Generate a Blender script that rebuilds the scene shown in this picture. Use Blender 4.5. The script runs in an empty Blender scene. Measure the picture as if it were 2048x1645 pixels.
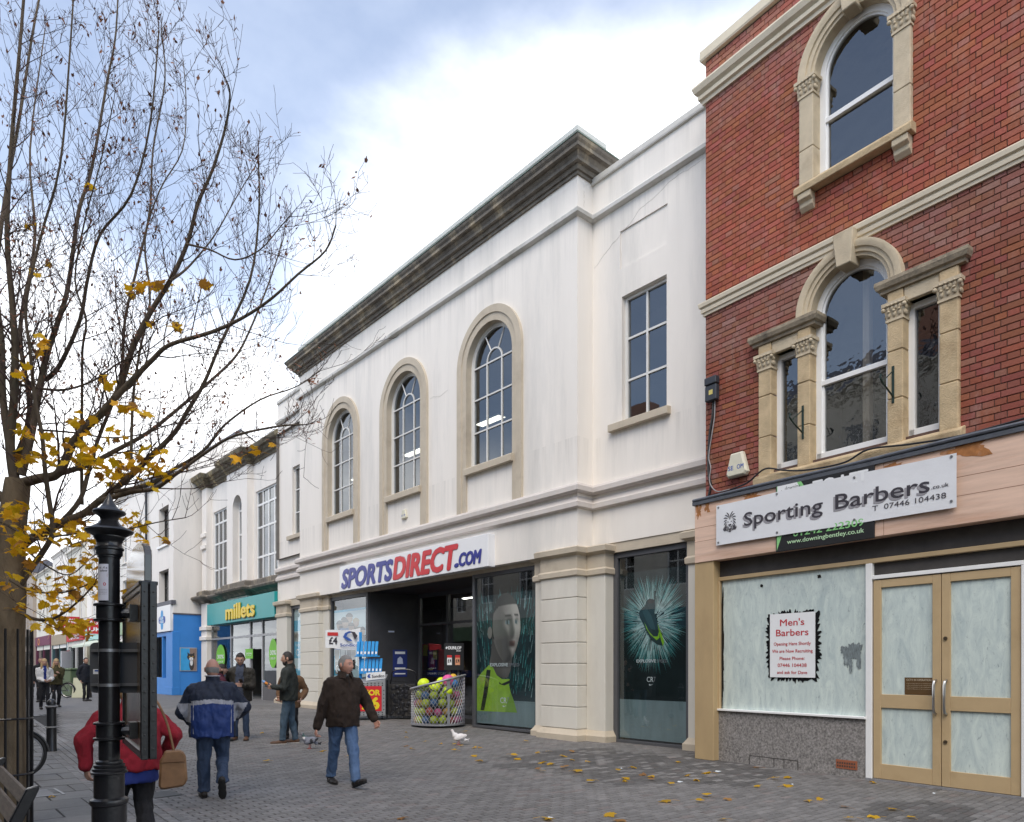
import bpy, bmesh, math, random
from mathutils import Vector, Matrix, noise as mnoise
from mathutils.geometry import tessellate_polygon
R = math.radians
random.seed(7)
scene = bpy.context.scene
col = scene.collection

# ------------------------------------------------------------------ camera
TH = math.atan(1224 / 1430.0)          # heading of the lens, clockwise from +Y (the street runs along +Y)
EYE = 1.6
cam_d = bpy.data.cameras.new('camera'); cam = bpy.data.objects.new('camera', cam_d); col.objects.link(cam)
cam.location = (0, 0, EYE); cam.rotation_euler = (R(90), 0, -TH)
cam_d.sensor_width = 36; cam_d.lens = 36 * 1430 / 2048; cam_d.shift_y = 512.5 / 2048
cam_d.clip_start = 0.05; cam_d.clip_end = 2000
scene.camera = cam

# ------------------------------------------------------------------ sky, sun, exposure
SUN_EL, SUN_AZ = R(52), R(-128)        # azimuth clockwise from +Y: high behind the camera, veiled by thin cloud
world = bpy.data.worlds.new('World'); scene.world = world; world.use_nodes = True
wn, wl = world.node_tree.nodes, world.node_tree.links
wn.clear()
def N(nodes, t, **kw):
    n = nodes.new(t)
    for k, v in kw.items():
        if k.startswith('i_'):
            key = k[2:]; n.inputs[int(key) if key.isdigit() else key].default_value = v
        else: setattr(n, k, v)
    return n
sky = N(wn, 'ShaderNodeTexSky', sky_type='NISHITA', sun_disc=False, sun_elevation=SUN_EL, sun_rotation=SUN_AZ,
        altitude=50, air_density=1.0, dust_density=0.5, ozone_density=1.5)
tc = N(wn, 'ShaderNodeTexCoord')
sep = N(wn, 'ShaderNodeSeparateXYZ'); wl.new(tc.outputs['Generated'], sep.inputs[0])
zz = N(wn, 'ShaderNodeMath', operation='ADD', i_1=0.22); wl.new(sep.outputs[2], zz.inputs[0])
zm = N(wn, 'ShaderNodeMath', operation='MAXIMUM', i_1=0.1); wl.new(zz.outputs[0], zm.inputs[0])
dx = N(wn, 'ShaderNodeMath', operation='DIVIDE'); wl.new(sep.outputs[0], dx.inputs[0]); wl.new(zm.outputs[0], dx.inputs[1])
dy = N(wn, 'ShaderNodeMath', operation='DIVIDE'); wl.new(sep.outputs[1], dy.inputs[0]); wl.new(zm.outputs[0], dy.inputs[1])
cmb = N(wn, 'ShaderNodeCombineXYZ', i_2=0.35); wl.new(dx.outputs[0], cmb.inputs[0]); wl.new(dy.outputs[0], cmb.inputs[1])
n1 = N(wn, 'ShaderNodeTexNoise', i_Scale=1.0, i_Detail=8.0, i_Roughness=0.5, i_Distortion=0.3); wl.new(cmb.outputs[0], n1.inputs['Vector'])
# the cloud bank lies over the shops and the far end of the street; overhead and behind the camera it breaks up into blue
gx = N(wn, 'ShaderNodeMath', operation='MULTIPLY_ADD', i_1=1.15, i_2=-0.82); wl.new(dx.outputs[0], gx.inputs[0])
gy = N(wn, 'ShaderNodeMath', operation='MULTIPLY_ADD', i_1=0.9, i_2=-1.38); wl.new(dy.outputs[0], gy.inputs[0])
gmx = N(wn, 'ShaderNodeMath', operation='MAXIMUM'); wl.new(gx.outputs[0], gmx.inputs[0]); wl.new(gy.outputs[0], gmx.inputs[1])
gm = N(wn, 'ShaderNodeClamp', i_Min=-0.42, i_Max=0.26); wl.new(gmx.outputs[0], gm.inputs[0])
sm = N(wn, 'ShaderNodeMath', operation='ADD'); wl.new(n1.outputs[0], sm.inputs[0]); wl.new(gm.outputs[0], sm.inputs[1])
cr = N(wn, 'ShaderNodeMapRange', interpolation_type='SMOOTHSTEP', i_1=0.32, i_2=0.62, i_3=0.17, i_4=0.97); wl.new(sm.outputs[0], cr.inputs[0])
n2 = N(wn, 'ShaderNodeTexNoise', i_Scale=2.6, i_Detail=6.0, i_Roughness=0.6); wl.new(cmb.outputs[0], n2.inputs['Vector'])
cc = N(wn, 'ShaderNodeMix', data_type='RGBA'); cc.inputs['A'].default_value = (6.0, 6.2, 6.7, 1); cc.inputs['B'].default_value = (9.6, 9.7, 9.8, 1)
cq = N(wn, 'ShaderNodeMapRange', i_1=0.34, i_2=0.56); wl.new(n2.outputs[0], cq.inputs[0]); wl.new(cq.outputs[0], cc.inputs['Factor'])
mx = N(wn, 'ShaderNodeMix', data_type='RGBA'); wl.new(cr.outputs[0], mx.inputs['Factor']); wl.new(sky.outputs[0], mx.inputs['A']); wl.new(cc.outputs['Result'], mx.inputs['B'])
bg = N(wn, 'ShaderNodeBackground', i_Strength=0.15); wl.new(mx.outputs['Result'], bg.inputs[0])
wo = N(wn, 'ShaderNodeOutputWorld'); wl.new(bg.outputs[0], wo.inputs[0])
sun_d = bpy.data.lights.new('sun', 'SUN'); sun = bpy.data.objects.new('sun', sun_d); col.objects.link(sun)
sun_d.energy = 1.5; sun_d.angle = R(38); sun_d.color = (1.0, 0.90, 0.75)
sd = Vector((math.sin(SUN_AZ) * math.cos(SUN_EL), math.cos(SUN_AZ) * math.cos(SUN_EL), math.sin(SUN_EL)))
sun.rotation_euler = sd.to_track_quat('Z', 'Y').to_euler(); sun.location = sd * 60
vs = scene.view_settings
vs.view_transform = 'Standard'; vs.look = 'None'; vs.exposure = 0.76; vs.gamma = 1; vs.use_curve_mapping = False
scene.render.engine = 'CYCLES'
scene.cycles.max_bounces = 6; scene.cycles.diffuse_bounces = 3; scene.cycles.glossy_bounces = 3
scene.cycles.transparent_max_bounces = 12; scene.cycles.caustics_reflective = False; scene.cycles.caustics_refractive = False

# ------------------------------------------------------------------ small helpers
def G(y):                              # the street climbs gently away from the camera
    return min(0.2, max(0.0, 0.0107 * (y - 10.9)))
_s, _c = math.sin(TH), math.cos(TH)
def at(px, py, d):                     # a sight line measured in the photograph, followed for d metres
    t = (px - 1024) / 1430.0
    return Vector(((_s + t * _c) * d, (_c - t * _s) * d, EYE + (1335 - py) / 1430.0 * d))

MATS = {}
def mat(name, base, rough=0.75, var=0.12, scale=4.0, bump=0.0, bscale=60.0, metal=0.0, spec=0.4, dark=None, stretch=None, emit=None, dfac=0.5, use_attr=None, coat=0.0):
    """procedural material: base colour broken up by two noises, optional second tone (dirt, grain), fine bump"""
    if name in MATS: return MATS[name]
    m = bpy.data.materials.new(name); m.use_nodes = True
    n, l = m.node_tree.nodes, m.node_tree.links
    b = n['Principled BSDF']; b.inputs['Roughness'].default_value = rough; b.inputs['Metallic'].default_value = metal
    b.inputs['Specular IOR Level'].default_value = spec
    if coat: b.inputs['Coat Weight'].default_value = coat; b.inputs['Coat Roughness'].default_value = 0.08
    tcn = N(n, 'ShaderNodeTexCoord'); src = tcn.outputs['Object']
    if stretch:
        mp = N(n, 'ShaderNodeMapping'); mp.inputs['Scale'].default_value = stretch; l.new(src, mp.inputs[0]); src = mp.outputs[0]
    nz = N(n, 'ShaderNodeTexNoise', i_Scale=scale, i_Detail=6.0, i_Roughness=0.6); l.new(src, nz.inputs['Vector'])
    mr = N(n, 'ShaderNodeMapRange', i_1=0.25, i_2=0.75, i_3=1 - var, i_4=1 + var); l.new(nz.outputs[0], mr.inputs[0])
    if use_attr == 'obj':
        oi = N(n, 'ShaderNodeObjectInfo'); cs = oi.outputs['Color']
    elif use_attr:
        an = N(n, 'ShaderNodeAttribute', attribute_name=use_attr); cs = an.outputs['Color']
    else:
        rg = N(n, 'ShaderNodeRGB'); rg.outputs[0].default_value = (*base, 1); cs = rg.outputs[0]
    if dark:
        nd = N(n, 'ShaderNodeTexNoise', i_Scale=scale * 0.37, i_Detail=8.0, i_Roughness=0.68); l.new(src, nd.inputs['Vector'])
        dr = N(n, 'ShaderNodeMapRange', i_1=0.52, i_2=0.70, i_3=0.0, i_4=dfac); l.new(nd.outputs[0], dr.inputs[0])
        md = N(n, 'ShaderNodeMix', data_type='RGBA'); l.new(dr.outputs[0], md.inputs['Factor']); l.new(cs, md.inputs['A']); md.inputs['B'].default_value = (*dark, 1)
        cs = md.outputs['Result']
    vm = N(n, 'ShaderNodeVectorMath', operation='SCALE'); l.new(cs, vm.inputs[0]); l.new(mr.outputs[0], vm.inputs['Scale'])
    l.new(vm.outputs[0], b.inputs['Base Color'])
    if bump:
        nb = N(n, 'ShaderNodeTexNoise', i_Scale=bscale, i_Detail=4.0, i_Roughness=0.65); l.new(src, nb.inputs['Vector'])
        bp = N(n, 'ShaderNodeBump', i_Strength=bump, i_Distance=0.02); l.new(nb.outputs[0], bp.inputs['Height']); l.new(bp.outputs[0], b.inputs['Normal'])
    if emit:
        b.inputs['Emission Color'].default_value = (*emit[0], 1); b.inputs['Emission Strength'].default_value = emit[1]
    MATS[name] = m
    return m

def glass(name, tint=(0.85, 0.9, 0.92), refl=0.12, wav=0.0, wscale=3.0):
    if name in MATS: return MATS[name]
    m = bpy.data.materials.new(name); m.use_nodes = True
    n, l = m.node_tree.nodes, m.node_tree.links; n.clear()
    o = N(n, 'ShaderNodeOutputMaterial'); t = N(n, 'ShaderNodeBsdfTransparent'); t.inputs[0].default_value = (*tint, 1)
    g = N(n, 'ShaderNodeBsdfGlossy', i_Roughness=0.015); g.inputs[0].default_value = (0.92, 0.95, 0.98, 1)
    lw = N(n, 'ShaderNodeLayerWeight', i_Blend=0.5); pw = N(n, 'ShaderNodeMath', operation='POWER', i_1=5.0); l.new(lw.outputs['Facing'], pw.inputs[0])
    ad = N(n, 'ShaderNodeMath', operation='ADD', i_1=refl + 0.04, use_clamp=True); l.new(pw.outputs[0], ad.inputs[0])
    mxs = N(n, 'ShaderNodeMixShader'); l.new(ad.outputs[0], mxs.inputs[0]); l.new(t.outputs[0], mxs.inputs[1]); l.new(g.outputs[0], mxs.inputs[2]); l.new(mxs.outputs[0], o.inputs[0])
    if wav:
        tcn = N(n, 'ShaderNodeTexCoord'); nb = N(n, 'ShaderNodeTexNoise', i_Scale=wscale, i_Detail=2.0); l.new(tcn.outputs['Object'], nb.inputs['Vector'])
        bp = N(n, 'ShaderNodeBump', i_Strength=wav, i_Distance=0.05); l.new(nb.outputs[0], bp.inputs['Height'])
        l.new(bp.outputs[0], g.inputs['Normal'])
    MATS[name] = m
    return m

class MB:
    """collects faces; build() links them as one mesh object"""
    def __init__(s): s.v = []; s.f = []; s.m = []; s.c = None
    def add(s, vs, fs, mi=0):
        k = len(s.v); s.v.extend([tuple(p) for p in vs]); s.f.extend([tuple(i + k for i in f) for f in fs]); s.m.extend([mi] * len(fs)); return s
    def box(s, x0, x1, y0, y1, z0, z1, mi=0):
        return s.add([(x0,y0,z0),(x1,y0,z0),(x1,y1,z0),(x0,y1,z0),(x0,y0,z1),(x1,y0,z1),(x1,y1,z1),(x0,y1,z1)],
                     [(0,3,2,1),(4,5,6,7),(0,1,5,4),(1,2,6,5),(2,3,7,6),(3,0,4,7)], mi)
    def quad(s, a, b, c, d, mi=0): return s.add([a, b, c, d], [(0,1,2,3)], mi)
    def poly(s, pts, mi=0): return s.add(pts, [tuple(range(len(pts)))], mi)
    def tube(s, pts, rad, n=8, mi=0, cap=True):
        pts = [Vector(p) for p in pts]; K = len(pts)
        if not hasattr(rad, '__len__'): rad = [rad] * K
        up = Vector((0, 0, 1)); T = []
        for i in range(K):
            t = (pts[min(i+1, K-1)] - pts[max(i-1, 0)])
            T.append(t.normalized() if t.length > 1e-9 else Vector((0,0,1)))
        a = T[0].cross(up)
        if a.length < 1e-3: a = T[0].cross(Vector((1, 0, 0)))
        a.normalize(); vs = []
        for i in range(K):
            a = (a - T[i] * a.dot(T[i]))
            if a.length < 1e-6: a = T[i].orthogonal()
            a.normalize(); b = T[i].cross(a)
            for j in range(n):
                w = 2 * math.pi * j / n
                vs.append(pts[i] + (a * math.cos(w) + b * math.sin(w)) * rad[i])
        fs = [(i*n+j, i*n+(j+1) % n, (i+1)*n+(j+1) % n, (i+1)*n+j) for i in range(K-1) for j in range(n)]
        if cap: fs += [tuple(range(n-1, -1, -1)), tuple((K-1)*n+j for j in range(n))]
        return s.add(vs, fs, mi)
    def lathe(s, prof, c=(0, 0, 0), n=24, mi=0):
        vs = []
        for r, z in prof:
            for j in range(n):
                w = 2 * math.pi * j / n; vs.append((c[0] + r * math.cos(w), c[1] + r * math.sin(w), c[2] + z))
        K = len(prof)
        fs = [(i*n+j, i*n+(j+1) % n, (i+1)*n+(j+1) % n, (i+1)*n+j) for i in range(K-1) for j in range(n)]
        fs += [tuple(range(n-1, -1, -1)), tuple((K-1)*n+j for j in range(n))]
        return s.add(vs, fs, mi)
    def ball(s, c, r, n=12, m=8, mi=0, rot=None):
        if not hasattr(r, '__len__'): r = (r, r, r)
        c = Vector(c); vs = []
        def P(x, y, z):
            p = Vector((x*r[0], y*r[1], z*r[2]))
            return c + (rot @ p if rot else p)
        vs.append(P(0, 0, -1))
        for i in range(1, m):
            a = math.pi * i / m - math.pi / 2
            for j in range(n):
                w = 2 * math.pi * j / n; vs.append(P(math.cos(a)*math.cos(w), math.cos(a)*math.sin(w), math.sin(a)))
        vs.append(P(0, 0, 1)); L = len(vs) - 1
        fs = [(0, 1+(j+1) % n, 1+j) for j in range(n)]
        for i in range(m-2):
            for j in range(n): fs.append((1+i*n+j, 1+i*n+(j+1) % n, 1+(i+1)*n+(j+1) % n, 1+(i+1)*n+j))
        b = 1+(m-2)*n; fs += [(b+j, b+(j+1) % n, L) for j in range(n)]
        return s.add(vs, fs, mi)
    def cap(s, p, q, r1, r2, n=10, mi=0):      # tapered capsule
        p, q = Vector(p), Vector(q); t = (q - p)
        if t.length < 1e-6: return s.ball(p, max(r1, r2), n, 6, mi)
        t.normalize()
        pts = [p - t*r1, p - t*r1*.7, p, p.lerp(q, .33), p.lerp(q, .66), q, q + t*r2*.7, q + t*r2]
        rr = [r1*.05, r1*.71, r1, r1+(r2-r1)*.33, r1+(r2-r1)*.66, r2, r2*.71, r2*.05]
        return s.tube(pts, rr, n, mi)
    def extrude(s, poly, axis, a, b, mi=0):
        """poly of 2-D points pushed along an axis: 'x' (points are y,z), 'y' (x,z), 'z' (x,y)"""
        def P(p, t): return (t, p[0], p[1]) if axis == 'x' else (p[0], t, p[1]) if axis == 'y' else (p[0], p[1], t)
        K = len(poly); vs = [P(p, a) for p in poly] + [P(p, b) for p in poly]
        fs = [(i, (i+1) % K, K+(i+1) % K, K+i) for i in range(K)]
        tri = tessellate_polygon([[Vector((p[0], p[1], 0)) for p in poly]])
        fs += [tuple(t) for t in tri] + [tuple(K+i for i in reversed(t)) for t in tri]
        return s.add(vs, fs, mi)
    def sheet(s, d, outer, holes=(), rev=0.0, mi=0, rmi=None):
        """upright sheet in the plane x = d with holes, jambs pushed back by rev"""
        loops = [outer] + list(holes); flat = [p for L in loops for p in L]
        tri = tessellate_polygon([[Vector((p[0], p[1], 0)) for p in L] for L in loops])
        s.add([(d, p[0], p[1]) for p in flat], [tuple(t) for t in tri], mi)
        if rev:
            for L in holes:
                K = len(L)
                s.add([(d, p[0], p[1]) for p in L] + [(d+rev, p[0], p[1]) for p in L], [(i, (i+1) % K, K+(i+1) % K, K+i) for i in range(K)], mi if rmi is None else rmi)
        return s
    def mould(s, path, prof, mi=0, side=1, close_ends=True):
        """profile [(out, z)] carried along a plan path [(x, y)] with mitred corners; out is to the left (side=1) of the walk"""
        K = len(path); P = [Vector((p[0], p[1])) for p in path]; offs = []
        for i in range(K):
            ns = []
            if i > 0: t = (P[i]-P[i-1]).normalized(); ns.append(Vector((-t.y, t.x)) * side)
            if i < K-1: t = (P[i+1]-P[i]).normalized(); ns.append(Vector((-t.y, t.x)) * side)
            if len(ns) == 2:
                m = (ns[0]+ns[1]); m = m / max(0.25, m.dot(ns[0]))
            else: m = ns[0]
            offs.append(m)
        L = len(prof); vs = []
        for i in range(K):
            for o, z in prof: q = P[i] + offs[i]*o; vs.append((q.x, q.y, z))
        fs = [(i*L+j, i*L+j+1, (i+1)*L+j+1, (i+1)*L+j) for i in range(K-1) for j in range(L-1)]
        if close_ends: fs += [tuple(range(L)), tuple((K-1)*L+j for j in range(L-1, -1, -1))]
        return s.add(vs, fs, mi)
    def sweep_arch(s, d, cu, cz, zb, prof, n=20, mi=0):
        """profile [(radius, projection)] carried up one leg (from zb), round a half circle (centre cu, cz) and down the other"""
        path = []
        if zb is not None: path.append((1, 0, zb - cz))
        for i in range(n+1):
            a = math.pi * i / n; path.append((math.cos(a), math.sin(a), 0))
        if zb is not None: path.append((-1, 0, zb - cz))
        L = len(prof); vs = []
        for ax, az, dz in path:
            for r, p in prof: vs.append((d - p, cu + ax*r, cz + az*r + dz))
        K = len(path)
        s.add(vs, [(i*L+j, i*L+j+1, (i+1)*L+j+1, (i+1)*L+j) for i in range(K-1) for j in range(L-1)], mi)
        s.add([vs[j] for j in range(L)], [tuple(range(L))], mi); s.add([vs[(K-1)*L+j] for j in range(L)], [tuple(range(L-1, -1, -1))], mi)
        return s
    def build(s, name, mats, parent=None, off=None, smooth=False, bevel=0.0, link=True):
        me = bpy.data.meshes.new(name)
        vs = s.v if off is None else [(p[0]-off[0], p[1]-off[1], p[2]-off[2]) for p in s.v]
        me.from_pydata([tuple(p) for p in vs], [], s.f)
        if not isinstance(mats, (list, tuple)): mats = [mats]
        for m in mats: me.materials.append(m)
        if len(mats) > 1: me.polygons.foreach_set('material_index', s.m)
        if smooth: me.polygons.foreach_set('use_smooth', [True] * len(me.polygons))
        bm = bmesh.new(); bm.from_mesh(me)
        bmesh.ops.recalc_face_normals(bm, faces=bm.faces)
        if bevel:
            es = [e for e in bm.edges if len(e.link_faces) == 2 and e.calc_face_angle(0) > 0.6]
            bmesh.ops.bevel(bm, geom=es, offset=bevel, segments=1, profile=0.5, affect='EDGES', clamp_overlap=True)
        bm.to_mesh(me); bm.free()
        if name == 'pane' and len(me.polygons) == 1 and me.polygons[0].normal.x > 0: me.flip_normals()
        if smooth: me.set_sharp_from_angle(angle=R(40))
        o = bpy.data.objects.new(name, me)
        if link: col.objects.link(o)
        if parent: o.parent = parent
        return o

class Thing:
    """an Empty at the base that parents the parts; parts are written in street coordinates (or local ones when local=True)"""
    def __init__(s, name, label, cat, loc=(0, 0, 0), rz=0.0, group=None, off=None):
        s.o = bpy.data.objects.new(name, None); s.o.empty_display_size = 0.2; col.objects.link(s.o)
        s.o.location = loc; s.o.rotation_euler = (0, 0, rz); s.off = off
        tag(s.o, label, cat, group)
    def part(s, name, mb, mats, parent=None, smooth=False, bevel=0.0, label=None, kind=None):
        o = mb.build(name, mats, parent or s.o, s.off, smooth, bevel)
        if label: o['label'] = label
        if kind: o['kind'] = kind
        return o
def tag(o, label=None, cat=None, group=None, kind=None):
    if label: o['label'] = label
    if cat: o['category'] = cat
    if group: o['group'] = group
    if kind: o['kind'] = kind
    return o
def single(name, mb, mats, label, cat, loc=(0, 0, 0), rz=0.0, group=None, smooth=False, bevel=0.0):
    o = mb.build(name, mats, None, None, smooth, bevel); o.location = loc; o.rotation_euler = (0, 0, rz)
    return tag(o, label, cat, group)

_txt = {}
def text2d(s, bold=0.0, shear=0.0, space=1.0):
    """lettering as flat triangles: returns points (x to the right, y up, cap height about 0.7), faces, width"""
    k = (s, bold, shear, space)
    if k in _txt: return _txt[k]
    cu = bpy.data.curves.new('t', 'FONT'); cu.body = s; cu.offset = bold; cu.shear = shear; cu.space_character = space; cu.resolution_u = 3
    o = bpy.data.objects.new('t', cu); col.objects.link(o)
    dg = bpy.context.evaluated_depsgraph_get(); dg.update()
    me = o.evaluated_get(dg).to_mesh()
    vs = [(v.co.x, v.co.y) for v in me.vertices]; fs = [tuple(p.vertices) for p in me.polygons]
    o.evaluated_get(dg).to_mesh_clear()
    bpy.data.objects.remove(o); bpy.data.curves.remove(cu)
    x0 = min(v[0] for v in vs); x1 = max(v[0] for v in vs)
    _txt[k] = ([(v[0]-x0, v[1]) for v in vs], fs, x1-x0)
    return _txt[k]
def letter(mb, s, d, u, z, h, w=None, bold=0.0, shear=0.0, mi=0, center=False, space=1.0, depth=0.0, mp=None):
    """write s on the street side of a wall: left end at u (u falls to the right), baseline z, cap height h, optional fitted width w;
    weight comes from slightly shifted copies of the strokes"""
    vs, fs, W = text2d(s, 0.0, shear, space)
    ky = h / 0.7; kx = ky if w is None else (w - 2*bold*ky) / W
    if center: u = u + W * kx / 2
    if mp is None: mp = lambda x, y: (d, u - x, z + y)
    b = bold * ky; sh = [(0, 0)]
    if bold: sh += [(b, 0), (-b, 0), (0, b*.8), (0, -b*.8), (b*.7, b*.6), (-b*.7, -b*.6), (b*.7, -b*.6), (-b*.7, b*.6)]
    for i, (ox, oy) in enumerate(sh):
        pts = [mp(x*kx + b + ox, y*ky + oy) for x, y in vs]
        if i: pts = [(p[0] + .00025*i, p[1] + .00025*i, p[2]) for p in pts]
        mb.add(pts, fs, mi)
        if depth:                               # thin raised letters: side walls round the outline
            ed = {}
            for f in fs:
                for a_, b_ in zip(f, f[1:] + f[:1]): ed[(min(a_, b_), max(a_, b_))] = ed.get((min(a_, b_), max(a_, b_)), 0) + 1
            for (a_, b_), c in ed.items():
                if c == 1:
                    A, B = pts[a_], pts[b_]; mb.quad(A, B, (B[0]+depth, B[1], B[2]), (A[0]+depth, A[1], A[2]), mi)
    return W * kx
def arch_poly(cu, hw, zb, zs, n=16):
    return [(cu+hw, zb)] + [(cu + hw*math.cos(math.pi*i/n), zs + hw*math.sin(math.pi*i/n)) for i in range(n+1)] + [(cu-hw, zb)]
def rect(u0, u1, z0, z1): return [(u0, z0), (u1, z0), (u1, z1), (u0, z1)]
def frame_rect(mb, d0, d1, u0, u1, z0, z1, w, mi=0, wb=None):
    wb = w if wb is None else wb
    mb.box(d0, d1, u0, u0+w, z0, z1, mi); mb.box(d0, d1, u1-w, u1, z0, z1, mi)
    mb.box(d0+.001, d1-.001, u0+w, u1-w, z0, z0+wb, mi); mb.box(d0+.001, d1-.001, u0+w, u1-w, z1-w, z1, mi)

# shared materials
render_white = mat('render_white', (0.82, 0.775, 0.72), 0.85, 0.045, 1.6, 0.14, 160, dark=(0.56, 0.545, 0.51), dfac=0.6, stretch=(1, 1, 0.16))
def streaked(name, base):
    m = mat(name, base, 0.85, 0.045, 1.6, 0.14, 160, dark=(0.56, 0.545, 0.51), dfac=0.6, stretch=(1, 1, 0.16))
    n, l = m.node_tree.nodes, m.node_tree.links; b = n['Principled BSDF']; vm = [k for k in n if k.type == 'VECT_MATH'][0]
    g = N(n, 'ShaderNodeNewGeometry'); mp = N(n, 'ShaderNodeMapping'); mp.inputs['Scale'].default_value = (1.3, 3.2, .11); l.new(g.outputs['Position'], mp.inputs[0])
    nz = N(n, 'ShaderNodeTexNoise', i_Scale=1.6, i_Detail=8.0, i_Roughness=.7); l.new(mp.outputs[0], nz.inputs['Vector'])
    sp = N(n, 'ShaderNodeSeparateXYZ'); l.new(g.outputs['Position'], sp.inputs[0])
    # run-off marks: long drips from the string course, the sills and the bands
    tot = None
    for z0, z1 in ((11.4, 12.3), (10.2, 11.36), (5.6, 6.6)):
        r = N(n, 'ShaderNodeMapRange', i_1=z0, i_2=z1, i_3=0.0, i_4=1.0); l.new(sp.outputs[2], r.inputs[0])
        gt = N(n, 'ShaderNodeMath', operation='LESS_THAN', i_1=z1); l.new(sp.outputs[2], gt.inputs[0])
        mu = N(n, 'ShaderNodeMath', operation='MULTIPLY'); l.new(r.outputs[0], mu.inputs[0]); l.new(gt.outputs[0], mu.inputs[1])
        if tot is None: tot = mu
        else:
            ad = N(n, 'ShaderNodeMath', operation='MAXIMUM'); l.new(tot.outputs[0], ad.inputs[0]); l.new(mu.outputs[0], ad.inputs[1]); tot = ad
    th = N(n, 'ShaderNodeMapRange', i_1=.47, i_2=.74, i_3=0, i_4=.40); l.new(nz.outputs[0], th.inputs[0])
    f = N(n, 'ShaderNodeMath', operation='MULTIPLY'); l.new(th.outputs[0], f.inputs[0]); l.new(tot.outputs[0], f.inputs[1])
    mx_ = N(n, 'ShaderNodeMix', data_type='RGBA'); l.new(f.outputs[0], mx_.inputs['Factor']); l.new(vm.outputs[0], mx_.inputs['A']); mx_.inputs['B'].default_value = (.30, .285, .255, 1)
    l.new(mx_.outputs['Result'], b.inputs['Base Color'])
    return m
store_render = streaked('store_render', (0.83, 0.78, 0.715))
render_cream = mat('render_cream', (0.66, 0.63, 0.56), 0.85, 0.05, 1.5, 0.12, 140, dark=(0.50, 0.46, 0.40), dfac=0.5, stretch=(1, 1, 0.35))
bath = mat('bath_stone', (0.56, 0.47, 0.335), 0.85, 0.14, 4.5, 0.4, 70, dark=(0.33, 0.25, 0.16), dfac=0.6)
bath_old = mat('bath_stone_weathered', (0.52, 0.40, 0.245), 0.9, 0.2, 5.0, 0.6, 45, dark=(0.26, 0.17, 0.085), dfac=0.6)
trim_cream = mat('painted_trim', (0.68, 0.60, 0.46), 0.7, 0.06, 3, 0.1, 80, dark=(0.46, 0.38, 0.26), dfac=0.4)
stone_buff = mat('cast_stone_buff', (0.53, 0.46, 0.36), 0.85, 0.08, 3, 0.15, 120, dark=(0.34, 0.28, 0.21), dfac=0.5)
stone_dirty = mat('stone_sooty', (0.17, 0.15, 0.125), 0.9, 0.35, 5.0, 0.5, 40, dark=(0.46, 0.38, 0.26), dfac=0.95, stretch=(1, .9, 0.25))
stone_lichen = mat('stone_lichen', (0.30, 0.25, 0.18), 0.9, 0.3, 6.0, 0.6, 35, dark=(0.085, 0.075, 0.06), dfac=0.85)
frame_white = mat('paint_white', (0.80, 0.80, 0.79), 0.45, 0.03, 6, 0.03, 90)
frame_cream = mat('paint_offwhite', (0.70, 0.69, 0.66), 0.5, 0.03, 6, 0.03, 90)
frame_grey = mat('powder_coat_grey', (0.085, 0.087, 0.095), 0.5, 0.06, 8)
black_iron = mat('black_gloss_iron', (0.013, 0.013, 0.015), 0.28, 0.15, 9, 0.12, 40, spec=0.55)
dark_room = mat('dark_interior', (0.045, 0.042, 0.04), 0.9, 0.25, 1.5)
mid_room = mat('shop_interior', (0.16, 0.15, 0.14), 0.9, 0.2, 1.5)
lead = mat('lead_sheet', (0.12, 0.13, 0.15), 0.55, 0.2, 8, 0.2, 60, metal=0.3)
win_glass = glass('window_glass', (0.55, 0.6, 0.64), 0.10, 0.02, 1.5)
old_glass = glass('old_sash_glass', (0.5, 0.5, 0.5), 0.10, 0.06, 5.0)
shop_glass = glass('shop_glass', (0.80, 0.86, 0.87), 0.08)
# ------------------------------------------------------------------ ground and paving
def yx(px, X): t = (px - 1024) / 1430.0; return X * (_c - t*_s) / (_s + t*_c)
def zx(px, py, X): t = (px - 1024) / 1430.0; return EYE + (1335 - py) / 1430.0 * X / (_s + t*_c)
def gnd(px, py):
    z = 0.0
    for _ in range(4):
        d = (EYE - z) * 1430 / (py - 1335); p = at(px, py, d); z = G(p.y)
    return Vector((p.x, p.y, z))
def paving_mat(name, attr):
    m = mat(name, (0.15, 0.145, 0.145), 0.72, 0.13, 22, 0.35, 220, use_attr=attr, dark=(0.055, 0.05, 0.047), dfac=0.55)
    n, l = m.node_tree.nodes, m.node_tree.links; b = n['Principled BSDF']; vm = [k for k in n if k.type == 'VECT_MATH'][0]
    g = N(n, 'ShaderNodeNewGeometry'); vo = N(n, 'ShaderNodeTexVoronoi', i_Scale=2.6, i_Randomness=1.0); l.new(g.outputs['Position'], vo.inputs['Vector'])
    r = N(n, 'ShaderNodeMapRange', i_1=.035, i_2=.055, i_3=.6, i_4=0.0); l.new(vo.outputs['Distance'], r.inputs[0])       # trodden gum
    x = N(n, 'ShaderNodeMix', data_type='RGBA'); l.new(r.outputs[0], x.inputs['Factor']); l.new(vm.outputs[0], x.inputs['A']); x.inputs['B'].default_value = (.075, .07, .068, 1); l.new(x.outputs['Result'], b.inputs['Base Color'])
    wet = N(n, 'ShaderNodeTexNoise', i_Scale=.7, i_Detail=5.0); l.new(g.outputs['Position'], wet.inputs['Vector']); wr = N(n, 'ShaderNodeMapRange', i_1=.4, i_2=.65, i_3=.82, i_4=.5); l.new(wet.outputs[0], wr.inputs[0]); l.new(wr.outputs[0], b.inputs['Roughness'])
    return m
m = mat('paving_distance', (0.155, 0.15, 0.148), 0.7, 0.1, 3, 0.1, 80)
n, l = m.node_tree.nodes, m.node_tree.links
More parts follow.
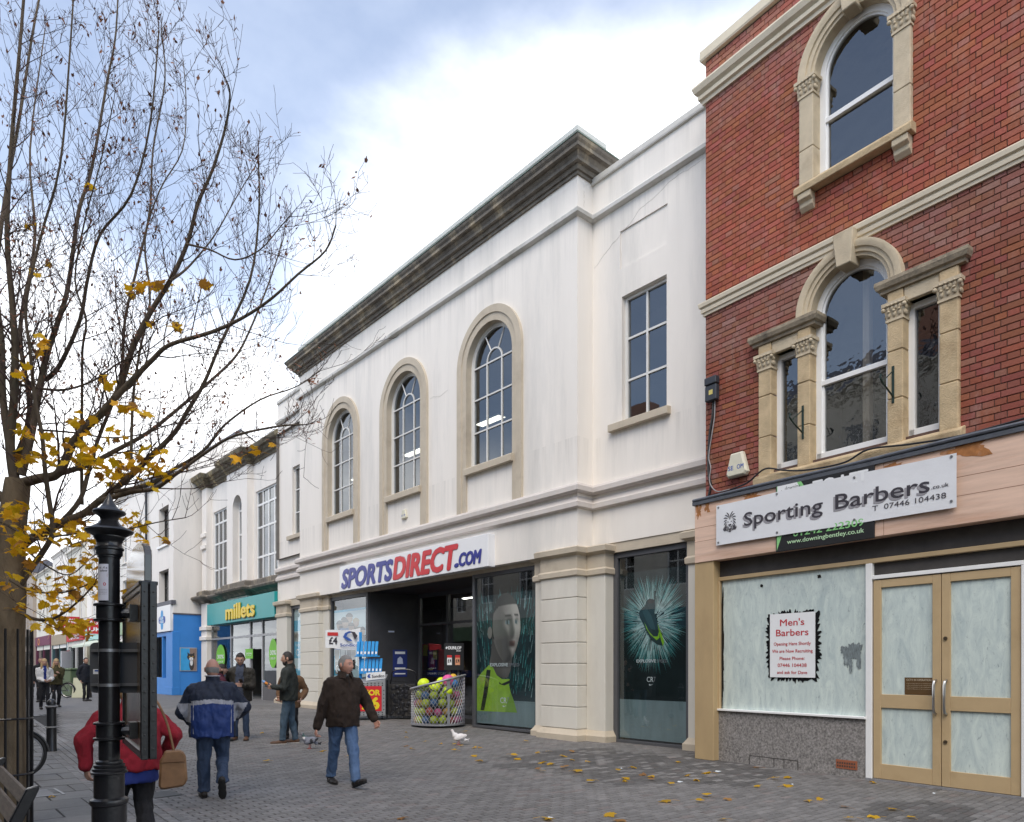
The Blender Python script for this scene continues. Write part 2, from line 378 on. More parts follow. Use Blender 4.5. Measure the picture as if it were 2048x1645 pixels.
br = N(n, 'ShaderNodeTexBrick', i_Scale=1.0); br.inputs['Color1'].default_value = (.165,.158,.156,1); br.inputs['Color2'].default_value = (.135,.13,.13,1); br.inputs['Mortar'].default_value = (.07,.066,.064,1)
br.inputs['Brick Width'].default_value = 0.2; br.inputs['Row Height'].default_value = 0.1; br.inputs['Mortar Size'].default_value = 0.006
l.new(N(n, 'ShaderNodeTexCoord').outputs['Object'], br.inputs['Vector']); l.new(br.outputs[0], [k for k in n if k.type == 'VECT_MATH'][0].inputs[0])
joint = mat('joint_sand', (0.022, 0.020, 0.019), 0.95, 0.3, 14, 0.3, 200)
mb = MB(); ys = [-60, -5, 4, 10.9, 14, 18, 22, 26, 29.6, 40, 70, 120, 300]
for j in range(len(ys)-1):
    far = ys[j] >= 26
    for x0, x1 in ((-250, 14), (14, 250)):
        mb.quad((x0, ys[j], G(ys[j])-.0095), (x1, ys[j], G(ys[j])-.0095), (x1, ys[j+1], G(ys[j+1])-.0095), (x0, ys[j+1], G(ys[j+1])-.0095), 1 if far else 0)
ground = mb.build('ground', [joint, m]); tag(ground, kind='structure')
pave = bpy.data.objects.new('pavement', None); col.objects.link(pave); tag(pave, kind='structure')

def shop_line(y): return 11.62 if y > 7.6 else 10.74 + (y-7.15)*0.0734
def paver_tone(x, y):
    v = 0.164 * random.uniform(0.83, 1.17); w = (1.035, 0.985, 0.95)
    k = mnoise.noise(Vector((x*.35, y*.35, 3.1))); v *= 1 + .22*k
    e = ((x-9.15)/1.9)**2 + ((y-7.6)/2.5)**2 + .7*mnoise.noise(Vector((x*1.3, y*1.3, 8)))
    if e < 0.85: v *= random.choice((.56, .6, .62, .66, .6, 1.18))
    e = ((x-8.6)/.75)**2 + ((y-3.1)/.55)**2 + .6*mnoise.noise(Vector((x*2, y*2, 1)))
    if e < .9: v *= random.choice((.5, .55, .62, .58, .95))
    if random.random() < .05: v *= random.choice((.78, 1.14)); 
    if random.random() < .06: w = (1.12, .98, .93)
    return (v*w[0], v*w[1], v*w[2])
def block_mesh(lx, ly, h=.010, b=.0045):
    x, y = lx/2, ly/2
    return ([(-x+b,-y+b,0),(x-b,-y+b,0),(x-b,y-b,0),(-x+b,y-b,0),(-x,-y,-h),(x,-y,-h),(x,y,-h),(-x,y,-h)], [(0,1,2,3),(4,5,1,0),(5,6,2,1),(6,7,3,2),(7,4,0,3)])
def lay_blocks(cells, nbig, name, mat_o, mat_a, lift=0.0):
    """cells: (x, y, lx, ly, tone). The nearest nbig in view become objects, the others one mesh"""
    def key(c):
        d = c[0]*_s + c[1]*_c; r = c[0]*_c - c[1]*_s
        px = 1024 + 1430*r/max(d, .1); py = 1335 + 1430*(EYE-G(c[1]))/max(d, .1)
        return d if (d > 0 and -10 < px < 2058 and py < 1655) else 1e6 + d
    cells.sort(key=key); shared = {}
    for c in cells[:nbig]:
        k = (round(c[2], 3), round(c[3], 3))
        if k not in shared:
            t = MB(); t.add(*block_mesh(*k)); o = t.build(name, mat_o, link=False); shared[k] = o.data
        o = bpy.data.objects.new(name, shared[k]); col.objects.link(o); o.parent = pave
        o.location = (c[0], c[1], lift + G(c[1]) + random.uniform(-.0012, .0012)); o.rotation_euler = (random.uniform(-.006, .006), random.uniform(-.006, .006), random.uniform(-.006, .006)); o.color = (*c[4], 1)
    rest = cells[nbig:]
    if rest:
        t = MB(); tones = []
        for x, y, lx, ly, tone in rest:
            v, f = block_mesh(lx, ly); z = lift + G(y) + random.uniform(-.0012, .0012)
            t.add([(p[0]+x, p[1]+y, p[2]+z) for p in v], f); tones += [(*tone, 1)] * 8
        me = bpy.data.meshes.new(name); me.from_pydata(t.v, [], t.f); me.materials.append(mat_a)
        a = me.color_attributes.new('tone', 'FLOAT_COLOR', 'POINT'); a.data.foreach_set('color', [q for tn in tones for q in tn])
        o = bpy.data.objects.new(name, me); col.objects.link(o); o.parent = pave; o['kind'] = 'stuff'
pm_o, pm_a = paving_mat('block_paving_single', 'obj'), paving_mat('block_paving', 'tone')
cells = []; j = 0; y = 1.6
EDGE = lambda y: 2.42 + max(0, y-8)*.035
while y < 27:
    x = EDGE(y) - .2; x = math.floor(x/.2)*.2 + (0.1 if j % 2 else 0)
    while x < shop_line(y) + .1:
        d = x*_s + y*_c
        px = 1024 + 1430*(x*_c - y*_s)/d
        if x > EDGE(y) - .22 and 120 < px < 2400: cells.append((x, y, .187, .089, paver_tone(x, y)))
        x += .2
    y += .1; j += 1
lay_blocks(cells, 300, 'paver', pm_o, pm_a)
# a channel of setts laid along the street, then big concrete flags by the bench
cells = []; y = 4.0
for i in range(5):
    yy = 3.0 + (.1 if i % 2 else 0)
    while yy < 26:
        cells.append((EDGE(yy) - .16 - i*.105, yy, .096, .192, tuple(c*1.06 for c in paver_tone(0, 40+yy)))); yy += .2
lay_blocks(cells, 250, 'sett', pm_o, pm_a, .004)
flag_mat = mat('concrete_flag', (0.17, 0.16, 0.15), 0.8, 0.1, 9, 0.35, 150, use_attr='obj', dark=(0.11, 0.098, 0.088), dfac=0.5)
cells = []
for j in range(40):
    yy = 2.6 + j*.6
    xx = EDGE(yy) - .80 - (.0 if j % 2 else .32)
    first = True
    while xx > -2.2:
        w = .64 if not (first and j % 2 == 0) else .64
        tn = .165*random.uniform(.88, 1.10); cells.append((xx, yy, w-.008, .592, (tn*1.03, tn, tn*.96))); xx -= .648; first = False
    if j % 2 == 0: tn = .15*random.uniform(.88, 1.10); cells.append((EDGE(yy) - .64, yy, .31, .592, (tn*1.03, tn, tn*.96)))
lay_blocks(cells, 280, 'flagstone', flag_mat, flag_mat)

# ------------------------------------------------------------------ red brick building
BA = R(4.2); BP = (10.84, 7.15)
bb = Thing('brick_building', 'tall red brick building with stone arched windows and an empty tan shopfront', 'building', (BP[0], BP[1], 0), -BA)
WC_U, WC_L = -2.43, -2.365             # centre lines of the upper and lower windows
def bmat(name, attr):
    m = mat(name, (0.3, 0.08, 0.05), 0.82, 0.16, 30, 0.5, 160, use_attr=attr)
    n, l = m.node_tree.nodes, m.node_tree.links; b = n['Principled BSDF']; vm = [k for k in n if k.type == 'VECT_MATH'][0]
    g = N(n, 'ShaderNodeNewGeometry'); mp = N(n, 'ShaderNodeMapping'); mp.inputs['Scale'].default_value = (1.6, 1.6, .5); l.new(g.outputs['Position'], mp.inputs[0])
    nz = N(n, 'ShaderNodeTexNoise', i_Scale=1.7, i_Detail=9.0, i_Roughness=.72); l.new(mp.outputs[0], nz.inputs['Vector'])
    mr = N(n, 'ShaderNodeMapRange', i_1=.54, i_2=.76, i_3=0, i_4=.42); l.new(nz.outputs[0], mr.inputs[0])
    mi_ = N(n, 'ShaderNodeMix', data_type='RGBA'); l.new(mr.outputs[0], mi_.inputs['Factor']); l.new(vm.outputs[0], mi_.inputs['A']); mi_.inputs['B'].default_value = (.42, .33, .30, 1)
    l.new(mi_.outputs['Result'], b.inputs['Base Color'])
    return m
brick_o, brick_a = bmat('red_brick_single', 'obj'), bmat('red_brick', 'tone')
mortar = mat('dark_mortar', (0.12, 0.075, 0.062), 0.95, 0.3, 20, 0.3, 200)
upper_hole = arch_poly(WC_U, .615, 9.0, 10.70)
low_hole = [(WC_L-1.27, 4.8), (WC_L-1.27, 6.66), (WC_L-.585, 6.66)] + [(WC_L - .60*math.cos(math.pi*i/16), 7.03 + .60*math.sin(math.pi*i/16)) for i in range(17)] + [(WC_L+.585, 6.66), (WC_L+1.27, 6.66), (WC_L+1.27, 4.8)]
WR, WL = -6.2, .26                      # right and left ends of the wall
mb = MB(); mb.sheet(.014, rect(WR, WL, 3.4, 12.36), [upper_hole, low_hole], .16)
mb.quad((.014, WL, 0), (.014, WL, 12.36), (7, WL, 12.36), (7, WL, 0)); mb.quad((.014, WR, 0), (.014, WR, 12.36), (7, WR, 12.36), (7, WR, 0)); mb.quad((.3, WR, 12.30), (.3, WL, 12.30), (7, WL, 12.30), (7, WR, 12.30)); mb.quad((7, WR, 0), (7, WL, 0), (7, WL, 12.3), (7, WR, 12.3))
mb.quad((.30, WR, 12.30), (.30, WL, 12.30), (.30, WL, 12.36), (.30, WR, 12.36)); mb.quad((.014, WR, 12.36), (.014, WL, 12.36), (.30, WL, 12.36), (.30, WR, 12.36))
wall = bb.part('wall', mb, mortar)
def in_stone(u, z, hw):
    if 8.90 < z < 10.75 and abs(u-WC_U) < .85 - hw*.6: return True
    if 10.7 <= z and math.hypot(u-WC_U, z-10.7) < .84 - hw*.4 and z < 11.7: return True
    if 4.55 < z < 7.0 and abs(u-WC_L) < 1.52 - hw*.6: return True
    if z >= 6.95 and z < 7.9 and math.hypot(u-WC_L, z-7.03) < .80 - hw*.4: return True
    if 7.85 < z < 8.0 or 11.63 < z < 11.84: return True
    return False
bricks = []; row = 0; z = 4.50
while z < 12.32:
    hdr = row % 2; L = .141 if hdr else .282
    u = WL - L/2 - (0 if not hdr else 0.0)
    if not hdr: u -= .0705
    if not hdr: bricks.append((WL-.035, z, .063, 0))
    while u > WR + .1:
        if not in_stone(u, z, L/2):
            bricks.append((u, z, L-.0075*random.uniform(.7,1.4), hdr))
        u -= L
    z += .0893; row += 1
def brick_tone(u, z):
    k = mnoise.noise(Vector((u*.6, z*.6, 5))); v = random.uniform(.85, 1.14) * (1 + .16*k)
    c = [.345*v, .098*v*random.uniform(.86, 1.2), .058*v*random.uniform(.82, 1.2)]
    e = 0
    if 7.2 < z < 7.86: e = .30
    elif z > 11.2: e = .30
    elif 7.0 < z <= 7.2 or 11 < z: e = .15
    if z < 7.86: c = [c[0]*.80, c[1]*.86, c[2]*.92]
    e *= random.uniform(.2, 1.2)
    if random.random() < .06: e += .22
    return tuple(a + (b-a)*min(.6, e) for a, b in zip(c, (.36, .25, .22)))
def brick_mesh(L, h=.0825, b=.005):
    x, y = L/2, h/2
    return ([(0,-x+b,-y+b),(0,x-b,-y+b),(0,x-b,y-b),(0,-x+b,y-b),(.013,-x,-y),(.013,x,-y),(.013,x,y),(.013,-x,y)], [(3,2,1,0),(0,1,5,4),(1,2,6,5),(2,3,7,6),(3,0,4,7)])
ca, sa = math.cos(BA), math.sin(BA)
def bdist(b):
    X = BP[0] + sa*b[0]; Y = BP[1] + ca*b[0]; d = X*_s + Y*_c; px = 1024 + 1430*(X*_c - Y*_s)/d; py = 1335 - 1430*(b[1]-EYE)/d
    return d*(1.6 if b[3] or b[2] < .1 else 1) if (px < 2044 and py > 4) else 1e5 + d
bricks.sort(key=bdist); bsh = {}
for u, z, L, h in bricks[:300]:
    k = round(L, 3)
    if k not in bsh: t = MB(); t.add(*brick_mesh(k)); bsh[k] = t.build('brick', brick_o, link=False).data
    o = bpy.data.objects.new('brick', bsh[k]); col.objects.link(o); o.parent = wall; o.location = (random.uniform(-.002, .002), u, z); o.color = (*brick_tone(u, z), 1)
t = MB(); tones = []
for u, z, L, h in bricks[300:]:
    v, f = brick_mesh(L); dd = random.uniform(-.002, .002); t.add([(p[0]+dd, p[1]+u, p[2]+z) for p in v], f); tones += [(*brick_tone(u, z), 1)]*8
me = bpy.data.meshes.new('brick'); me.from_pydata(t.v, [], t.f); me.materials.append(brick_a)
a = me.color_attributes.new('tone', 'FLOAT_COLOR', 'POINT'); a.data.foreach_set('color', [q for tn in tones for q in tn])
o = bpy.data.objects.new('brick', me); col.objects.link(o); o.parent = wall; o['kind'] = 'stuff'
# stone courses
pth = [(.3, WL), (0, WL), (0, WR)]
def course(name, prof, m=trim_cream): bb.part(name, MB().mould(pth, prof, side=-1), m)
course('string_course', [(-.03,7.82),(.03,7.82),(.035,7.87),(.055,7.875),(.06,7.92),(.05,7.95),(.085,7.97),(.095,8.03),(.09,8.045),(-.03,8.055)])
course('cornice', [(-.03,11.58),(.04,11.58),(.045,11.64),(.09,11.66),(.095,11.71),(.08,11.74),(.14,11.78),(.17,11.86),(.165,11.89),(-.03,11.91)])
course('coping', [(-.03,12.34),(.06,12.34),(.075,12.37),(.07,12.52),(-.4,12.56)])
# upper window
def sash(thing, cu, hw, zb, zs, zmeet, d, arched=True):
    m = MB(); fw = .085
    if arched: m.sweep_arch(d, cu, zs, zb, [(hw+.03,-.09),(hw+.03,.0),(hw-fw,.0),(hw-fw,-.03),(hw-fw-.03,-.03),(hw-fw-.03,-.09)], 24)
    else:
        frame_rect(m, d, d+.09, cu-hw, cu+hw, zb, zs, fw)
    m.box(d+.0, d+.09, cu-hw+.01, cu+hw-.01, zb-.0, zb+.11)
    if zmeet: m.box(d+.005, d+.085, cu-hw+fw-.01, cu+hw-fw+.01, zmeet-.035, zmeet+.04)
    f = thing.part('window_frame', m, frame_white, bevel=.004)
    g = MB()
    if arched: P = arch_poly(cu, hw-fw-.01, zb+.1, zs, 20)
    else: P = rect(cu-hw+fw-.01, cu+hw-fw+.01, zb+.1, zs-fw+.01)
    k = len(P); g.add([(d+.06, p[0], p[1]) for p in P], [tuple(range(k))])
    p = thing.part('pane', g, old_glass, parent=f)
    return f
def capital(name, thing, d, u0, u1, z0, z1, proj):
    """a carved leaf capital: a flared block with rows of curling leaves and an abacus"""
    m = MB(); h = z1-z0; k = .035
    m.add([(d+.1,u0,z0),(d-proj,u0,z0),(d-proj,u1,z0),(d+.1,u1,z0),(d+.1,u0-k,z1-.05),(d-proj-k,u0-k,z1-.05),(d-proj-k,u1+k,z1-.05),(d+.1,u1+k,z1-.05)],
          [(0,1,5,4),(1,2,6,5),(2,3,7,6),(4,5,6,7)])
    m.box(d-proj-k-.02, d+.1, u0-k-.02, u1+k+.02, z1-.05, z1); m.box(d-proj-.015, d+.1, u0-.015, u1+.015, z0-.012, z0+.02)
    nl = 3
    for rowi in range(2):
        for i in range(nl + rowi):
            f = (i+.5)/(nl+rowi); zc = z0+.04+h*(.18+.34*rowi)
            for (a, b_) in ((u0+(u1-u0)*f, d-proj-.012-.012*rowi),):
                m.ball((b_, a, zc), (.022, (u1-u0)/8, h*.17), 8, 6); m.ball((b_-.02, a, zc+h*.15), (.024, .024, .018), 6, 5)
    for uu in (u0-k, u1+k):
        m.ball((d-proj-k, uu, z1-.085), (.03, .03, .032), 8, 6)
        for zc in (.3, .6): m.ball((d-proj*.35, uu + (.015 if uu < u0 else -.015), z0+h*zc), (.06, .02, h*.16), 8, 6)
    return thing.part(name, m, bath, smooth=True)
PR = .07
for sgn in (-1, 1):
    u0, u1 = sorted((WC_U + sgn*.60, WC_U + sgn*.835)); 
    for z0, z1 in ((9.05,9.62),(9.625,10.45)): m = MB(); m.box(-PR, .17, u0, u1, z0, z1); bb.part('pilaster_stone', m, bath, bevel=.01)
    capital('capital', bb, 0, u0, u1, 10.44, 10.70, PR)
    uc = (u0+u1)/2; m = MB(); m.extrude([(-.13,8.93),(-.13,8.84),(-.07,8.80),(-.07,8.74),(-.015,8.68),(.05,8.68),(.05,8.93)], 'y', uc-.11, uc+.11); bb.part('corbel', m, bath, bevel=.006)
m = MB(); m.extrude([(-.15,8.93),(-.16,9.02),(-.12,9.07),(.17,9.10),(.17,8.93)], 'y', WC_U-.88, WC_U+.88); bb.part('sill', m, bath_old, bevel=.008)
m = MB(); m.sweep_arch(0, WC_U, 10.70, None, [(.60,-.17),(.60,.03),(.645,.035),(.65,.06),(.72,.06),(.725,.085),(.79,.11),(.845,.10),(.845,-.03)], 28); bb.part('arch_moulding', m, bath, smooth=True)
def keystone(cu, z0, z1, w0, w1, p):
    m = MB(); m.add([(.1,cu-w0,z0),(-p,cu-w0,z0),(-p,cu+w0,z0),(.1,cu+w0,z0),(.1,cu-w1,z1),(-p-.02,cu-w1,z1),(-p-.02,cu+w1,z1),(.1,cu+w1,z1)], [(0,1,5,4),(1,2,6,5),(2,3,7,6),(3,0,4,7),(0,3,2,1),(4,5,6,7)])
    bb.part('keystone', m, bath, bevel=.012)
keystone(WC_U, 11.24, 11.76, .10, .16, .15)
sash(bb, WC_U, .60, 9.06, 10.70, 10.02, .13)
# lower three-light window
for k, (a, b_) in enumerate(((-1.50,-1.265),(-.80,-.585),(.585,.80),(1.265,1.50))):
    m = MB(); u0, u1 = WC_L+a, WC_L+b_
    for z0, z1 in ((4.72,5.35),(5.355,6.02),(6.025,6.46),(6.70,6.86)): m = MB(); m.box(-PR+random.uniform(-.003,.003), .17, u0, u1, z0, z1); bb.part('pilaster_stone', m, bath_old, bevel=.012)
    capital('capital', bb, 0, u0, u1, 6.45, 6.70, PR)
for sgn in (-1, 1):
    u0, u1 = sorted((WC_L + sgn*.805, WC_L + sgn*1.26)); bb.part('lintel', MB().box(-PR+.02, .17, u0, u1, 6.66, 6.86), bath, bevel=.008)
    a, b_ = sorted((WC_L + sgn*.585, WC_L + sgn*1.50)); pr = [(-.0,6.86),(.09,6.86),(.095,6.90),(.13,6.92),(.15,6.98),(.145,7.03),(-.0,7.05)]
    bb.part('entablature', MB().mould([(.15, b_), (0, b_), (0, a), (.15, a)], pr, side=-1), stone_lichen)
    sash(bb, (u0+u1)/2, .24, 4.80, 6.66, None, .10, arched=False)
m = MB(); m.sweep_arch(0, WC_L, 7.04, None, [(.585,-.17),(.585,.04),(.63,.045),(.635,.07),(.69,.075),(.70,.10),(.76,.12),(.80,.115),(.80,-.03)], 28); bb.part('arch_moulding', m, bath, smooth=True)
keystone(WC_L, 7.50, 7.99, .11, .16, .17)
sash(bb, WC_L, .585, 4.80, 7.03, 5.98, .11)
m = MB(); m.extrude([(-.13,4.56),(-.14,4.68),(-.10,4.72),(.17,4.82),(.17,4.56)], 'y', WC_L-1.56, WC_L+1.56); bb.part('sill', m, bath_old, bevel=.008)
# rooms behind, a prop standing behind the big pane
m = MB()
for z0, z1 in ((4.7, 7.9), (8.9, 11.5)):
    m.add([(.21,WR+.3,z0),(4,WR+.3,z0),(4,WL-.3,z0),(.21,WL-.3,z0),(.21,WR+.3,z1),(4,WR+.3,z1),(4,WL-.3,z1),(.21,WL-.3,z1)], [(0,1,2,3),(4,5,6,7),(0,1,5,4),(1,2,6,5),(2,3,7,6)])
bb.part('room', m, dark_room)
single('timber_prop', MB().box(-.05, .05, -.05, .05, 0, 2.95), mat('pale_timber', (.62,.55,.43), .7, .1, 6, stretch=(4,4,.5)), 'pale timber prop upright behind the big arched window of the brick building', 'timber', (BP[0] + ca*.42 + sa*(WC_L-.06), BP[1] - sa*.42 + ca*(WC_L-.06), 4.72), -BA)

# shopfront (plane -.12), tan aluminium
tan = mat('tan_aluminium', (0.47, 0.345, 0.195), 0.5, 0.05, 5, 0.03, 60, dark=(0.36, 0.25, 0.13), dfac=0.4)
tan_pl = mat('tan_render', (0.43, 0.31, 0.165), 0.75, 0.08, 3, 0.15, 90, dark=(0.33, 0.23, 0.12), dfac=0.5, stretch=(1,1,.4))
S = -.12
m = MB(); m.box(S-.16, .3, -.13, .27, 0, 3.44); bb.part('shopfront_pilaster', m, tan_pl, bevel=.008)
def whitewash(name, seed):
    mm = bpy.data.materials.new(name); mm.use_nodes = True; n, l = mm.node_tree.nodes, mm.node_tree.links; b = n['Principled BSDF']
    tcn = N(n, 'ShaderNodeTexCoord'); mp = N(n, 'ShaderNodeMapping'); mp.inputs['Scale'].default_value = (1, 2.6, .8); mp.inputs['Location'].default_value = (seed, seed*2, 0); l.new(tcn.outputs['Object'], mp.inputs[0])
    a = N(n, 'ShaderNodeTexNoise', i_Scale=2.4, i_Detail=10.0, i_Roughness=.74, i_Distortion=1.6); l.new(mp.outputs[0], a.inputs['Vector'])
    c = N(n, 'ShaderNodeTexNoise', i_Scale=9.0, i_Detail=6.0, i_Roughness=.75, i_Distortion=1.5); l.new(mp.outputs[0], c.inputs['Vector'])
    r1 = N(n, 'ShaderNodeMapRange', i_1=.36, i_2=.66, i_3=0, i_4=1); l.new(a.outputs[0], r1.inputs[0])
    x = N(n, 'ShaderNodeMix', data_type='RGBA'); l.new(r1.outputs[0], x.inputs['Factor']); x.inputs['A'].default_value = (.62, .70, .655, 1); x.inputs['B'].default_value = (.42, .50, .50, 1)
    r2 = N(n, 'ShaderNodeMapRange', i_1=.585, i_2=.69, i_3=0, i_4=.85); l.new(c.outputs[0], r2.inputs[0])
    y = N(n, 'ShaderNodeMix', data_type='RGBA'); l.new(r2.outputs[0], y.inputs['Factor']); l.new(x.outputs['Result'], y.inputs['A']); y.inputs['B'].default_value = (.20, .25, .27, 1)
    l.new(y.outputs['Result'], b.inputs['Base Color']); b.inputs['Roughness'].default_value = .55
    b.inputs['Coat Weight'].default_value = .35; b.inputs['Coat Roughness'].default_value = .03
    return mm
ww = [whitewash('whitewashed_glass_%d' % i, i*1.7) for i in range(5)]
shop_dark = mat('dark_panel', (0.05, 0.045, 0.042), 0.6, 0.25, 5)
m = MB(); m.box(S+.02, S+.1, -6.0, -.10, 3.13, 3.46, 0); bb.part('transom_panel', m, shop_dark)
m = MB(); m.box(S-.02, S+.10, -5.0, -.09, 3.08, 3.145); m.box(S-.025, S+.095, -.155, -.085, .86, 3.08); bb.part('transom', m, tan, bevel=.006)
pl = mat('granite_chip_render', (0.25, 0.235, 0.225), 0.85, 0.75, 34, 0.6, 120)
n, l = pl.node_tree.nodes, pl.node_tree.links
m = MB(); m.box(S-.015, .3, -2.70, -.09, -.1, .855); bb.part('plinth', m, pl)
m = MB()
for u in (-.75, -1.2, -1.38, -1.62): m.box(S-.018, S, u-.006, u+.006, 0, .14 if u != -.75 else .15)
m.box(S-.018, S, -1.62, -.75, .14, .15); bb.part('crack', m, shop_dark)
m = MB(); m.box(S-.06, S+.08, -2.69, -.07, .857, .89); bb.part('window_sill', m, frame_white, bevel=.004)
g = MB(); g.quad((S+.03,-.155,.89),(S+.03,-2.68,.89),(S+.03,-2.68,3.08),(S+.03,-.155,3.08)); bb.part('whitewashed_pane', g, ww[0])
# scraped-off patches of the whitewash show the dark shop behind
def blob(mb, d, u, z, hu, hz, n, rag, seed, mi=0):
    rr = random.Random(seed); P = []
    for i in range(n):
        a = 2*math.pi*i/n; cx, cz = math.cos(a), math.sin(a); k = 1/max(abs(cx), abs(cz)); k = k*.75+.25
        r = 1 + rr.uniform(-rag, rag); P.append((d, u + cx*k*hu*r, z + cz*k*hz*r))
    c = (d, u, z); mb.add([c]+P, [(0, 1+i, 1+(i+1) % n) for i in range(n)], mi)
m = MB(); blob(m, S+.024, -1.50, 1.93, .46, .545, 150, .085, 3); blob(m, S+.026, -.175, 1.95, .03, 1.05, 40, .3, 5); blob(m, S+.0245, -.95, 2.93, .025, .025, 10, .2, 6); blob(m, S+.0245, -1.95, 2.98, .03, .028, 10, .2, 8)
bb.part('scraped_patch', m, mat('bare_dark_glass', (.012,.012,.013), .12, .1, 4))
for k, (u_, z_, a_, b_) in enumerate(((-2.50,1.84,.10,.11),(-2.38,1.76,.05,.14),(-2.56,1.70,.03,.12),(-2.44,1.62,.025,.10),(-2.32,1.86,.03,.05))): m = MB(); blob(m, S+.0235-.0004*k, u_, z_, a_, b_, 40, .22, 11+k); bb.part('smeared_patch', m, mat('smear', (.17,.20,.21), .3, .5, 22, dark=(.4,.46,.46), dfac=.9, stretch=(1,3,.7)))
m = MB(); m.box(S-.03, S+.1, -2.775, -2.685, 0, 3.078); m.box(S-.03, S+.1, -4.75, -2.776, 2.845, 2.90); bb.part('mullion', m, frame_white, bevel=.004)
g = MB(); g.quad((S+.04,-2.775,2.90),(S+.04,-4.75,2.90),(S+.04,-4.75,3.08),(S+.04,-2.775,3.08)); bb.part('fanlight', g, shop_dark)
m = MB(); m.box(S-.04, .3, -4.75, -4.60, 0, 2.84); m.box(S-.05,.3,-6.2,-4.755,0,3.44); bb.part('door_post', m, frame_white)
m = MB(); m.box(S-.06, .3, -4.75, -2.70, -.05, .025); bb.part('threshold', m, mat('aluminium', (.4,.4,.42), .4, .1, 8, metal=.6))
def shop_door(u0, u1, hinge_left, w1, w2):
    m = MB(); d0, d1 = S-.015, S+.04; st = .105
    m.box(d0, d1, u0, u0+st, .03, 2.83); m.box(d0, d1, u1-st, u1, .03, 2.83)
    for z0, z1 in ((.03,.24),(1.03,1.22),(2.72,2.83)): m.box(d0+.002, d1-.002, u0+st, u1-st, z0, z1)
    dr = bb.part('door', m, tan, bevel=.004)
    for (z0, z1), mm in (((.24,1.03), w1), ((1.22,2.72), w2)):
        g = MB(); g.quad((S+.015,u0+st,z0),(S+.015,u1-st,z0),(S+.015,u1-st,z1),(S+.015,u0+st,z1)); p = bb.part('pane', g, mm, parent=dr)
    h = MB(); uh = (u1-.07) if hinge_left else (u0+.07); uh = u0+.06 if not hinge_left else u1-.06
    h.tube([(d0,uh,.98),(d0-.05,uh,1.0),(d0-.07,uh,1.05),(d0-.07,uh,1.36),(d0-.05,uh,1.41),(d0,uh,1.43)], .017, 8); bb.part('handle', h, mat('brushed_steel', (.5,.5,.5), .3, .08, 20, metal=1.0), parent=dr, smooth=True)
    return dr
shop_door(-3.68, -2.79, False, ww[1], ww[2])    # left leaf: handle on its right (inner) stile
shop_door(-4.585, -3.69, True, ww[3], ww[4])
m = MB()
for z in (1.98, .62): m.lathe([(.022,0),(.022,.012),(.014,.016)], (0,0,0), 12); break
m = MB(); 
for z in (1.98, .62): m.tube([(S-.016,-3.74,z),(S-.032,-3.74,z)], .024, 12)
bb.part('lock', m, mat('dull_brass', (.12,.09,.06), .4, .1, 9, metal=.7))
m = MB(); m.box(S-.022, S, -2.56, -2.24, .11, .24)
vb = bb.part('air_brick', m, mat('terracotta', (.30,.10,.05), .85, .1, 9))
m = MB()
for i in range(8):
    for j in range(2): m.box(S-.024, S-.01, -2.53+i*.036, -2.53+i*.036+.02, .135+j*.045, .135+j*.045+.026)
bb.part('slot', m, shop_dark, parent=vb)
# fascia board with a lead capping
ply = mat('weathered_plywood', (0.68, 0.48, 0.37), 0.7, 0.16, 4.0, 0.05, 40, dark=(0.45, 0.24, 0.15), dfac=0.55, stretch=(1, .30, 3.5))
FD = -.30
m = MB(); m.box(FD, .0, -6.2, .25, 3.42, 4.45); bb.part('fascia_board', m, ply, bevel=.004)
m = MB()
for z in (3.78, 4.02): m.box(FD-.0015, FD, -6.2, .25, z, z+.006)
m.box(FD-.0015, FD, -3.02, -3.014, 3.42, 4.45); bb.part('board_joint', m, mat('ply_joint', (.28,.15,.1), .8))
for (u, z, a, b_, sd_) in ((-3.15,4.34,.10,.05,1),(-4.05,4.36,.22,.10,2),(-.02,4.36,.05,.08,4),(.16,4.30,.05,.10,5),(-.9,4.36,.16,.06,7)): m = MB(); blob(m, FD-.0025, u, z, a, b_, 24, .45, sd_); bb.part('rust_stain', m, mat('rust', (.36,.15,.05), .85, .35, 14, dark=(.5,.3,.2), dfac=.8))
m = MB(); m.extrude([(FD-.03,4.42),(FD-.035,4.47),(FD-.01,4.50),(.02,4.60),(.02,4.44),(FD+.0,4.42)], 'y', -6.2, .28); bb.part('lead_flashing', m, lead, bevel=.006)
m = MB(); m.tube([(FD-.02, .27, 4.505), (FD-.025,-1,4.51), (FD-.02,-2.5,4.50), (FD-.03,-4,4.515), (FD-.02,-6.2,4.51)], .028, 8); bb.part('capping_roll', m, lead, smooth=True)

def bpt(d, u, z): return (BP[0] + ca*d + sa*u, BP[1] - sa*d + ca*u, z)
# banner, letting board, poster and stickers hang on it: things of their own (local frame of the wall)
def on_brick(name, label, cat, u, z, group=None): 
    t = Thing(name, label, cat, bpt(FD, u, z), -BA, group); t.off = (FD, u, z); return t
toLet = on_brick('letting_board', 'black and green letting board half hidden behind the white banner', 'sign', -2.13, 3.92)
blackp = mat('print_black', (.015,.015,.016), .45, .05); greenp = mat('print_lime', (.25,.58,.22), .5, .05); whitep = mat('print_white', (.78,.79,.80), .5, .03); greyp = mat('print_grey', (.30,.29,.31), .5, .05)
m = MB(); m.box(FD-.028, FD-.002, -2.90, -1.36, 3.40, 4.46); toLet.part('board', m, blackp, bevel=.004)
m = MB(); e = FD-.0295
m.poly([(e,-1.38,4.44),(e,-1.78,4.44),(e,-1.93,4.20),(e,-1.38,4.20)], 1); m.poly([(e-.0005,-1.39,4.43),(e-.0005,-1.72,4.43),(e-.0005,-1.84,4.20),(e-.0005,-1.39,4.20)], 0)
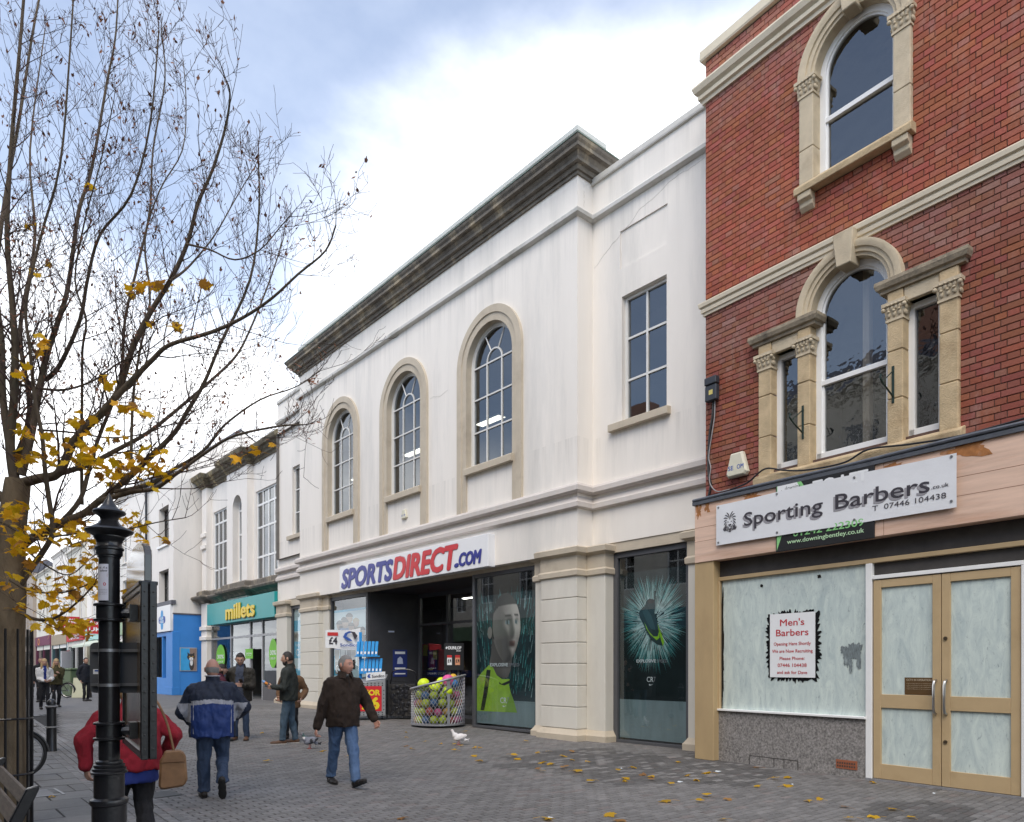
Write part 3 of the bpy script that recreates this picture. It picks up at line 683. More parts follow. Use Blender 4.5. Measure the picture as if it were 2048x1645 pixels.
m.poly([(e,-1.38,3.68),(e,-1.38,3.42),(e,-1.48,3.68)], 1)
toLet.part('print', m, [whitep, greenp])
m = MB(); letter(m, 'downing', e-.0015, -1.52, 4.335, .06, .26, mi=0); letter(m, 'bentley', e-.0015, -1.55, 4.24, .06, .24, mi=0)
m.tube([(e-.001,-1.42,4.27),(e-.001,-1.46,4.35),(e-.001,-1.50,4.27)], .003, 4, 0)
toLet.part('lettering', m, mat('print_ink', (.06,.07,.08), .5))
for s_, u_, z_, h_, w_, bd, mt_ in (('TO LET', -1.98, 4.225, .15, .84, .05, whitep), ('01242 222309', -1.66, 3.60, .10, 1.1, .02, greenp), ('www.downingbentley.co.uk', -1.56, 3.50, .065, 1.20, .012, mat('print_palegreen', (.5,.72,.45), .5))):
    m = MB(); letter(m, s_, e-.004, u_, z_, h_, w_, bold=bd); toLet.part('lettering', m, mt_)
ban = on_brick('banner', 'long white vinyl barber banner with a lion head fixed across the plywood fascia', 'banner', -2.1, 4.0)
vin = mat('white_vinyl', (.72,.73,.75), .35, .03, 3, .25, 5, spec=.5)
m = MB(); NU, NZ = 60, 10; vv = []
def bsurf(u, z): return FD - .045 - .010*mnoise.noise(Vector((u*1.3, z*2.2, 4))) - .012*math.sin(u*2.1+z)
def btop(u): return 4.335 + .012*math.sin(u*2.0)
def bbot(u): return 3.655 + (-.24-u)*-.006
for i in range(NU+1):
    u = -.24 - 3.72*i/NU
    for j in range(NZ+1):
        z = bbot(u) + (btop(u)-bbot(u))*j/NZ; vv.append((bsurf(u, z), u, z))
m.add(vv, [(i*(NZ+1)+j, (i+1)*(NZ+1)+j, (i+1)*(NZ+1)+j+1, i*(NZ+1)+j+1) for i in range(NU) for j in range(NZ)])
ban.part('cloth', m, vin, smooth=True)
def onban(off): return lambda x, y, U=0, Z=0: None
def bletter(mb, s, u, z, h, w, mi, bold=0., off=.004, shear=0.):
    letter(mb, s, 0, u, z, h, w, bold=bold, shear=shear, mi=mi, mp=lambda x, y: (bsurf(u-x, z+y)-off, u-x, z+y))
_ink = [mat('print_charcoal', (.045,.04,.05), .5), greyp]
for wd, u_, z_, h_, w_, bd in (('Sporting', -.80, 3.895, .215, 1.35, .010), ('Barbers', -2.34, 3.895, .215, 1.30, .010)):
    m = MB(); bletter(m, wd, u_+.03, z_-.028, h_, w_, 0, bd*1.5, .004); ban.part('letter_shadow', m, greyp); m = MB(); bletter(m, wd, u_, z_, h_, w_, 0, bd, .006); ban.part('lettering', m, _ink[0])
m = MB(); bletter(m, '.co.uk', -3.66, 3.92, .05, .21, 0, .006, .006); ban.part('lettering', m, _ink[0]); m = MB(); bletter(m, 'T  07446 104438', -2.88, 3.775, .072, .96, 0, 0, .006); ban.part('lettering', m, _ink[0])
# lion head emblem: curved mane locks, nose, eyes, chin
m = MB(); cu, cz = -.52, 3.99
def stroke(pts, w0, w1):
    n = len(pts)
    for i in range(n-1):
        (a, b_), (c_, d_) = pts[i], pts[i+1]; dx_, dz_ = c_-a, d_-b_; L = math.hypot(dx_, dz_) or 1; nx, nz = -dz_/L, dx_/L
        wa = w0*math.sin(math.pi*min(1, (i+.25)/n)) + w1; wb = w0*math.sin(math.pi*min(1, (i+1.25)/n)) + w1
        m.poly([(bsurf(cu-x, cz+y)-.005, cu-x, cz+y) for x, y in ((a+nx*wa,b_+nz*wa),(c_+nx*wb,d_+nz*wb),(c_-nx*wb,d_-nz*wb),(a-nx*wa,b_-nz*wa))])
for sg in (-1, 1):
    for k in range(9):
        a0 = R(84 - k*19); r0, r1 = .085, .165 + (.02 if k < 3 else 0)
        P = []
        for t_ in range(6):
            f = t_/5; a_ = a0 - f*R(22); r_ = r0 + (r1-r0)*f; P.append((sg*math.cos(a_)*r_*.72, math.sin(a_)*r_*1.0 + .02))
        stroke(P, .008, .001)
    for k in range(5):
        P = [(sg*(.085+.012*k - .03*f*f), -.02 - .10*f - .012*k*(1-f)) for f in (0,.25,.5,.75,1)]; stroke(P, .005, .001)
    stroke([(sg*.022,.02),(sg*.045,.028)], .005, .002); stroke([(sg*.006,.06),(sg*.012,.10),(sg*.02,.13)], .006, .001); stroke([(0,-.055),(sg*.03,-.062),(sg*.05,-.05)], .003, .001)
    stroke([(sg*.015,-.11),(sg*.02,-.13),(sg*.012,-.15)], .005, .001)
stroke([(-.03,-.025),(0,-.032),(.03,-.025)], .012, .003); stroke([(0,-.035),(0,-.06)], .004, .002); stroke([(-.03,-.095),(0,-.10),(.03,-.095)], .009, .002)
ban.part('emblem', m, MATS['print_charcoal'])
for (u, z) in ((-.285,4.29),(-.285,3.70),(-1.40,4.30),(-1.40,3.70),(-2.62,4.30),(-2.62,3.70),(-3.90,4.29),(-3.90,3.72)):
    t = MB(); t.tube([(bsurf(u,z)-.001,u,z),(bsurf(u,z)-.009,u,z)], .017, 10); ban.part('eyelet', t, mat('zinc', (.3,.3,.31), .35, .1, 9, metal=.9))
pos = on_brick('window_poster', 'white poster with red barber lettering taped inside the whitewashed shop window', 'poster', -1.49, 1.94)
e = S+.012; m = MB(); m.box(e, e+.004, -1.89, -1.11, 1.44, 2.45); pos.part('sheet', m, whitep)
m = MB(); redp = mat('print_red', (.50,.03,.045), .5, .05)
for s_, z, h, w in (("Men's",2.255,.105,.42),('Barbers',2.095,.105,.56),('Opening Here Shortly',1.945,.052,.64),('We are Now Recruiting',1.83,.052,.70),('Please Phone:',1.715,.05,.43),('07446 104438',1.605,.055,.50),('and ask for Dave',1.495,.05,.52)):
    m = MB(); letter(m, s_, e-.003, -1.50, z, h, w, bold=.014, center=True); pos.part('lettering', m, redp)
ct = on_brick('sticker', 'brown security camera sticker low on the left door pane', 'sticker', -3.45, 1.33)
e = S+.008; m = MB(); m.box(e, e+.003, -3.575, -3.21, 1.225, 1.46); ct.part('sheet', m, mat('print_brown', (.10,.055,.02), .5))
m = MB(); letter(m, 'CCTV IN OPERATION', e-.002, -3.235, 1.415, .026, .32, bold=.015)
for i in range(4): letter(m, 'a video recording system is in use on these premises', e-.002, -3.235, 1.375-i*.025, .011, .32)
ct.part('lettering', m, mat('print_tan', (.5,.42,.3), .5))
# alarm box, junction box, cables, basket brackets
cream_pl = mat('cream_plastic', (.66,.63,.50), .45, .05, 6, dark=(.5,.46,.33), dfac=.4); bluep = mat('print_blue', (.03,.09,.36), .5)
def alarm(loc, rz, sc, label, word):
    t = Thing('alarm_box', label, 'alarm box', loc, rz, 'burglar alarm boxes'); m = MB()
    a = [(-.13,.23),(.13,.23),(.24,-.17),(.19,-.23),(-.19,-.23),(-.24,-.17)]; b_ = [(p[0]*.86, p[1]*.88) for p in a]; K = 6
    m.add([(0,p[0]*sc,p[1]*sc) for p in a]+[(-.07*sc,p[0]*sc,p[1]*sc) for p in a]+[(-.11*sc,p[0]*sc,p[1]*sc) for p in b_], [(i,(i+1) % K,K+(i+1) % K,K+i) for i in range(K)]+[(K+i,K+(i+1) % K,2*K+(i+1) % K,2*K+i) for i in range(K)]+[tuple(range(2*K,3*K))])
    t.part('casing', m, cream_pl, bevel=.006*sc); m = MB(); letter(m, word[0], -.112*sc, .17*sc, -.10*sc, .085*sc, .12*sc, bold=.02); letter(m, word[1], -.112*sc, -.03*sc, -.10*sc, .085*sc, .15*sc, bold=.02)
    t.part('lettering', m, bluep)
alarm(bpt(-.02, -.46, 5.02), -BA, .88, 'cream alarm box low on the red brick wall above the fascia', ('SE', 'OM'))
jb = Thing('junction_box', 'dark grey cable box with a yellow label high on the brick wall edge', 'cable box', bpt(-.02, .06, 6.42), -BA)
m = MB(); m.box(-.10, 0, -.12, .12, -.17, .10); m.box(-.115, 0, -.125, .125, .11, .24); jb.part('casing', m, mat('dark_plastic', (.035,.04,.05), .5, .1, 9), bevel=.012); m = MB(); m.box(-.1025, -.1, -.05, .03, -.07, .01); jb.part('label_plate', m, mat('yellow_plate', (.6,.5,.15), .5))
def cable(pts, r, mt, label, seed=0):
    P = [Vector(p) for p in pts]; Q = []
    for i in range(len(P)-1):
        p0, p1, p2, p3 = P[max(i-1,0)], P[i], P[i+1], P[min(i+2,len(P)-1)]
        for k in range(6):
            t = k/6; Q.append(.5*((2*p1)+(p2-p0)*t+(2*p0-5*p1+4*p2-p3)*t*t+(3*p1-p0-3*p2+p3)*t**3))
    Q.append(P[-1]); o0 = Q[0].copy(); mm = MB(); mm.tube([q-o0 for q in Q], r, 6); o = single('cable', mm, mt, label, 'cable', o0, smooth=True); return o
blk = mat('black_cable', (.02,.02,.022), .5); gry = mat('grey_cable', (.30,.29,.29), .5)
cable([bpt(-.03,u,z) for u, z in ((.06,6.25),(.08,6.0),(.14,5.7),(.17,5.3),(.16,5.0),(.12,4.8),(.17,4.6))], .022, blk, 'thick black cable bundle running down the edge of the brick wall')
cable([bpt(-.045,u,z) for u, z in ((.02,6.25),(.03,5.95),(.10,5.6),(.15,5.3),(.11,5.1),(.13,4.85),(-.02,4.66),(-.3,4.64))], .010, gry, 'thin grey cable looping down beside the black bundle on the brick wall')
cable([bpt(d,u,z) for d, u, z in ((-.05,-.3,4.63),(-.12,-.7,4.66),(-.16,-1.05,4.80),(-.17,-1.4,4.70),(-.2,-1.8,4.61),(-.22,-2.4,4.58),(-.2,-2.75,4.69),(-.18,-3.3,4.63),(-.22,-3.9,4.57),(-.1,-4.4,4.62),(-.05,-6,4.72))], .014, blk, 'black cable sagging along the top of the fascia below the stone sill')
def bracket(u, z, label):
    t = Thing('hanging_bracket', label, 'bracket', bpt(-PR, u, z), -BA, 'basket brackets'); m = MB(); m.box(-.012, 0, -.018, .018, -.26, .26); t.part('back_plate', m, mat('green_iron', (.012,.03,.022), .4, .1, 9), bevel=.003)
    m = MB(); m.tube([(0,0,.20),(-.30,0,-.03)], .008, 6); m.tube([(0,0,-.17),(-.30,0,-.04),(-.36,0,.01),(-.35,0,.06),(-.31,0,.06)], .013, 6); t.part('arm', m, MATS['green_iron'], smooth=True)
bracket(WC_L+.70, 5.40, 'dark green iron basket bracket beside the narrow left light of the venetian window')
bracket(WC_L-.67, 5.55, 'dark green iron basket bracket on the stone pier right of the arched pane')
# ------------------------------------------------------------------ white rendered store with three arched windows
XB, XW = 11.1, 11.58
wb = Thing('white_store', 'long white rendered store with three tall arched windows and a dark stone cornice', 'building', (XB, 17.85, 0), 0, off=(XB, 17.85, 0))
WIN = (13.83, 17.79, 21.68); ZS, ZB, HW = 9.24, 6.69, .91
m = MB()
m.sheet(XB, rect(10.8, 24.9, 4.10, 12.26), [arch_poly(c, HW+.012, ZB-.02, ZS, 20) for c in WIN], .20)
for y in (10.8, 24.9): m.quad((XB, y, 4.1), (XW+.1, y, 4.1), (XW+.1, y, 12.26), (XB, y, 12.26))
m.quad((XB, 10.8, 4.1), (XB, 24.9, 4.1), (XB+.25, 24.9, 4.1), (XB+.25, 10.8, 4.1))
m.sheet(XW, rect(7.4, 10.8, 4.26, 12.18), [rect(8.8, 9.96, 6.78, 9.42), rect(8.78, 10.01, 10.02, 10.82)], .05)
m.sheet(XW, rect(24.9, 28.06, 4.26, 12.18), [rect(25.55, 26.65, 6.72, 9.36)], .05)
m.quad((XW+.03, 8.7, 9.95), (XW+.03, 10.1, 9.95), (XW+.03, 10.1, 10.9), (XW+.03, 8.7, 10.9))
for a, b_ in ((7.4, 10.8), (24.9, 28.06)): m.quad((XW, a, 4.26), (XW, b_, 4.26), (XW+.3, b_, 4.26), (XW+.3, a, 4.26)); m.quad((XW, a, 12.18), (XW, b_, 12.18), (XW+.4, b_, 12.18), (XW+.4, a, 12.18))
m.quad((XW, 28.06, 0), (XW+9, 28.06, 0), (XW+9, 28.06, 12.18), (XW, 28.06, 12.18)); m.quad((XW, 7.4, 4.2), (XW+9, 7.4, 4.2), (XW+9, 7.4, 12.18), (XW, 7.4, 12.18))
m.quad((XW+9, 7.4, 0), (XW+9, 28.06, 0), (XW+9, 28.06, 12.1), (XW+9, 7.4, 12.1)); m.quad((XW+.4, 7.4, 12.1), (XW+.4, 28.06, 12.1), (XW+9, 28.06, 12.1), (XW+9, 7.4, 12.1))
# inner jambs of the flat windows
for (a, b_, z0, z1) in ((8.8, 9.96, 6.78, 9.42), (25.55, 26.65, 6.72, 9.36)):
    m.add([(XW+.05, a, z0), (XW+.05, b_, z0), (XW+.05, b_, z1), (XW+.05, a, z1), (XW+.25, a, z0), (XW+.25, b_, z0), (XW+.25, b_, z1), (XW+.25, a, z1)], [(0,1,5,4),(1,2,6,5),(2,3,7,6),(3,0,4,7)])
wb.part('facade_wall', m, store_render)
plan = [(XW, 7.4), (XW, 10.8), (XB, 10.8), (XB, 24.9), (XW, 24.9), (XW, 28.06)]
def wcourse(name, path, prof, mm, **k): return wb.part(name, MB().mould(path, prof, side=1), mm, **k)
wcourse('string_course', plan, [(-.02,11.34),(.06,11.35),(.11,11.37),(.12,11.44),(.10,11.47),(-.02,11.54)], mat('render_string', (.66,.64,.60), .85, .08, 2, .1, 90, dark=(.33,.32,.28), dfac=.75))
band = mat('band_stone', (0.60, 0.55, 0.51), 0.85, 0.06, 2, 0.12, 120, dark=(.45,.40,.36), dfac=.5)
wcourse('band_course', plan, [(-.02,5.36),(.10,5.37),(.14,5.40),(.14,5.50),(.10,5.56),(-.02,5.58)], band)
wcourse('band_course', plan, [(-.02,5.03),(.07,5.04),(.10,5.06),(.10,5.16),(.06,5.20),(-.02,5.34)], band)
for a, b_ in ((7.4, 10.8), (24.9, 28.06)):
    wb.part('coping', MB().mould([(XW, a), (XW, b_)], [(-.4,12.17),(.05,12.17),(.06,12.20),(.06,12.30),(-.4,12.36)], side=1), mat('coping_stone', (.62,.60,.56), .85, .1, 3, .1, 60, dark=(.4,.39,.35), dfac=.6))
wb.part('cornice', MB().mould([(XW+.4, 10.8), (XB, 10.8), (XB, 24.9), (XW+.4, 24.9)],
        [(-.05,12.22),(.045,12.22),(.045,12.29),(.09,12.29),(.11,12.34),(.115,12.385),(.20,12.385),(.20,12.455),(.235,12.50),(.25,12.545),(.345,12.545),(.345,12.615),(.39,12.66),(.405,12.70),(.405,12.735),(.36,12.75),(-.05,12.78)], side=1), stone_dirty)
m = MB(); m.mould([(XW+.4, 10.78), (XB-.02, 10.78), (XB-.02, 24.92), (XW+.4, 24.92)], [(-.4,12.75),(0,12.75),(.0,13.14),(.03,13.16),(.03,13.26),(-.4,13.30)], side=1); wb.part('blocking_course', m, mat('blocking_stone', (.55,.56,.53), .85, .08, 2, dark=(.42,.46,.43), dfac=.5))
m = MB(); m.mould([(XW+.4, 10.8), (XB, 10.8), (XB, 24.9), (XW+.4, 24.9)], [(.30,12.747),(.425,12.722),(.43,12.735),(.36,12.765),(.30,12.77)], side=1); wb.part('lead_edge', m, mat('verdigris', (.28,.36,.32), .7, .15, 5))
for c in WIN:
    m = MB(); m.sweep_arch(XB, c, ZS, 5.57, [(HW-.004,-.195),(HW-.004,.04),(HW+.17,.045),(HW+.18,.075),(HW+.36,.075),(HW+.36,-.02)], 28); wb.part('window_surround', m, stone_buff, smooth=True)
    m = MB(); m.extrude([(XB-.13,6.50),(XB-.13,6.66),(XB-.11,6.68),(XB+.2,6.71),(XB+.2,6.50)], 'y', c-HW-.05, c+HW+.0); wb.part('window_sill', m, stone_buff, bevel=.006)
    f = MB(); d = XB+.13
    f.sweep_arch(d, c, ZS, 6.71, [(HW+.006,-.09),(HW+.006,.0),(HW-.07,.0),(HW-.07,-.02),(HW-.10,-.02),(HW-.10,-.09)], 24); fr = wb.part('window_frame', f, frame_cream)
    b_ = MB(); t_ = .019; d0, d1 = d+.02, d+.07
    for u in (-.29, .29): b_.box(d0, d1, c+u-t_, c+u+t_, 6.72, ZS+.02)
    for z in (7.61, 8.45, 9.26): b_.box(d0+.002, d1-.002, c-HW+.08, c+HW-.08, z-t_, z+t_)
    b_.sweep_arch(d0+.003, c, 9.27, None, [(.31,-.045),(.31,0),(.272,0),(.272,-.045)], 14)
    for a in (R(62), R(118)):
        P = [(d0+.025, c+math.cos(a)*r_, 9.27+math.sin(a)*r_) for r_ in (.30, .84)]; b_.tube(P, .021, 4)
    b_.box(d0-.01, d1+.01, c-HW+.05, c+HW-.05, 6.71, 6.76); wb.part('glazing_bar', b_, frame_cream, parent=fr)
    g = MB(); P = arch_poly(c, HW-.09, 6.72, ZS, 20); g.add([(d+.05, p[0], p[1]) for p in P], [tuple(range(len(P)))]); wb.part('pane', g, win_glass, parent=fr)
def flat_window(th, X, u0, u1, z0, z1, cols, rows, mt, glass_m=win_glass, fw=.07, d=.10, bar=.022, rowz=None, sill=None):
    f = MB(); frame_rect(f, X+d, X+d+.08, u0, u1, z0, z1, fw); fr = th.part('window_frame', f, mt, bevel=.003)
    b_ = MB()
    for i in range(1, cols): u = u0 + (u1-u0)*i/cols; b_.box(X+d+.012, X+d+.065, u-bar, u+bar, z0+fw, z1-fw)
    for z in (rowz or [z0 + (z1-z0)*i/rows for i in range(1, rows)]): b_.box(X+d+.015, X+d+.062, u0+fw, u1-fw, z-bar, z+bar)
    if b_.v: th.part('glazing_bar', b_, mt, parent=fr)
    g = MB(); g.quad((X+d+.045, u0+.02, z0+.02), (X+d+.045, u1-.02, z0+.02), (X+d+.045, u1-.02, z1-.02), (X+d+.045, u0+.02, z1-.02)); th.part('pane', g, glass_m, parent=fr)
    return fr
flat_window(wb, XW, 8.8, 9.96, 6.78, 9.42, 2, 3, frame_cream)
flat_window(wb, XW, 25.55, 26.65, 6.72, 9.36, 2, 3, frame_cream)
for a, b_, z in ((8.70, 10.26, 6.61), (25.35, 26.95, 6.55)):
    m = MB(); m.extrude([(XW-.12,z),(XW-.12,z+.15),(XW+.12,z+.18),(XW+.12,z)], 'y', a, b_); wb.part('window_sill', m, stone_buff, bevel=.006)
m = MB()
def room(m, x0, x1, y0, y1, z0, z1, mi=0): m.add([(x0,y0,z0),(x1,y0,z0),(x1,y1,z0),(x0,y1,z0),(x0,y0,z1),(x1,y0,z1),(x1,y1,z1),(x0,y1,z1)], [(0,1,2,3),(4,5,6,7),(0,1,5,4),(1,2,6,5),(2,3,7,6)], mi)
room(m, XB+.35, 17, 10.9, 27.9, 5.9, 10.9); room(m, XW+.3, 13.5, 7.6, 10.85, 6.2, 10.0); wb.part('upper_room', m, mid_room)
lit = mat('lit_panel', (.9,.9,.85), .5, 0, emit=((1, .93, .75), 2.2))
for y, z in ((24.2, 8.75), (20.5, 8.85), (16.4, 8.85)):
    t = Thing('ceiling_light', 'lit ceiling panel seen through the %s arched window' % {24.2: 'left', 20.5: 'middle', 16.4: 'right'}[y], 'light', (13.2, y, z), 0, 'ceiling lights upstairs'); q = MB(); q.box(-.15, .15, -.55, .55, 0, .05); t.part('housing', q, frame_white); q = MB(); q.box(-.13, .13, -.53, .53, -.012, -.002); t.part('diffuser', q, lit)
alarm((XB-.002, 17.72, 6.02), 0, .58, 'cream alarm box under the middle arched window of the white store', ('SE', 'OM'))
for P in ([(XW-.002, y, z) for y, z in ((10.75,10.35),(10.3,10.62),(9.9,10.78),(9.5,11.02),(9.1,11.10),(8.6,11.24),(8.1,11.22),(7.6,11.30))], [(XB-.002, y, z) for y, z in ((15.6,9.0),(16.0,8.93),(16.3,9.02),(16.45,8.97))], [(XB+.2, 10.798, z) for z in (12.1,11.9,11.7,11.6)]):
    q = MB(); Q = []
    for i in range(len(P)-1):
        for k in range(5): f = k/5; Q.append((P[i][0], P[i][1]+(P[i+1][1]-P[i][1])*f + random.uniform(-.015,.015), P[i][2]+(P[i+1][2]-P[i][2])*f + random.uniform(-.015,.015)))
    q.tube(Q, .0028, 4); wb.part('crack', q, mat('crack_dark', (.52,.49,.45), .9))
# piers of the shopfront
def pier(X, y0, y1, rust=True, Xback=None):
    Xb = Xback or X+.5; zb = G((y0+y1)/2)
    if rust:
        zj = [.25, .73, 1.20, 1.68, 2.14, 2.63, 3.12, 3.60]
        core = MB(); core.box(X+.018, Xb, y0+.018, y1-.018, -.1, 3.62); p = wb.part('pier', core, render_cream)
        for a, b_ in zip(zj, zj[1:]):
            q = MB(); q.box(X+random.uniform(-.001, .001), Xb-.004, y0, y1, a+.011, b_-.011); wb.part('rusticated_block', q, render_cream, parent=p, bevel=.007)
    else:
        q = MB(); q.box(X, Xb, y0, y1, -.1, 3.62); p = wb.part('pier', q, render_cream, bevel=.008)
    pl_ = [(Xb, y0), (X, y0), (X, y1), (Xb, y1)]
    wb.part('plinth', MB().mould(pl_, [(-.05,-.1),(.075,-.1),(.08,zb+.12),(.05,zb+.16),(0.0,zb+.24),(-.05,zb+.25)], side=1), stone_buff, parent=p)
    wb.part('capital', MB().mould(pl_, [(-.05,3.575),(.02,3.58),(.045,3.60),(.05,3.70),(.02,3.735),(.012,3.74),(.012,4.03),(.05,4.05),(.11,4.08),(.12,4.19),(.07,4.22),(-.05,4.24)], side=1), stone_buff, parent=p)
pier(XB, 10.82, 11.95); pier(XB+.30, 10.27, 10.818, False); pier(XB+.16, 11.955, 12.32, False)
pier(XB, 23.38, 24.85); pier(XB+.16, 22.90, 23.378, False); pier(XW-.1, 26.95, 27.95, False); pier(XW-.02, 7.5, 8.28, False)
# glazed shopfront
def shop_bay(X, u0, u1, z0, z1, fw=.10, mt=frame_grey, gm=shop_glass):
    f = MB(); frame_rect(f, X, X+.10, u0, u1, z0, z1, fw, wb=.06); fr = wb.part('shop_window_frame', f, mt, bevel=.004)
    g = MB(); g.quad((X+.05, u0+.05, z0), (X+.05, u1-.05, z0), (X+.05, u1-.05, z1), (X+.05, u0+.05, z1)); wb.part('pane', g, gm, parent=fr); return fr
XS = 11.32
shop_bay(XS, 12.30, 14.82, .05, 4.0); shop_bay(XS, 20.30, 22.92, .08, 4.0, .12); shop_bay(11.66, 8.28, 10.28, .0, 4.05, .12); shop_bay(11.66, 24.8, 26.96, .10, 4.0, .12)
m = MB(); m.box(XS+.0, XS+.2, 12.3, 22.92, 4.0, 4.16); m.box(XW+.02, XW+.25, 7.5, 10.3, 4.05, 4.28); m.box(XW+.02, XW+.25, 24.88, 27, 4.0, 4.28); wb.part('beam', m, stone_buff)
m = MB(); m.quad((XS+.101, 20.30, 0), (13.0, 19.9, 0), (13.0, 19.9, 4.0), (XS+.101, 20.30, 4.0)); m.quad((XS+.101, 14.83, 0), (13.0, 14.83, 0), (13.0, 14.83, 4.0), (XS+.101, 14.83, 4.0)); m.quad((XS+.1, 14.8, 4.0), (XS+.1, 20.4, 4.0), (13, 20.4, 4.0), (13, 14.8, 4.0))
wb.part('porch_lining', m, mat('charcoal_cladding', (.04,.04,.045), .6, .15, 3))
f = MB()
for u in (19.78, 18.2, 16.55, 14.9): f.box(12.95, 13.05, u, u+.09, .04, 4.0)
f.box(12.952, 13.048, 14.9, 19.85, 3.86, 4.0); f.box(12.952, 13.048, 14.9, 19.85, .04, .14); f.box(12.952, 13.048, 14.9, 19.85, 2.95, 3.02); fr = wb.part('door_frame', f, frame_grey)
for u0, u1 in ((14.98, 16.55), (16.63, 18.2), (18.28, 19.79)):
    g = MB(); g.quad((13.0, u0, .1), (13.0, u1, .1), (13.0, u1, 3.9), (13.0, u0, 3.9)); wb.part('pane', g, glass('door_glass', (.8,.85,.85), .10), parent=fr)
m = MB(); room(m, 13.1, 11.50+8, 12.0, 27.9, .02, 4.35); wb.part('ground_floor_room', m, mid_room)
m = MB(); room(m, 11.75, 13.08, 20.35, 27.9, .02, 4.35); room(m, 11.75, 13.08, 7.55, 14.8, .02, 4.35); wb.part('window_backing', m, dark_room)
shop_lit = mat('shop_lit_panel', (.9,.9,.85), .5, 0, emit=((1, .95, .85), 14.0))
for k, (x, y) in enumerate(((14.2, 17.2), (14.2, 19.6), (16.2, 18.4), (16.2, 21.0))):
    t = Thing('strip_light', ('lit strip light on the store ceiling inside the doors, %s' % ('front right', 'front left', 'rear right', 'rear left')[k]), 'light', (x, y, 4.2), 0, 'strip lights inside the store'); q = MB(); q.box(-.09, .09, -.75, .75, 0, .06); t.part('housing', q, frame_white); q = MB(); q.box(-.07, .07, -.73, .73, -.012, -.002); t.part('diffuser', q, shop_lit)
# big sign over the entrance
XSG = 10.88
sg = Thing('shop_sign', 'long white sign box with blue and red italic lettering over the store entrance', 'sign', (XSG, 17.5, 4.06), 0, off=(XSG, 17.5, 4.06))
sign_white = mat('sign_acrylic', (.80,.80,.81), .3, .02, 2)
m = MB(); m.box(XSG, XB+.01, yx(976, XSG), yx(679, XSG), 4.06, 4.87); sg.part('panel', m, sign_white, bevel=.01)
sblue = mat('sign_blue', (.022,.028,.25), .35, .03); sred = mat('sign_red', (.58,.018,.028), .35, .03)
shad = mat('sign_rim', (.42,.42,.46), .4)
def sline(s_, px0, px1, z, h, mt_, bd):
    u0, u1 = yx(px0, XSG), yx(px1, XSG); w = u0-u1
    m = MB(); letter(m, s_, XSG-.004, u0, z, h, w, bold=bd+.022, shear=.2); sg.part('letter_rim', m, shad)
    m = MB(); letter(m, s_, XSG-.016, u0, z, h, w, bold=bd, shear=.2, depth=.009); sg.part('lettering', m, mt_)
sline('SPORTS', 683, 787, 4.16, .57, sblue, .048); sline('DIRECT', 786, 917, 4.16, .60, sred, .048); sline('.', 909, 918, 4.19, .42, sblue, .04); sline('COM', 918, 964, 4.19, .32, sblue, .045)

# ------------------------------------------------------------------ shop with the turquoise fascia
XM = 11.7
ms = Thing('outdoor_shop', 'white two storey shop with tall multi pane windows, sooty ledge and turquoise fascia', 'building', (XM, 33, 0), 0, off=(XM, 33, 0))
m = MB(); zt = 10.75
YR, YL = 28.07, 38.0
m.sheet(XM+.28, rect(YR, 31.75, 3.7, zt), [rect(28.9, 31.45, 5.45, 9.36)], .1)
m.sheet(XM, rect(31.75, 34.35, 3.7, zt), [arch_poly(33.0, .57, 5.5, 8.9, 14)], .35)
m.sheet(XM+.28, rect(34.35, 37.3, 3.7, zt), [rect(34.75, 37.1, 5.45, 9.36)], .1)
m.sheet(XM, rect(37.3, YL, 3.7, zt))
for y in (31.75, 34.35, 37.3): m.quad((XM, y, 3.7), (XM+.3, y, 3.7), (XM+.3, y, zt), (XM, y, zt))
m.quad((XM, YL, 0), (XM+9, YL, 0), (XM+9, YL, zt), (XM, YL, zt)); m.quad((XM+.2, YR, zt+.5), (XM+9, YR, zt+.5), (XM+9, YL, zt+.5), (XM+.2, YL, zt+.5)); m.quad((XM+9, YR, 0), (XM+9, YL, 0), (XM+9, YL, zt+.5), (XM+9, YR, zt+.5)); m.quad((XM+.3, YR, 9), (XM+9, YR, 9), (XM+9, YR, zt+.5), (XM+.3, YR, zt+.5))
ms.part('facade_wall', m, render_white)
pth = [(XM+.28, YR), (XM+.28, 31.75), (XM, 31.75), (XM, 34.35), (XM+.28, 34.35), (XM+.28, 37.3), (XM, 37.3), (XM, YL+.0), (XM+.5, YL)]
ms.part('cornice', MB().mould(pth, [(-.05,zt-.12),(.05,zt-.12),(.08,zt-.02),(.16,zt+.02),(.18,zt+.10),(.26,zt+.16),(.30,zt+.24),(.40,zt+.28),(.44,zt+.42),(.44,zt+.48),(-.05,zt+.56)], side=1), mat('cornice_mossy', (.13,.11,.075), .9, .35, 4, .4, 30, dark=(.50,.40,.22), dfac=.95, stretch=(1,.9,.3)))
ms.part('stone_ledge', MB().mould(pth, [(-.05,4.80),(.10,4.82),(.16,4.92),(.28,4.98),(.40,5.02),(.44,5.10),(.42,5.16),(.20,5.22),(.20,5.40),(.12,5.46),(-.05,5.48)], side=1), stone_dirty)
flat_window(ms, XM+.28, 28.9, 31.45, 5.45, 9.36, 4, 4, frame_white, d=.06, bar=.045, rowz=[6.45, 7.75, 8.75])
flat_window(ms, XM+.28, 34.75, 37.1, 5.45, 9.36, 4, 4, frame_white, d=.06, bar=.045, rowz=[6.45, 7.75, 8.75])
f = MB(); f.sweep_arch(XM+.30, 33.0, 8.9, 5.5, [(.57,-.06),(.57,.0),(.50,.0),(.50,-.06)], 16)
for z in (6.6, 7.75, 8.85): f.box(XM+.31, XM+.36, 32.45, 33.55, z-.04, z+.04)
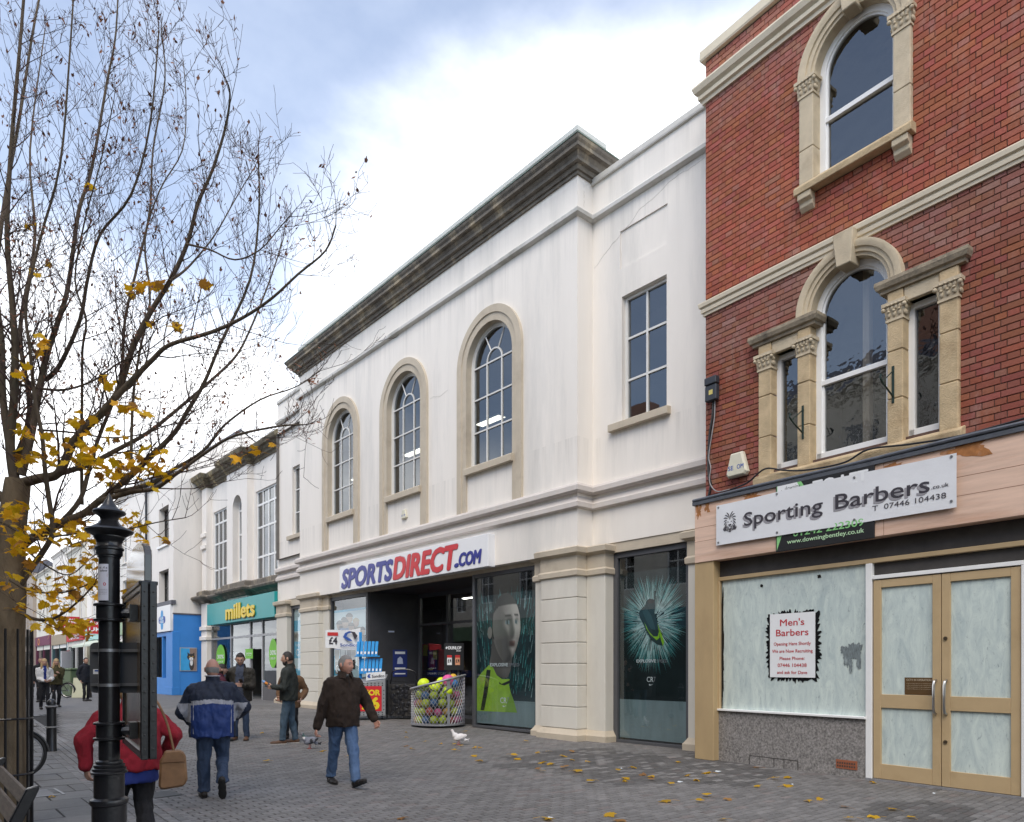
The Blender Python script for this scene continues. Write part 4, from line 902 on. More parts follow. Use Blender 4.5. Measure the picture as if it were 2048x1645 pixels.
fr = ms.part('window_frame', f, frame_white); g = MB(); P = arch_poly(33.0, .53, 5.5, 8.9, 14); g.add([(XM+.34, p[0], p[1]) for p in P], [tuple(range(len(P)))]); ms.part('pane', g, win_glass, parent=fr)
for z in (7.55, 8.15): 
    m = MB(); m.box(XM-.10, XM+.02, 37.3, 37.95, z, z+.22); ms.part('pilaster_block', m, render_white, bevel=.02)
m = MB(); room(m, XM+.42, XM+6, YR+.1, YL-.1, 4.9, 9.6); room(m, XM+.46, XM+7, YR+.1, YL-.1, .1, 3.7); ms.part('room', m, mid_room)
m = MB(); m.box(XM-.06, XM+.3, 37.05, 37.9, -.1, 4.8); ms.part('pilaster', m, render_white, bevel=.01)
for z in (2.95, 3.45): m = MB(); m.box(XM-.14, XM+.3, 36.98, 37.97, z, z+.2); ms.part('pilaster_block', m, render_white, bevel=.02)
# glazing
f = MB(); X = XM+.15
for u in (28.1, 30.35, 31.75, 34.2, 36.95): f.box(X, X+.1, u, u+.1, .1, 3.75)
for z in (.1, 2.95, 3.62): f.box(X+.002, X+.098, 28.1, 37.05, z, z+.09)
f.box(X+.004, X+.3, 28.1, 30.4, .1, .75, 1); f.box(X+.004, X+.3, 34.2, 37.05, .1, .55, 1); fr = ms.part('shop_window_frame', f, [mat('satin_grey_frame', (.34,.34,.35), .4, .05, 8, metal=.3), mat('stall_riser', (.10,.095,.10), .6)])
for u0, u1 in ((28.2, 30.35), (30.45, 31.75), (31.85, 34.2), (34.3, 36.95)):
    g = MB(); g.quad((X+.05, u0, .6 if u0 != 30.45 else 2.4), (X+.05, u1, .6 if u0 != 30.45 else 2.4), (X+.05, u1, 3.7), (X+.05, u0, 3.7)); ms.part('pane', g, shop_glass, parent=fr)
XF = 11.45
fs = Thing('fascia_sign', 'turquoise fascia sign with raised yellow lettering', 'sign', (XF, 32.6, 3.7), 0, off=(XF, 32.6, 3.7))
m = MB(); m.box(XF, XM+.3, 28.08, 36.4, 3.64, 4.66); fs.part('panel', m, mat('turquoise', (.008,.30,.30), .4, .04, 2), bevel=.01)
m = MB(); letter(m, 'millets', XF-.02, yx(452, XF)-.07, 3.77, .66, yx(452, XF)-yx(510, XF), bold=.045, mi=1); letter(m, 'millets', XF-.06, yx(453, XF), 3.80, .66, yx(452, XF)-yx(510, XF), bold=.035, mi=0, depth=.035)
fs.part('lettering', m, [mat('sign_yellow', (.75,.55,.03), .4), mat('sign_brown', (.12,.08,.02), .5)])
lime = mat('sticker_lime', (.16,.50,.02), .5)
def oval(name, px, py, hu, hz, X, txt, label, round_=True):
    u, z = yx(px, X), zx(px, py, X); t = Thing(name, label, 'sticker', (X, u, z), 0, off=(0, 0, 0)); q = MB()
    P = [(0, hu*math.cos(2*math.pi*i/28), hz*math.sin(2*math.pi*i/28)) for i in range(28)] if round_ else [(0,-hu,-hz),(0,hu,-hz),(0,hu,hz),(0,-hu,hz)]
    q.add(P + [(.004, p[1], p[2]) for p in P], [tuple(range(len(P)))] + [(i, (i+1) % len(P), len(P)+(i+1) % len(P), len(P)+i) for i in range(len(P))]); t.part('sheet', q, lime)
    q = MB(); letter(q, txt, -.004, 0, -.1*hz, .30*hz, 1.5*hu, bold=.03, center=True); letter(q, 'EXTRA OFF', -.004, 0, -.42*hz, .14*hz, 1.2*hu, bold=.02, center=True); t.part('lettering', q, whitep)
oval('window_sticker', 441, 1315, .62, .62, XM+.14, '30%', 'green oval discount sticker on the left window of the turquoise shop')
oval('window_sticker', 546, 1307, .42, .62, XM+.14, '30%', 'green oval discount sticker on the right window of the turquoise shop')
oval('window_sticker', 498, 1308, .45, .22, XM+.14, '30%', 'green square discount sign over the turquoise shop doorway', False)
t = Thing('window_poster', 'black sale poster with white words in the turquoise shop window', 'poster', (XM+.5, yx(473, XM+.5), zx(473, 1318, XM+.5)), 0); q = MB(); q.box(0, .01, -1.1, 1.1, -.4, .45); t.part('sheet', q, blackp); q = MB(); letter(q, 'BLACK', -.003, .95, .05, .26, 1.3, bold=.03); letter(q, 'FRIDAY', -.003, .95, -.32, .26, 1.5, bold=.03); t.part('lettering', q, whitep)
# slate roof showing behind
slate = mat('slate', (.11,.11,.13), .6, .15, 6, .1, 40)

# ------------------------------------------------------------------ blue charity shop, taller, standing forward
XC = 10.45
bl = Thing('blue_shop', 'white gabled house over a bright blue shop with a poster on its side wall', 'building', (XC, 41, 0), 0, off=(XC, 41, 0))
Y0, Y1 = 38.4, 43.2; ze = 11.45
m = MB(); m.sheet(XC, rect(Y0, Y1, 4.0, ze), [rect(39.25, 41.05, 7.97, 9.95), rect(39.25, 41.05, 4.97, 6.66)], .35)
m.add([(XC,Y0,4.25),(XC+8,Y0,4.25),(XC+8,Y0,ze),(XC+3.4,Y0,14.2),(XC,Y0,ze)], [(0,1,2,3,4)]); m.add([(XC,Y1,0),(XC+8,Y1,0),(XC+8,Y1,ze),(XC+3.4,Y1,14.2),(XC,Y1,ze)], [(0,1,2,3,4)]); m.quad((XC+8,Y0,0),(XC+8,Y1,0),(XC+8,Y1,ze),(XC+8,Y0,ze))
bl.part('house_wall', m, render_white)
m = MB(); m.add([(XC-.15,Y0-.05,ze-.08),(XC+3.4,Y0-.05,14.25),(XC+3.4,Y1+.05,14.25),(XC-.15,Y1+.05,ze-.08),(XC-.15,Y0-.05,ze-.0),(XC+3.4,Y0-.05,14.38),(XC+3.4,Y1+.05,14.38),(XC-.15,Y1+.05,ze+.0)], [(0,1,2,3),(4,5,6,7),(0,1,5,4),(2,3,7,6),(0,3,7,4)]); m.quad((XC+3.4,Y0,14.3),(XC+8,Y0,ze),(XC+8,Y1,ze),(XC+3.4,Y1,14.3)); rf = bl.part('roof', m, slate)
m = MB(); m.add([(XC+1.0,39.2,12.42),(XC+2.0,39.2,13.2),(XC+2.0,40.2,13.2),(XC+1.0,40.2,12.42)], [(0,1,2,3)]); bl.part('rooflight', m, glass('roof_glass', (.3,.3,.35), .5), parent=rf)
for z0, z1 in ((7.97, 9.95), (4.97, 6.66)):
    flat_window(bl, XC, 39.25, 41.05, z0, z1, 3 if z0 > 6 else 2, 2, mat('dark_sash', (.05,.045,.04), .5), d=.28, bar=.03)
    m = MB(); m.box(XC-.08, XC+.2, 39.1, 41.2, z0-.12, z0); bl.part('window_sill', m, frame_white)
m = MB(); room(m, XC+.5, XC+5, Y0+.1, Y1-.1, 4.5, 11); room(m, XC+.5, XC+5, Y0+.2, Y1-.1, .1, 3.9); bl.part('room', m, mid_room)
cob = mat('shop_blue', (.045,.23,.62), .5, .06, 2, .04, 50)
m = MB(); m.quad((XC-.02, Y0-.03, 0), (XC+6, Y0-.03, 0), (XC+6, Y0-.03, 4.27), (XC-.02, Y0-.03, 4.27)); m.box(XC-.06, XC+.3, Y0-.045, Y0+1.1, 0, 3.4); m.box(XC-.09, XC+.3, Y0-.06, Y0+1.15, .2, .6); m.box(XC-.03, XC+.3, Y0+.55, 42.9, 0, 1.05); m.box(XC-.03, XC+.3, Y0+.55, 42.9, 3.2, 3.42); m.box(XC-.06, XC+.3, 42.6, 43.15, 0, 3.4); m.box(XC-.05, XC+.2, 40.2, 40.3, 1.05, 3.2)
bl.part('blue_shopfront', m, cob, bevel=.01)
m = MB(); m.box(XC-.04, XC+6, Y0-.06, Y0+.0, 4.27, 4.34); m.box(XC-.12, XC+.1, Y0-.06, 43.2, 4.78, 4.98); bl.part('flashing', m, slate)
g = MB(); g.quad((XC+.1, Y0+.55, 1.05), (XC+.1, 42.6, 1.05), (XC+.1, 42.6, 3.2), (XC+.1, Y0+.55, 3.2)); bl.part('pane', g, shop_glass)
m = MB()
for i in range(9): m.box(XC+.6, XC+.65, 39.2, 40.6, 1.2+i*.2, 1.32+i*.2)
bl.part('shelf', m, mat('shelf_white', (.6,.63,.68), .6))
cs = Thing('charity_sign', 'white fascia sign with a blue cross emblem on the blue shop', 'sign', (XC-.12, 40.8, 3.42), 0, off=(XC-.12, 40.8, 3.42)); m = MB(); m.box(XC-.12, XC+.1, Y0+.1, 43.1, 3.44, 4.77); cs.part('panel', m, sign_white)
m = MB(); cu_, cz_ = 40.0, 4.05
for a, b_, hu, hz, mi in ((0,.0,.62,.20,0),(0,0,.24,.50,1)):
    P = [(XC-.125-.002*mi, cu_+math.copysign(abs(math.cos(2*math.pi*i/32))**.6, math.cos(2*math.pi*i/32))*hu, cz_+math.copysign(abs(math.sin(2*math.pi*i/32))**.6, math.sin(2*math.pi*i/32))*hz) for i in range(32)]; m.poly(P, mi)
letter(m, 'BLUE', XC-.13, cu_+.42, cz_+.03, .13, .7, bold=.03, mi=2); letter(m, 'CROSS', XC-.13, cu_+.45, cz_-.15, .13, .8, bold=.03, mi=2)
cs.part('emblem', m, [mat('emblem_deep', (.01,.07,.35), .5), mat('emblem_sky', (.04,.30,.65), .5), whitep])
cp = Thing('wall_poster', 'framed poster of a tabby and white cat on the blue side wall', 'poster', (XC+.7, Y0-.04, 2.0), 0)
u0, u1 = .05, .62; m = MB(); m.box(-.42, .42, -.03, 0, -.60, .60); cp.part('frame', m, mat('alu_frame', (.5,.5,.5), .4, metal=.6), bevel=.01)
m = MB(); e = -.034; m.poly([(-.38,e,-.56),(.38,e,-.56),(.38,e,.56),(-.38,e,.56)], 0); m.poly([(.08,e-.002,-.56),(.38,e-.002,-.56),(.38,e-.002,.56),(.05,e-.002,.56)], 1)
def ell(cx, cz, rx, rz, y, mi, n=20): m.poly([(cx+rx*math.cos(2*math.pi*i/n), y, cz+rz*math.sin(2*math.pi*i/n)) for i in range(n)], mi)
ell(.12,.12,.19,.17,e-.004,2); m.poly([(-.04,e-.004,.20),(-.06,e-.004,.36),(.06,e-.004,.27)],2); m.poly([(.18,e-.004,.27),(.28,e-.004,.36),(.29,e-.004,.2)],2); ell(.15,-.28,.12,.27,e-.005,2); ell(.13,.03,.10,.09,e-.006,3); ell(.14,-.16,.07,.16,e-.006,3); ell(.05,.14,.035,.03,e-.007,4); ell(.20,.14,.035,.03,e-.007,4); ell(.13,.06,.02,.015,e-.008,5)
cp.part('print', m, [mat('print_sky', (.05,.36,.72), .5), mat('print_fur_ground', (.28,.20,.17), .5), mat('print_tabby', (.05,.042,.04), .6), whitep, mat('print_amber', (.5,.32,.04), .5), mat('print_pink', (.6,.3,.28), .5)])
# down pipe
t = Thing('drain_pipe', 'black drain pipe with hopper head between the two white houses', 'drain pipe', (XC-.1, 43.25, 0), 0); m = MB(); m.tube([(0,0,4.9),(0,0,11.5)], .06, 8); t.part('pipe', m, black_iron, smooth=True); m = MB(); m.box(-.14,.12,-.16,.16,11.45,11.8); t.part('hopper', m, black_iron, bevel=.02)

# ------------------------------------------------------------------ houses farther up the street
def far_house(name, label, X, y0, y1, ztop, wallm, fasc, fz, wins, shop, roofm=slate, pitched=True, txt=None):
    t = Thing(name, label, 'building', (X, (y0+y1)/2, 0), 0, off=(X, (y0+y1)/2, 0)); holes = []; W = (y1-y0)
    for (cu_, hw_, z0, z1) in wins: holes.append(rect(y0+W*cu_-hw_, y0+W*cu_+hw_, z0, z1))
    m = MB(); m.sheet(X, rect(y0, y1, 3.2, ztop), holes, .18)
    for y in (y0, y1): m.quad((X, y, 0), (X+8, y, 0), (X+8, y, ztop), (X, y, ztop))
    t.part('house_wall', m, wallm)
    for h in holes: flat_window(t, X, h[0][0], h[1][0], h[0][1], h[2][1], 2, 2, frame_white, d=.10, bar=.03)
    for h in holes: q = MB(); q.box(X-.08, X+.1, h[0][0]-.08, h[1][0]+.08, h[0][1]-.1, h[0][1]); t.part('window_sill', q, wallm)
    t.part('eaves', MB().mould([(X, y0), (X, y1)], [(-.05,ztop-.2),(.05,ztop-.2),(.08,ztop-.1),(.2,ztop-.02),(.2,ztop+.06),(-.05,ztop+.1)], side=1), wallm)
    if pitched: q = MB(); q.add([(X-.1,y0,ztop+.05),(X+4,y0,ztop+2.4),(X+8,y0,ztop+.05),(X-.1,y1,ztop+.05),(X+4,y1,ztop+2.4),(X+8,y1,ztop+.05)], [(0,1,4,3),(1,2,5,4),(0,1,2),(3,4,5)]); t.part('roof', q, roofm)
    q = MB(); q.box(X-.12, X+.1, y0+.1, y1-.1, fz, fz+.85); t.part('fascia', q, fasc)
    q = MB(); room(q, X+.3, X+4, y0+.1, y1-.1, .1, ztop-.3); t.part('room', q, dark_room)
    q = MB(); q.box(X-.06, X+.3, y0+.05, y0+.35, 0, fz); q.box(X-.06, X+.3, y1-.35, y1-.05, 0, fz); q.box(X-.04, X+.3, y0+.35, y1-.35, 0, .7); q.box(X-.04, X+.05, y0+W*.5, y0+W*.5+.12, .7, fz); t.part('shop_frame', q, shop)
    g = MB(); g.quad((X+.05, y0+.35, .7), (X+.05, y1-.35, .7), (X+.05, y1-.35, fz), (X+.05, y0+.35, fz)); t.part('pane', g, shop_glass)
    if txt:
        q = MB()
        for (s_, f, zz_, h, w) in txt[1]: letter(q, s_, X-.13, y0+W*f, zz_, h, w, bold=.02)
        t.part('lettering', q, txt[0])
    return t
wt = render_white; w2 = [(.25,.5,8.0,10.0),(.75,.5,8.0,10.0),(.25,.5,5.2,6.9),(.75,.5,5.2,6.9)]
paint = lambda n_, c: mat(n_, c, .55, .08, 2)
far_house('terraced_house', 'white terraced house with a pale green shop below, just beyond the drain pipe', 10.45, 43.3, 50.5, 12.0, wt, paint('fascia_sage', (.30,.42,.26)), 3.6, w2, paint('sage_frame', (.25,.35,.22)), txt=(whitep, [('mhous', .75, 3.85, .4, 2.6)]))
far_house('terraced_house', 'white house over a pale aqua charity shop with a red square sign', 10.3, 50.5, 59.5, 11.3, wt, paint('fascia_aqua', (.35,.58,.55)), 3.5, w2, paint('cream_frame', (.55,.52,.42)), txt=(whitep, [('NOW', .3, 3.7, .3, 1)]))
far_house('terraced_house', 'cream house over a bright red shop with white lettering', 10.2, 59.5, 66.5, 10.6, render_cream, paint('fascia_red', (.45,.02,.03)), 3.6, w2, paint('white_frame', (.62,.62,.6)), txt=(whitep, [('fonez', .8, 3.75, .5, 4)]))
far_house('terraced_house', 'white house over a shop with a weathered tan fascia farther up the street', 10.2, 66.5, 74, 11.2, wt, paint('fascia_tan', (.33,.26,.18)), 3.5, w2, paint('teal_frame', (.05,.10,.11)))
far_house('terraced_house', 'cream house over a plum coloured shop far up the street', 10.1, 74, 83, 10.4, render_cream, paint('fascia_plum', (.16,.04,.08)), 3.6, w2, paint('plum_frame', (.12,.03,.06)), txt=(paint('glow_orange', (.75,.3,.05)), [('O', .8, 3.7, .6, 1.2)]))
far_house('terraced_house', 'grey brown house over a dark shopfront far up the street', 9.8, 83, 96, 10.8, paint('wall_brown', (.36,.30,.25)), paint('fascia_dark', (.05,.045,.04)), 3.8, w2, paint('dark_frame', (.06,.05,.05)), txt=(paint('letters_cream', (.6,.55,.4)), [('gifts', .6, 4.0, .4, 3)]))
far_house('terraced_house', 'dark timber fronted house at the far bend of the street', 8.6, 96, 112, 11.5, paint('wall_dark', (.30,.27,.24)), paint('fascia_navy', (.04,.06,.12)), 3.8, w2, paint('navy_frame', (.04,.05,.08)))
t = far_house('closing_house', 'pale house closing the view at the far end of the street', -14, 112, 132, 11, render_cream, paint('fascia_stone', (.3,.28,.25)), 3.6, w2, paint('stone_frame', (.2,.2,.2)))
t.o.rotation_euler = (0, 0, R(-90)); t.o.location = (0, 121, 0)
# projecting signs
def proj_sign(X, y, z, hw, hz, colr, txt, label):
    t = Thing('projecting_sign', label, 'sign', (X, y, z), 0); q = MB(); q.box(-hw*2, 0, -.05, .05, -hz, hz); t.part('panel', q, colr); q = MB()
    for i, s_ in enumerate(txt): letter(q, s_, 0, 0, 0, hz*.5, hw*1.6, bold=.03, mp=lambda x, y_, i=i: (-hw*1.8 + x, -.054, hz*(.25-i*.9)+y_))
    t.part('lettering', q, whitep)
proj_sign(10.1, 61.0, 4.7, .55, .62, paint('sign_square_red', (.5,.02,.03)), ('PHONES', 'MATTER'), 'red square projecting sign with white words above the red shop')
proj_sign(10.2, 53.6, 4.3, .45, .5, paint('sign_square_red', (.5,.02,.03)), ('AGE', 'UK'), 'red square projecting sign on the pale aqua shop')
t = Thing('shop_blind', 'short cream and green striped blind over the pale aqua shop window', 'awning', (10.2, 55, 3.45), 0); q = MB(); q.extrude([(0,0),(-1.0,-.35),(-1.0,-.5),(0,-.15)], 'y', -3.5, 3.5); t.part('cloth', q, paint('blind_cream', (.55,.6,.5)), bevel=.01)
t = Thing('pull_up_banner', 'tall white upright banner with red words beside the red phone shop', 'banner', (9.4, 62.0, .2), R(-50)); q = MB(); q.box(-.02,.02,-.5,.5,0,2.6); t.part('sheet', q, whitep); q = MB(); letter(q, 'PHONES MATTER', 0, 0, 0, .32, 2.4, bold=.03, mp=lambda x, y_: (-.025, .1 - y_ + .25, .3 + x)); t.part('lettering', q, redp)

# ------------------------------------------------------------------ the row across the street, behind the camera (seen in the window reflections)
def opposite(y0, y1, ztop, wallm, fasc, label, X=-5.2, roofh=2.2):
    t = Thing('opposite_terrace', label, 'building', (X, (y0+y1)/2, 0), R(180), 'terrace across the street seen in reflections', off=(0, 0, 0)); W = y1-y0; holes = []; k = max(2, int(W/3.2))
    for i in range(k):
        c = -W/2 + W*(i+.5)/k
        for z0, z1 in ((5.6, 8.0), (9.0, 11.0)):
            if z1 < ztop-.6: holes.append(rect(c-.6, c+.6, z0, z1))
    m = MB(); m.sheet(0, rect(-W/2, W/2, 3.6, ztop), holes, .15); m.quad((0,-W/2,ztop),(0,W/2,ztop),(6,W/2,ztop),(6,-W/2,ztop))
    for y in (-W/2, W/2): m.quad((0,y,0),(6,y,0),(6,y,ztop),(0,y,ztop))
    t.part('house_wall', m, wallm)
    for h in holes: flat_window(t, 0, h[0][0], h[1][0], h[0][1], h[2][1], 2, 2, frame_white, d=.06, bar=.03)
    q = MB(); room(q, .3, 4, -W/2+.1, W/2-.1, .1, ztop-.2); t.part('room', q, dark_room)
    t.part('cornice', MB().mould([(0,-W/2),(0,W/2)], [(-.05,ztop-.5),(.08,ztop-.45),(.15,ztop-.2),(.4,ztop-.1),(.42,ztop+.1),(-.05,ztop+.15)], side=1), wallm)
    q = MB(); q.add([(.3,-W/2,ztop+.1),(3,-W/2,ztop+roofh),(6,-W/2,ztop),(.3,W/2,ztop+.1),(3,W/2,ztop+roofh),(6,W/2,ztop)], [(0,1,4,3),(1,2,5,4),(0,1,2),(3,4,5)]); t.part('roof', q, slate)
    q = MB(); q.box(-.15, .2, -W/2+.1, W/2-.1, 3.5, 4.5); t.part('fascia', q, fasc)
    q = MB()
    for i in range(k+1): c = -W/2 + W*i/k; q.box(-.1, .2, c-.2 if i else c, c+.2 if i < k else c, 0, 3.5)
    t.part('shop_frame', q, paint('opp_frame', (.08,.08,.085)))
    for c in (-W/2+.7, W/2-.7): q = MB(); q.box(2.2, 3.2, c-.6, c+.6, ztop+.5, ztop+roofh+1.3); t.part('chimney', q, paint('chimney_brick', (.25,.12,.08)))
    return t
o1 = render_cream
opposite(-14, 1, 11.2, paint('opp_ochre', (.50,.44,.34)), paint('fascia_grey2', (.2,.2,.22)), 'pale ochre terrace across the street behind the camera')
opposite(1.05, 13, 12.4, paint('opp_grey', (.46,.44,.40)), paint('fascia_teal', (.03,.13,.18)), 'grey cream terrace across the street with a deep teal fascia')
t = opposite(13.05, 26, 12.6, o1, paint('fascia_teal', (.03,.13,.18)), 'cream terrace across the street with a red projecting sign')
opposite(26.05, 44, 10.6, paint('opp_pale', (.48,.44,.38)), paint('fascia_green', (.06,.12,.06)), 'pale terrace across the street farther up')
t = Thing('projecting_sign', 'red rounded projecting sign across the street, seen mirrored in the store glass', 'sign', (-4.4, 17.5, 4.4), 0); q = MB(); q.box(-.7, .7, -.06, .06, -.55, .55); t.part('panel', q, paint('argos_red', (.5,.02,.02)), bevel=.05)
q = MB(); letter(q, 'Argos', 0, 0, 0, .32, 1.1, bold=.03, mp=lambda x, y_: (.55 - x, .064, -.1 + y_)); letter(q, 'Argos', 0, 0, 0, .32, 1.1, bold=.03, mp=lambda x, y_: (-.55 + x, -.064, -.1 + y_)); t.part('lettering', q, whitep)
# ------------------------------------------------------------------ maple with its last yellow leaves
def spline(P, k=5):
    P = [Vector(p) for p in P]; Q = []
    for i in range(len(P)-1):
        p0, p1, p2, p3 = P[max(i-1,0)], P[i], P[i+1], P[min(i+2,len(P)-1)]
        for j in range(k):
            t = j/k; Q.append(.5*((2*p1)+(p2-p0)*t+(2*p0-5*p1+4*p2-p3)*t*t+(3*p1-p0-3*p2+p3)*t**3))
    Q.append(P[-1]); return Q
TD = 7.0; TB = at(18, 1335, TD); TB.z = 0
tree = Thing('maple_tree', 'bare street maple with a few yellow leaves on its low boughs', 'tree', (TB.x, TB.y, 0), 0, off=(TB.x, TB.y, 0))
bark = mat('maple_bark', (0.105, 0.08, 0.056), 0.9, 0.3, 9, 0.9, 28, dark=(0.04, 0.045, 0.028), dfac=0.7, stretch=(1, 1, .35))
twig_m = mat('twig_bark', (0.07, 0.043, 0.036), 0.85, 0.2, 9)
rt = random.Random(21)
PXM = TD/1430                                     # metres for one photo pixel at the tree
trunk = spline([(TB.x-.01, TB.y, -.1), (TB.x, TB.y, .25), at(17, 1300, TD), at(22, 1180, TD), at(22, 1080, TD), at(33, 985, TD), at(36, 960, TD)], 5)
m = MB(); K = len(trunk); m.tube(trunk, [.185 - .03*min(1, i/8) - .05*(i/(K-1)) for i in range(K)], 16); tree.part('trunk', m, mat('trunk_bark', (0.17, 0.128, 0.082), 0.9, 0.3, 9, 0.9, 28, dark=(0.07, 0.055, 0.035), dfac=0.7, stretch=(1, 1, .35)), smooth=True)
# main limbs: bends measured along the photo's boughs, each drifting nearer or farther than the trunk
L = [ # points, depth at start, at end, width start/end in px
 ([(32,975),(20,890),(28,800),(30,700),(24,600),(14,470),(22,300),(40,90),(60,-160)], 7.0, 6.6, 26, 5),
 ([(24,920),(6,800),(4,690),(-8,560),(10,400),(40,230),(70,40),(110,-150)], 7.0, 7.8, 20, 4),
 ([(42,950),(60,880),(75,800),(92,715),(114,650),(136,575),(157,425),(183,340),(213,170),(232,64),(238,-90)], 7.0, 7.6, 22, 3),
 ([(92,760),(120,730),(160,640),(175,560),(200,470),(262,390),(300,250),(318,60)], 7.2, 6.4, 13, 3),
 ([(38,968),(80,957),(118,946),(150,880),(200,830),(230,795),(247,755),(264,700),(298,630),(340,562),(374,489),(396,408),(425,340),(451,255),(460,190),(452,160)], 7.0, 6.2, 26, 3),
 ([(232,795),(270,755),(305,720),(340,690),(425,664),(489,634),(545,596),(596,549),(651,502),(672,450)], 6.6, 6.0, 15, 3),
 ([(114,948),(174,931),(234,900),(294,867),(354,820),(420,763),(470,715),(500,660),(540,560),(566,480)], 7.0, 7.8, 15, 3),
 ([(26,1150),(47,1090),(117,1050),(167,1028),(200,1001),(251,961),(291,924),(348,867),(374,824),(408,767),(440,690),(500,560),(518,420),(516,310)], 7.0, 6.5, 26, 3),
 ([(200,1003),(260,985),(311,977),(354,947),(420,900),(470,872),(556,853),(606,850)], 6.8, 6.0, 14, 3),
 ([(230,985),(300,968),(345,940),(405,903),(450,850),(520,800),(590,775),(640,742)], 6.8, 7.0, 12, 2),
 ([(22,1200),(60,1140),(90,1098),(106,1062),(98,1000),(90,940),(84,870),(70,800),(60,700),(52,610),(80,480),(120,330),(138,130),(150,-60)], 7.0, 6.1, 17, 3),
 ([(118,1050),(160,1000),(178,940),(196,880),(240,760),(250,640),(278,520),(300,420),(306,300),(330,160),(322,60)], 7.0, 7.9, 13, 3),
 ([(164,1010),(163,900),(164,800),(165,700),(172,640),(150,560),(170,440),(200,330),(228,200)], 7.2, 6.3, 9, 2),
 ([(262,930),(266,800),(280,700),(300,600),(290,480),(320,380),(365,300),(372,200),(366,120)], 6.8, 7.4, 8, 2),
 ([(30,1215),(60,1236),(96,1240),(125,1228),(160,1200),(186,1172)], 6.9, 6.3, 11, 3),
 ([(0,1043),(70,1078),(120,1072),(170,1066),(240,1062),(310,1046),(370,1036)], 6.6, 5.9, 6, 2),
 ([(20,1160),(60,1182),(120,1186),(170,1172),(205,1150)], 6.8, 6.4, 7, 2),
 ([(40,1090),(90,1130),(140,1150),(190,1110),(240,1090)], 6.9, 7.6, 6, 2),
 ([(40,770),(100,780),(140,778),(190,760),(240,725),(290,705),(350,660)], 7.1, 6.4, 8, 2),
 ([(75,860),(150,866),(220,876),(290,868),(340,850),(400,848)], 7.2, 7.9, 6, 2),
 ([(340,562),(365,545),(390,520),(430,470),(470,400),(512,330)], 6.5, 6.9, 7, 2),
 ([(374,489),(420,500),(470,520),(520,500),(560,455),(582,430)], 6.5, 6.1, 5, 2),
 # boughs on the far side of the trunk and towards the bench, outside the picture
 ([(10,1000),(-60,940),(-140,840),(-200,700),(-230,520),(-260,300)], 7.0, 7.6, 24, 3),
 ([(14,1080),(-50,1020),(-150,980),(-260,900),(-350,760),(-420,560)], 7.0, 6.0, 20, 3),
 ([(28,930),(60,820),(40,660),(70,480),(60,300),(90,60)], 7.0, 9.0, 18, 3),
]
def limb(P, d0, d1): n = len(P); return spline([at(x, y, d0 + (d1-d0)*(i/(n-1))**1.3) for i, (x, y) in enumerate(P)], 4)
twig = MB(); tips = []
def grow(pt, dirn, ln, r, depth):
    n = 4 if depth else 5; P = [pt.copy()]; d = dirn.normalized()
    for i in range(n):
        d = (d + Vector((rt.uniform(-.22,.22), rt.uniform(-.22,.22), rt.uniform(-.08,.30)))).normalized(); P.append(P[-1] + d*ln/n)
    twig.tube(P, [max(.0017, r*(1-.75*i/n)) for i in range(n+1)], 4 if r > .006 else 3, cap=False)
    if depth < 2:
        for i in range(1, n+1):
            for s_ in range(rt.choice((1, 1, 2))):
                if rt.random() < (.62 if depth else .8):
                    ax = d.orthogonal(); ax.rotate(Matrix.Rotation(rt.uniform(0, 6.28), 3, d)); nd = (d*rt.uniform(.55, 1.0) + ax*rt.uniform(.5, .9) + Vector((0,0,.22))).normalized()
                    grow(P[i], nd, ln*rt.uniform(.28, .55), max(.0022, r*.5), depth+1)
    tips.append((P[-1], depth))
for k, (P, d0, d1, w0, w1) in enumerate(L):
    Q = limb(P, d0, d1); n = len(Q); r0, r1 = w0*PXM/2*.80, w1*PXM/2*.8
    m = MB(); rad = [r0 + (r1-r0)*(i/(n-1))**.75 for i in range(n)]; m.tube(Q, rad, 10 if w0 > 10 else 6); tree.part('limb', m, bark, smooth=True)
    acc = 0
    for i in range(3, n):
        acc += (Q[i]-Q[i-1]).length
        f = i/(n-1)
        if acc > .10 and f > .12:
            acc = 0; t = (Q[min(i+1,n-1)]-Q[i-1]).normalized(); ax = t.orthogonal(); ax.rotate(Matrix.Rotation(rt.uniform(0, 6.28), 3, t))
            low = P[0][1] > 1000 and P[-1][1] > 1000
            grow(Q[i], t*.7 + ax*.75 + Vector((0,0,.05 if low else .3)), rt.uniform(.30, .95)*(1.15-.5*f)*(.8 if low else 1), max(.0035, rad[i]*.34), 1 if low else 0)
    grow(Q[-1], Q[-1]-Q[-3], .3, r1*.9, 1)
tw = tree.part('twigs', twig, twig_m, kind='stuff')
# leaves
leaf_y = mat('maple_leaf_yellow', (.60,.385,.02), .6, .22, 20, use_attr='obj'); 
def tl(m):
    n, l = m.node_tree.nodes, m.node_tree.links; b = n['Principled BSDF']; b.inputs['Subsurface Weight'].default_value = 0.0
    tr = N(n, 'ShaderNodeBsdfTranslucent'); mxs = N(n, 'ShaderNodeMixShader', i_0=.45); o = n['Material Output']
    l.new([k for k in n if k.type == 'VECT_MATH'][0].outputs[0], tr.inputs[0]); l.new(b.outputs[0], mxs.inputs[1]); l.new(tr.outputs[0], mxs.inputs[2]); l.new(mxs.outputs[0], o.inputs[0])
tl(leaf_y)
def leaf_outline():
    half = [(0,-.5),(.05,-.34),(.22,-.42),(.20,-.30),(.42,-.22),(.36,-.10),(.55,.10),(.38,.10),(.40,.22),(.24,.16),(.20,.30),(.13,.28),(.12,.42),(.0,.58)]
    return half + [(-x, y) for x, y in half[-2:0:-1]]
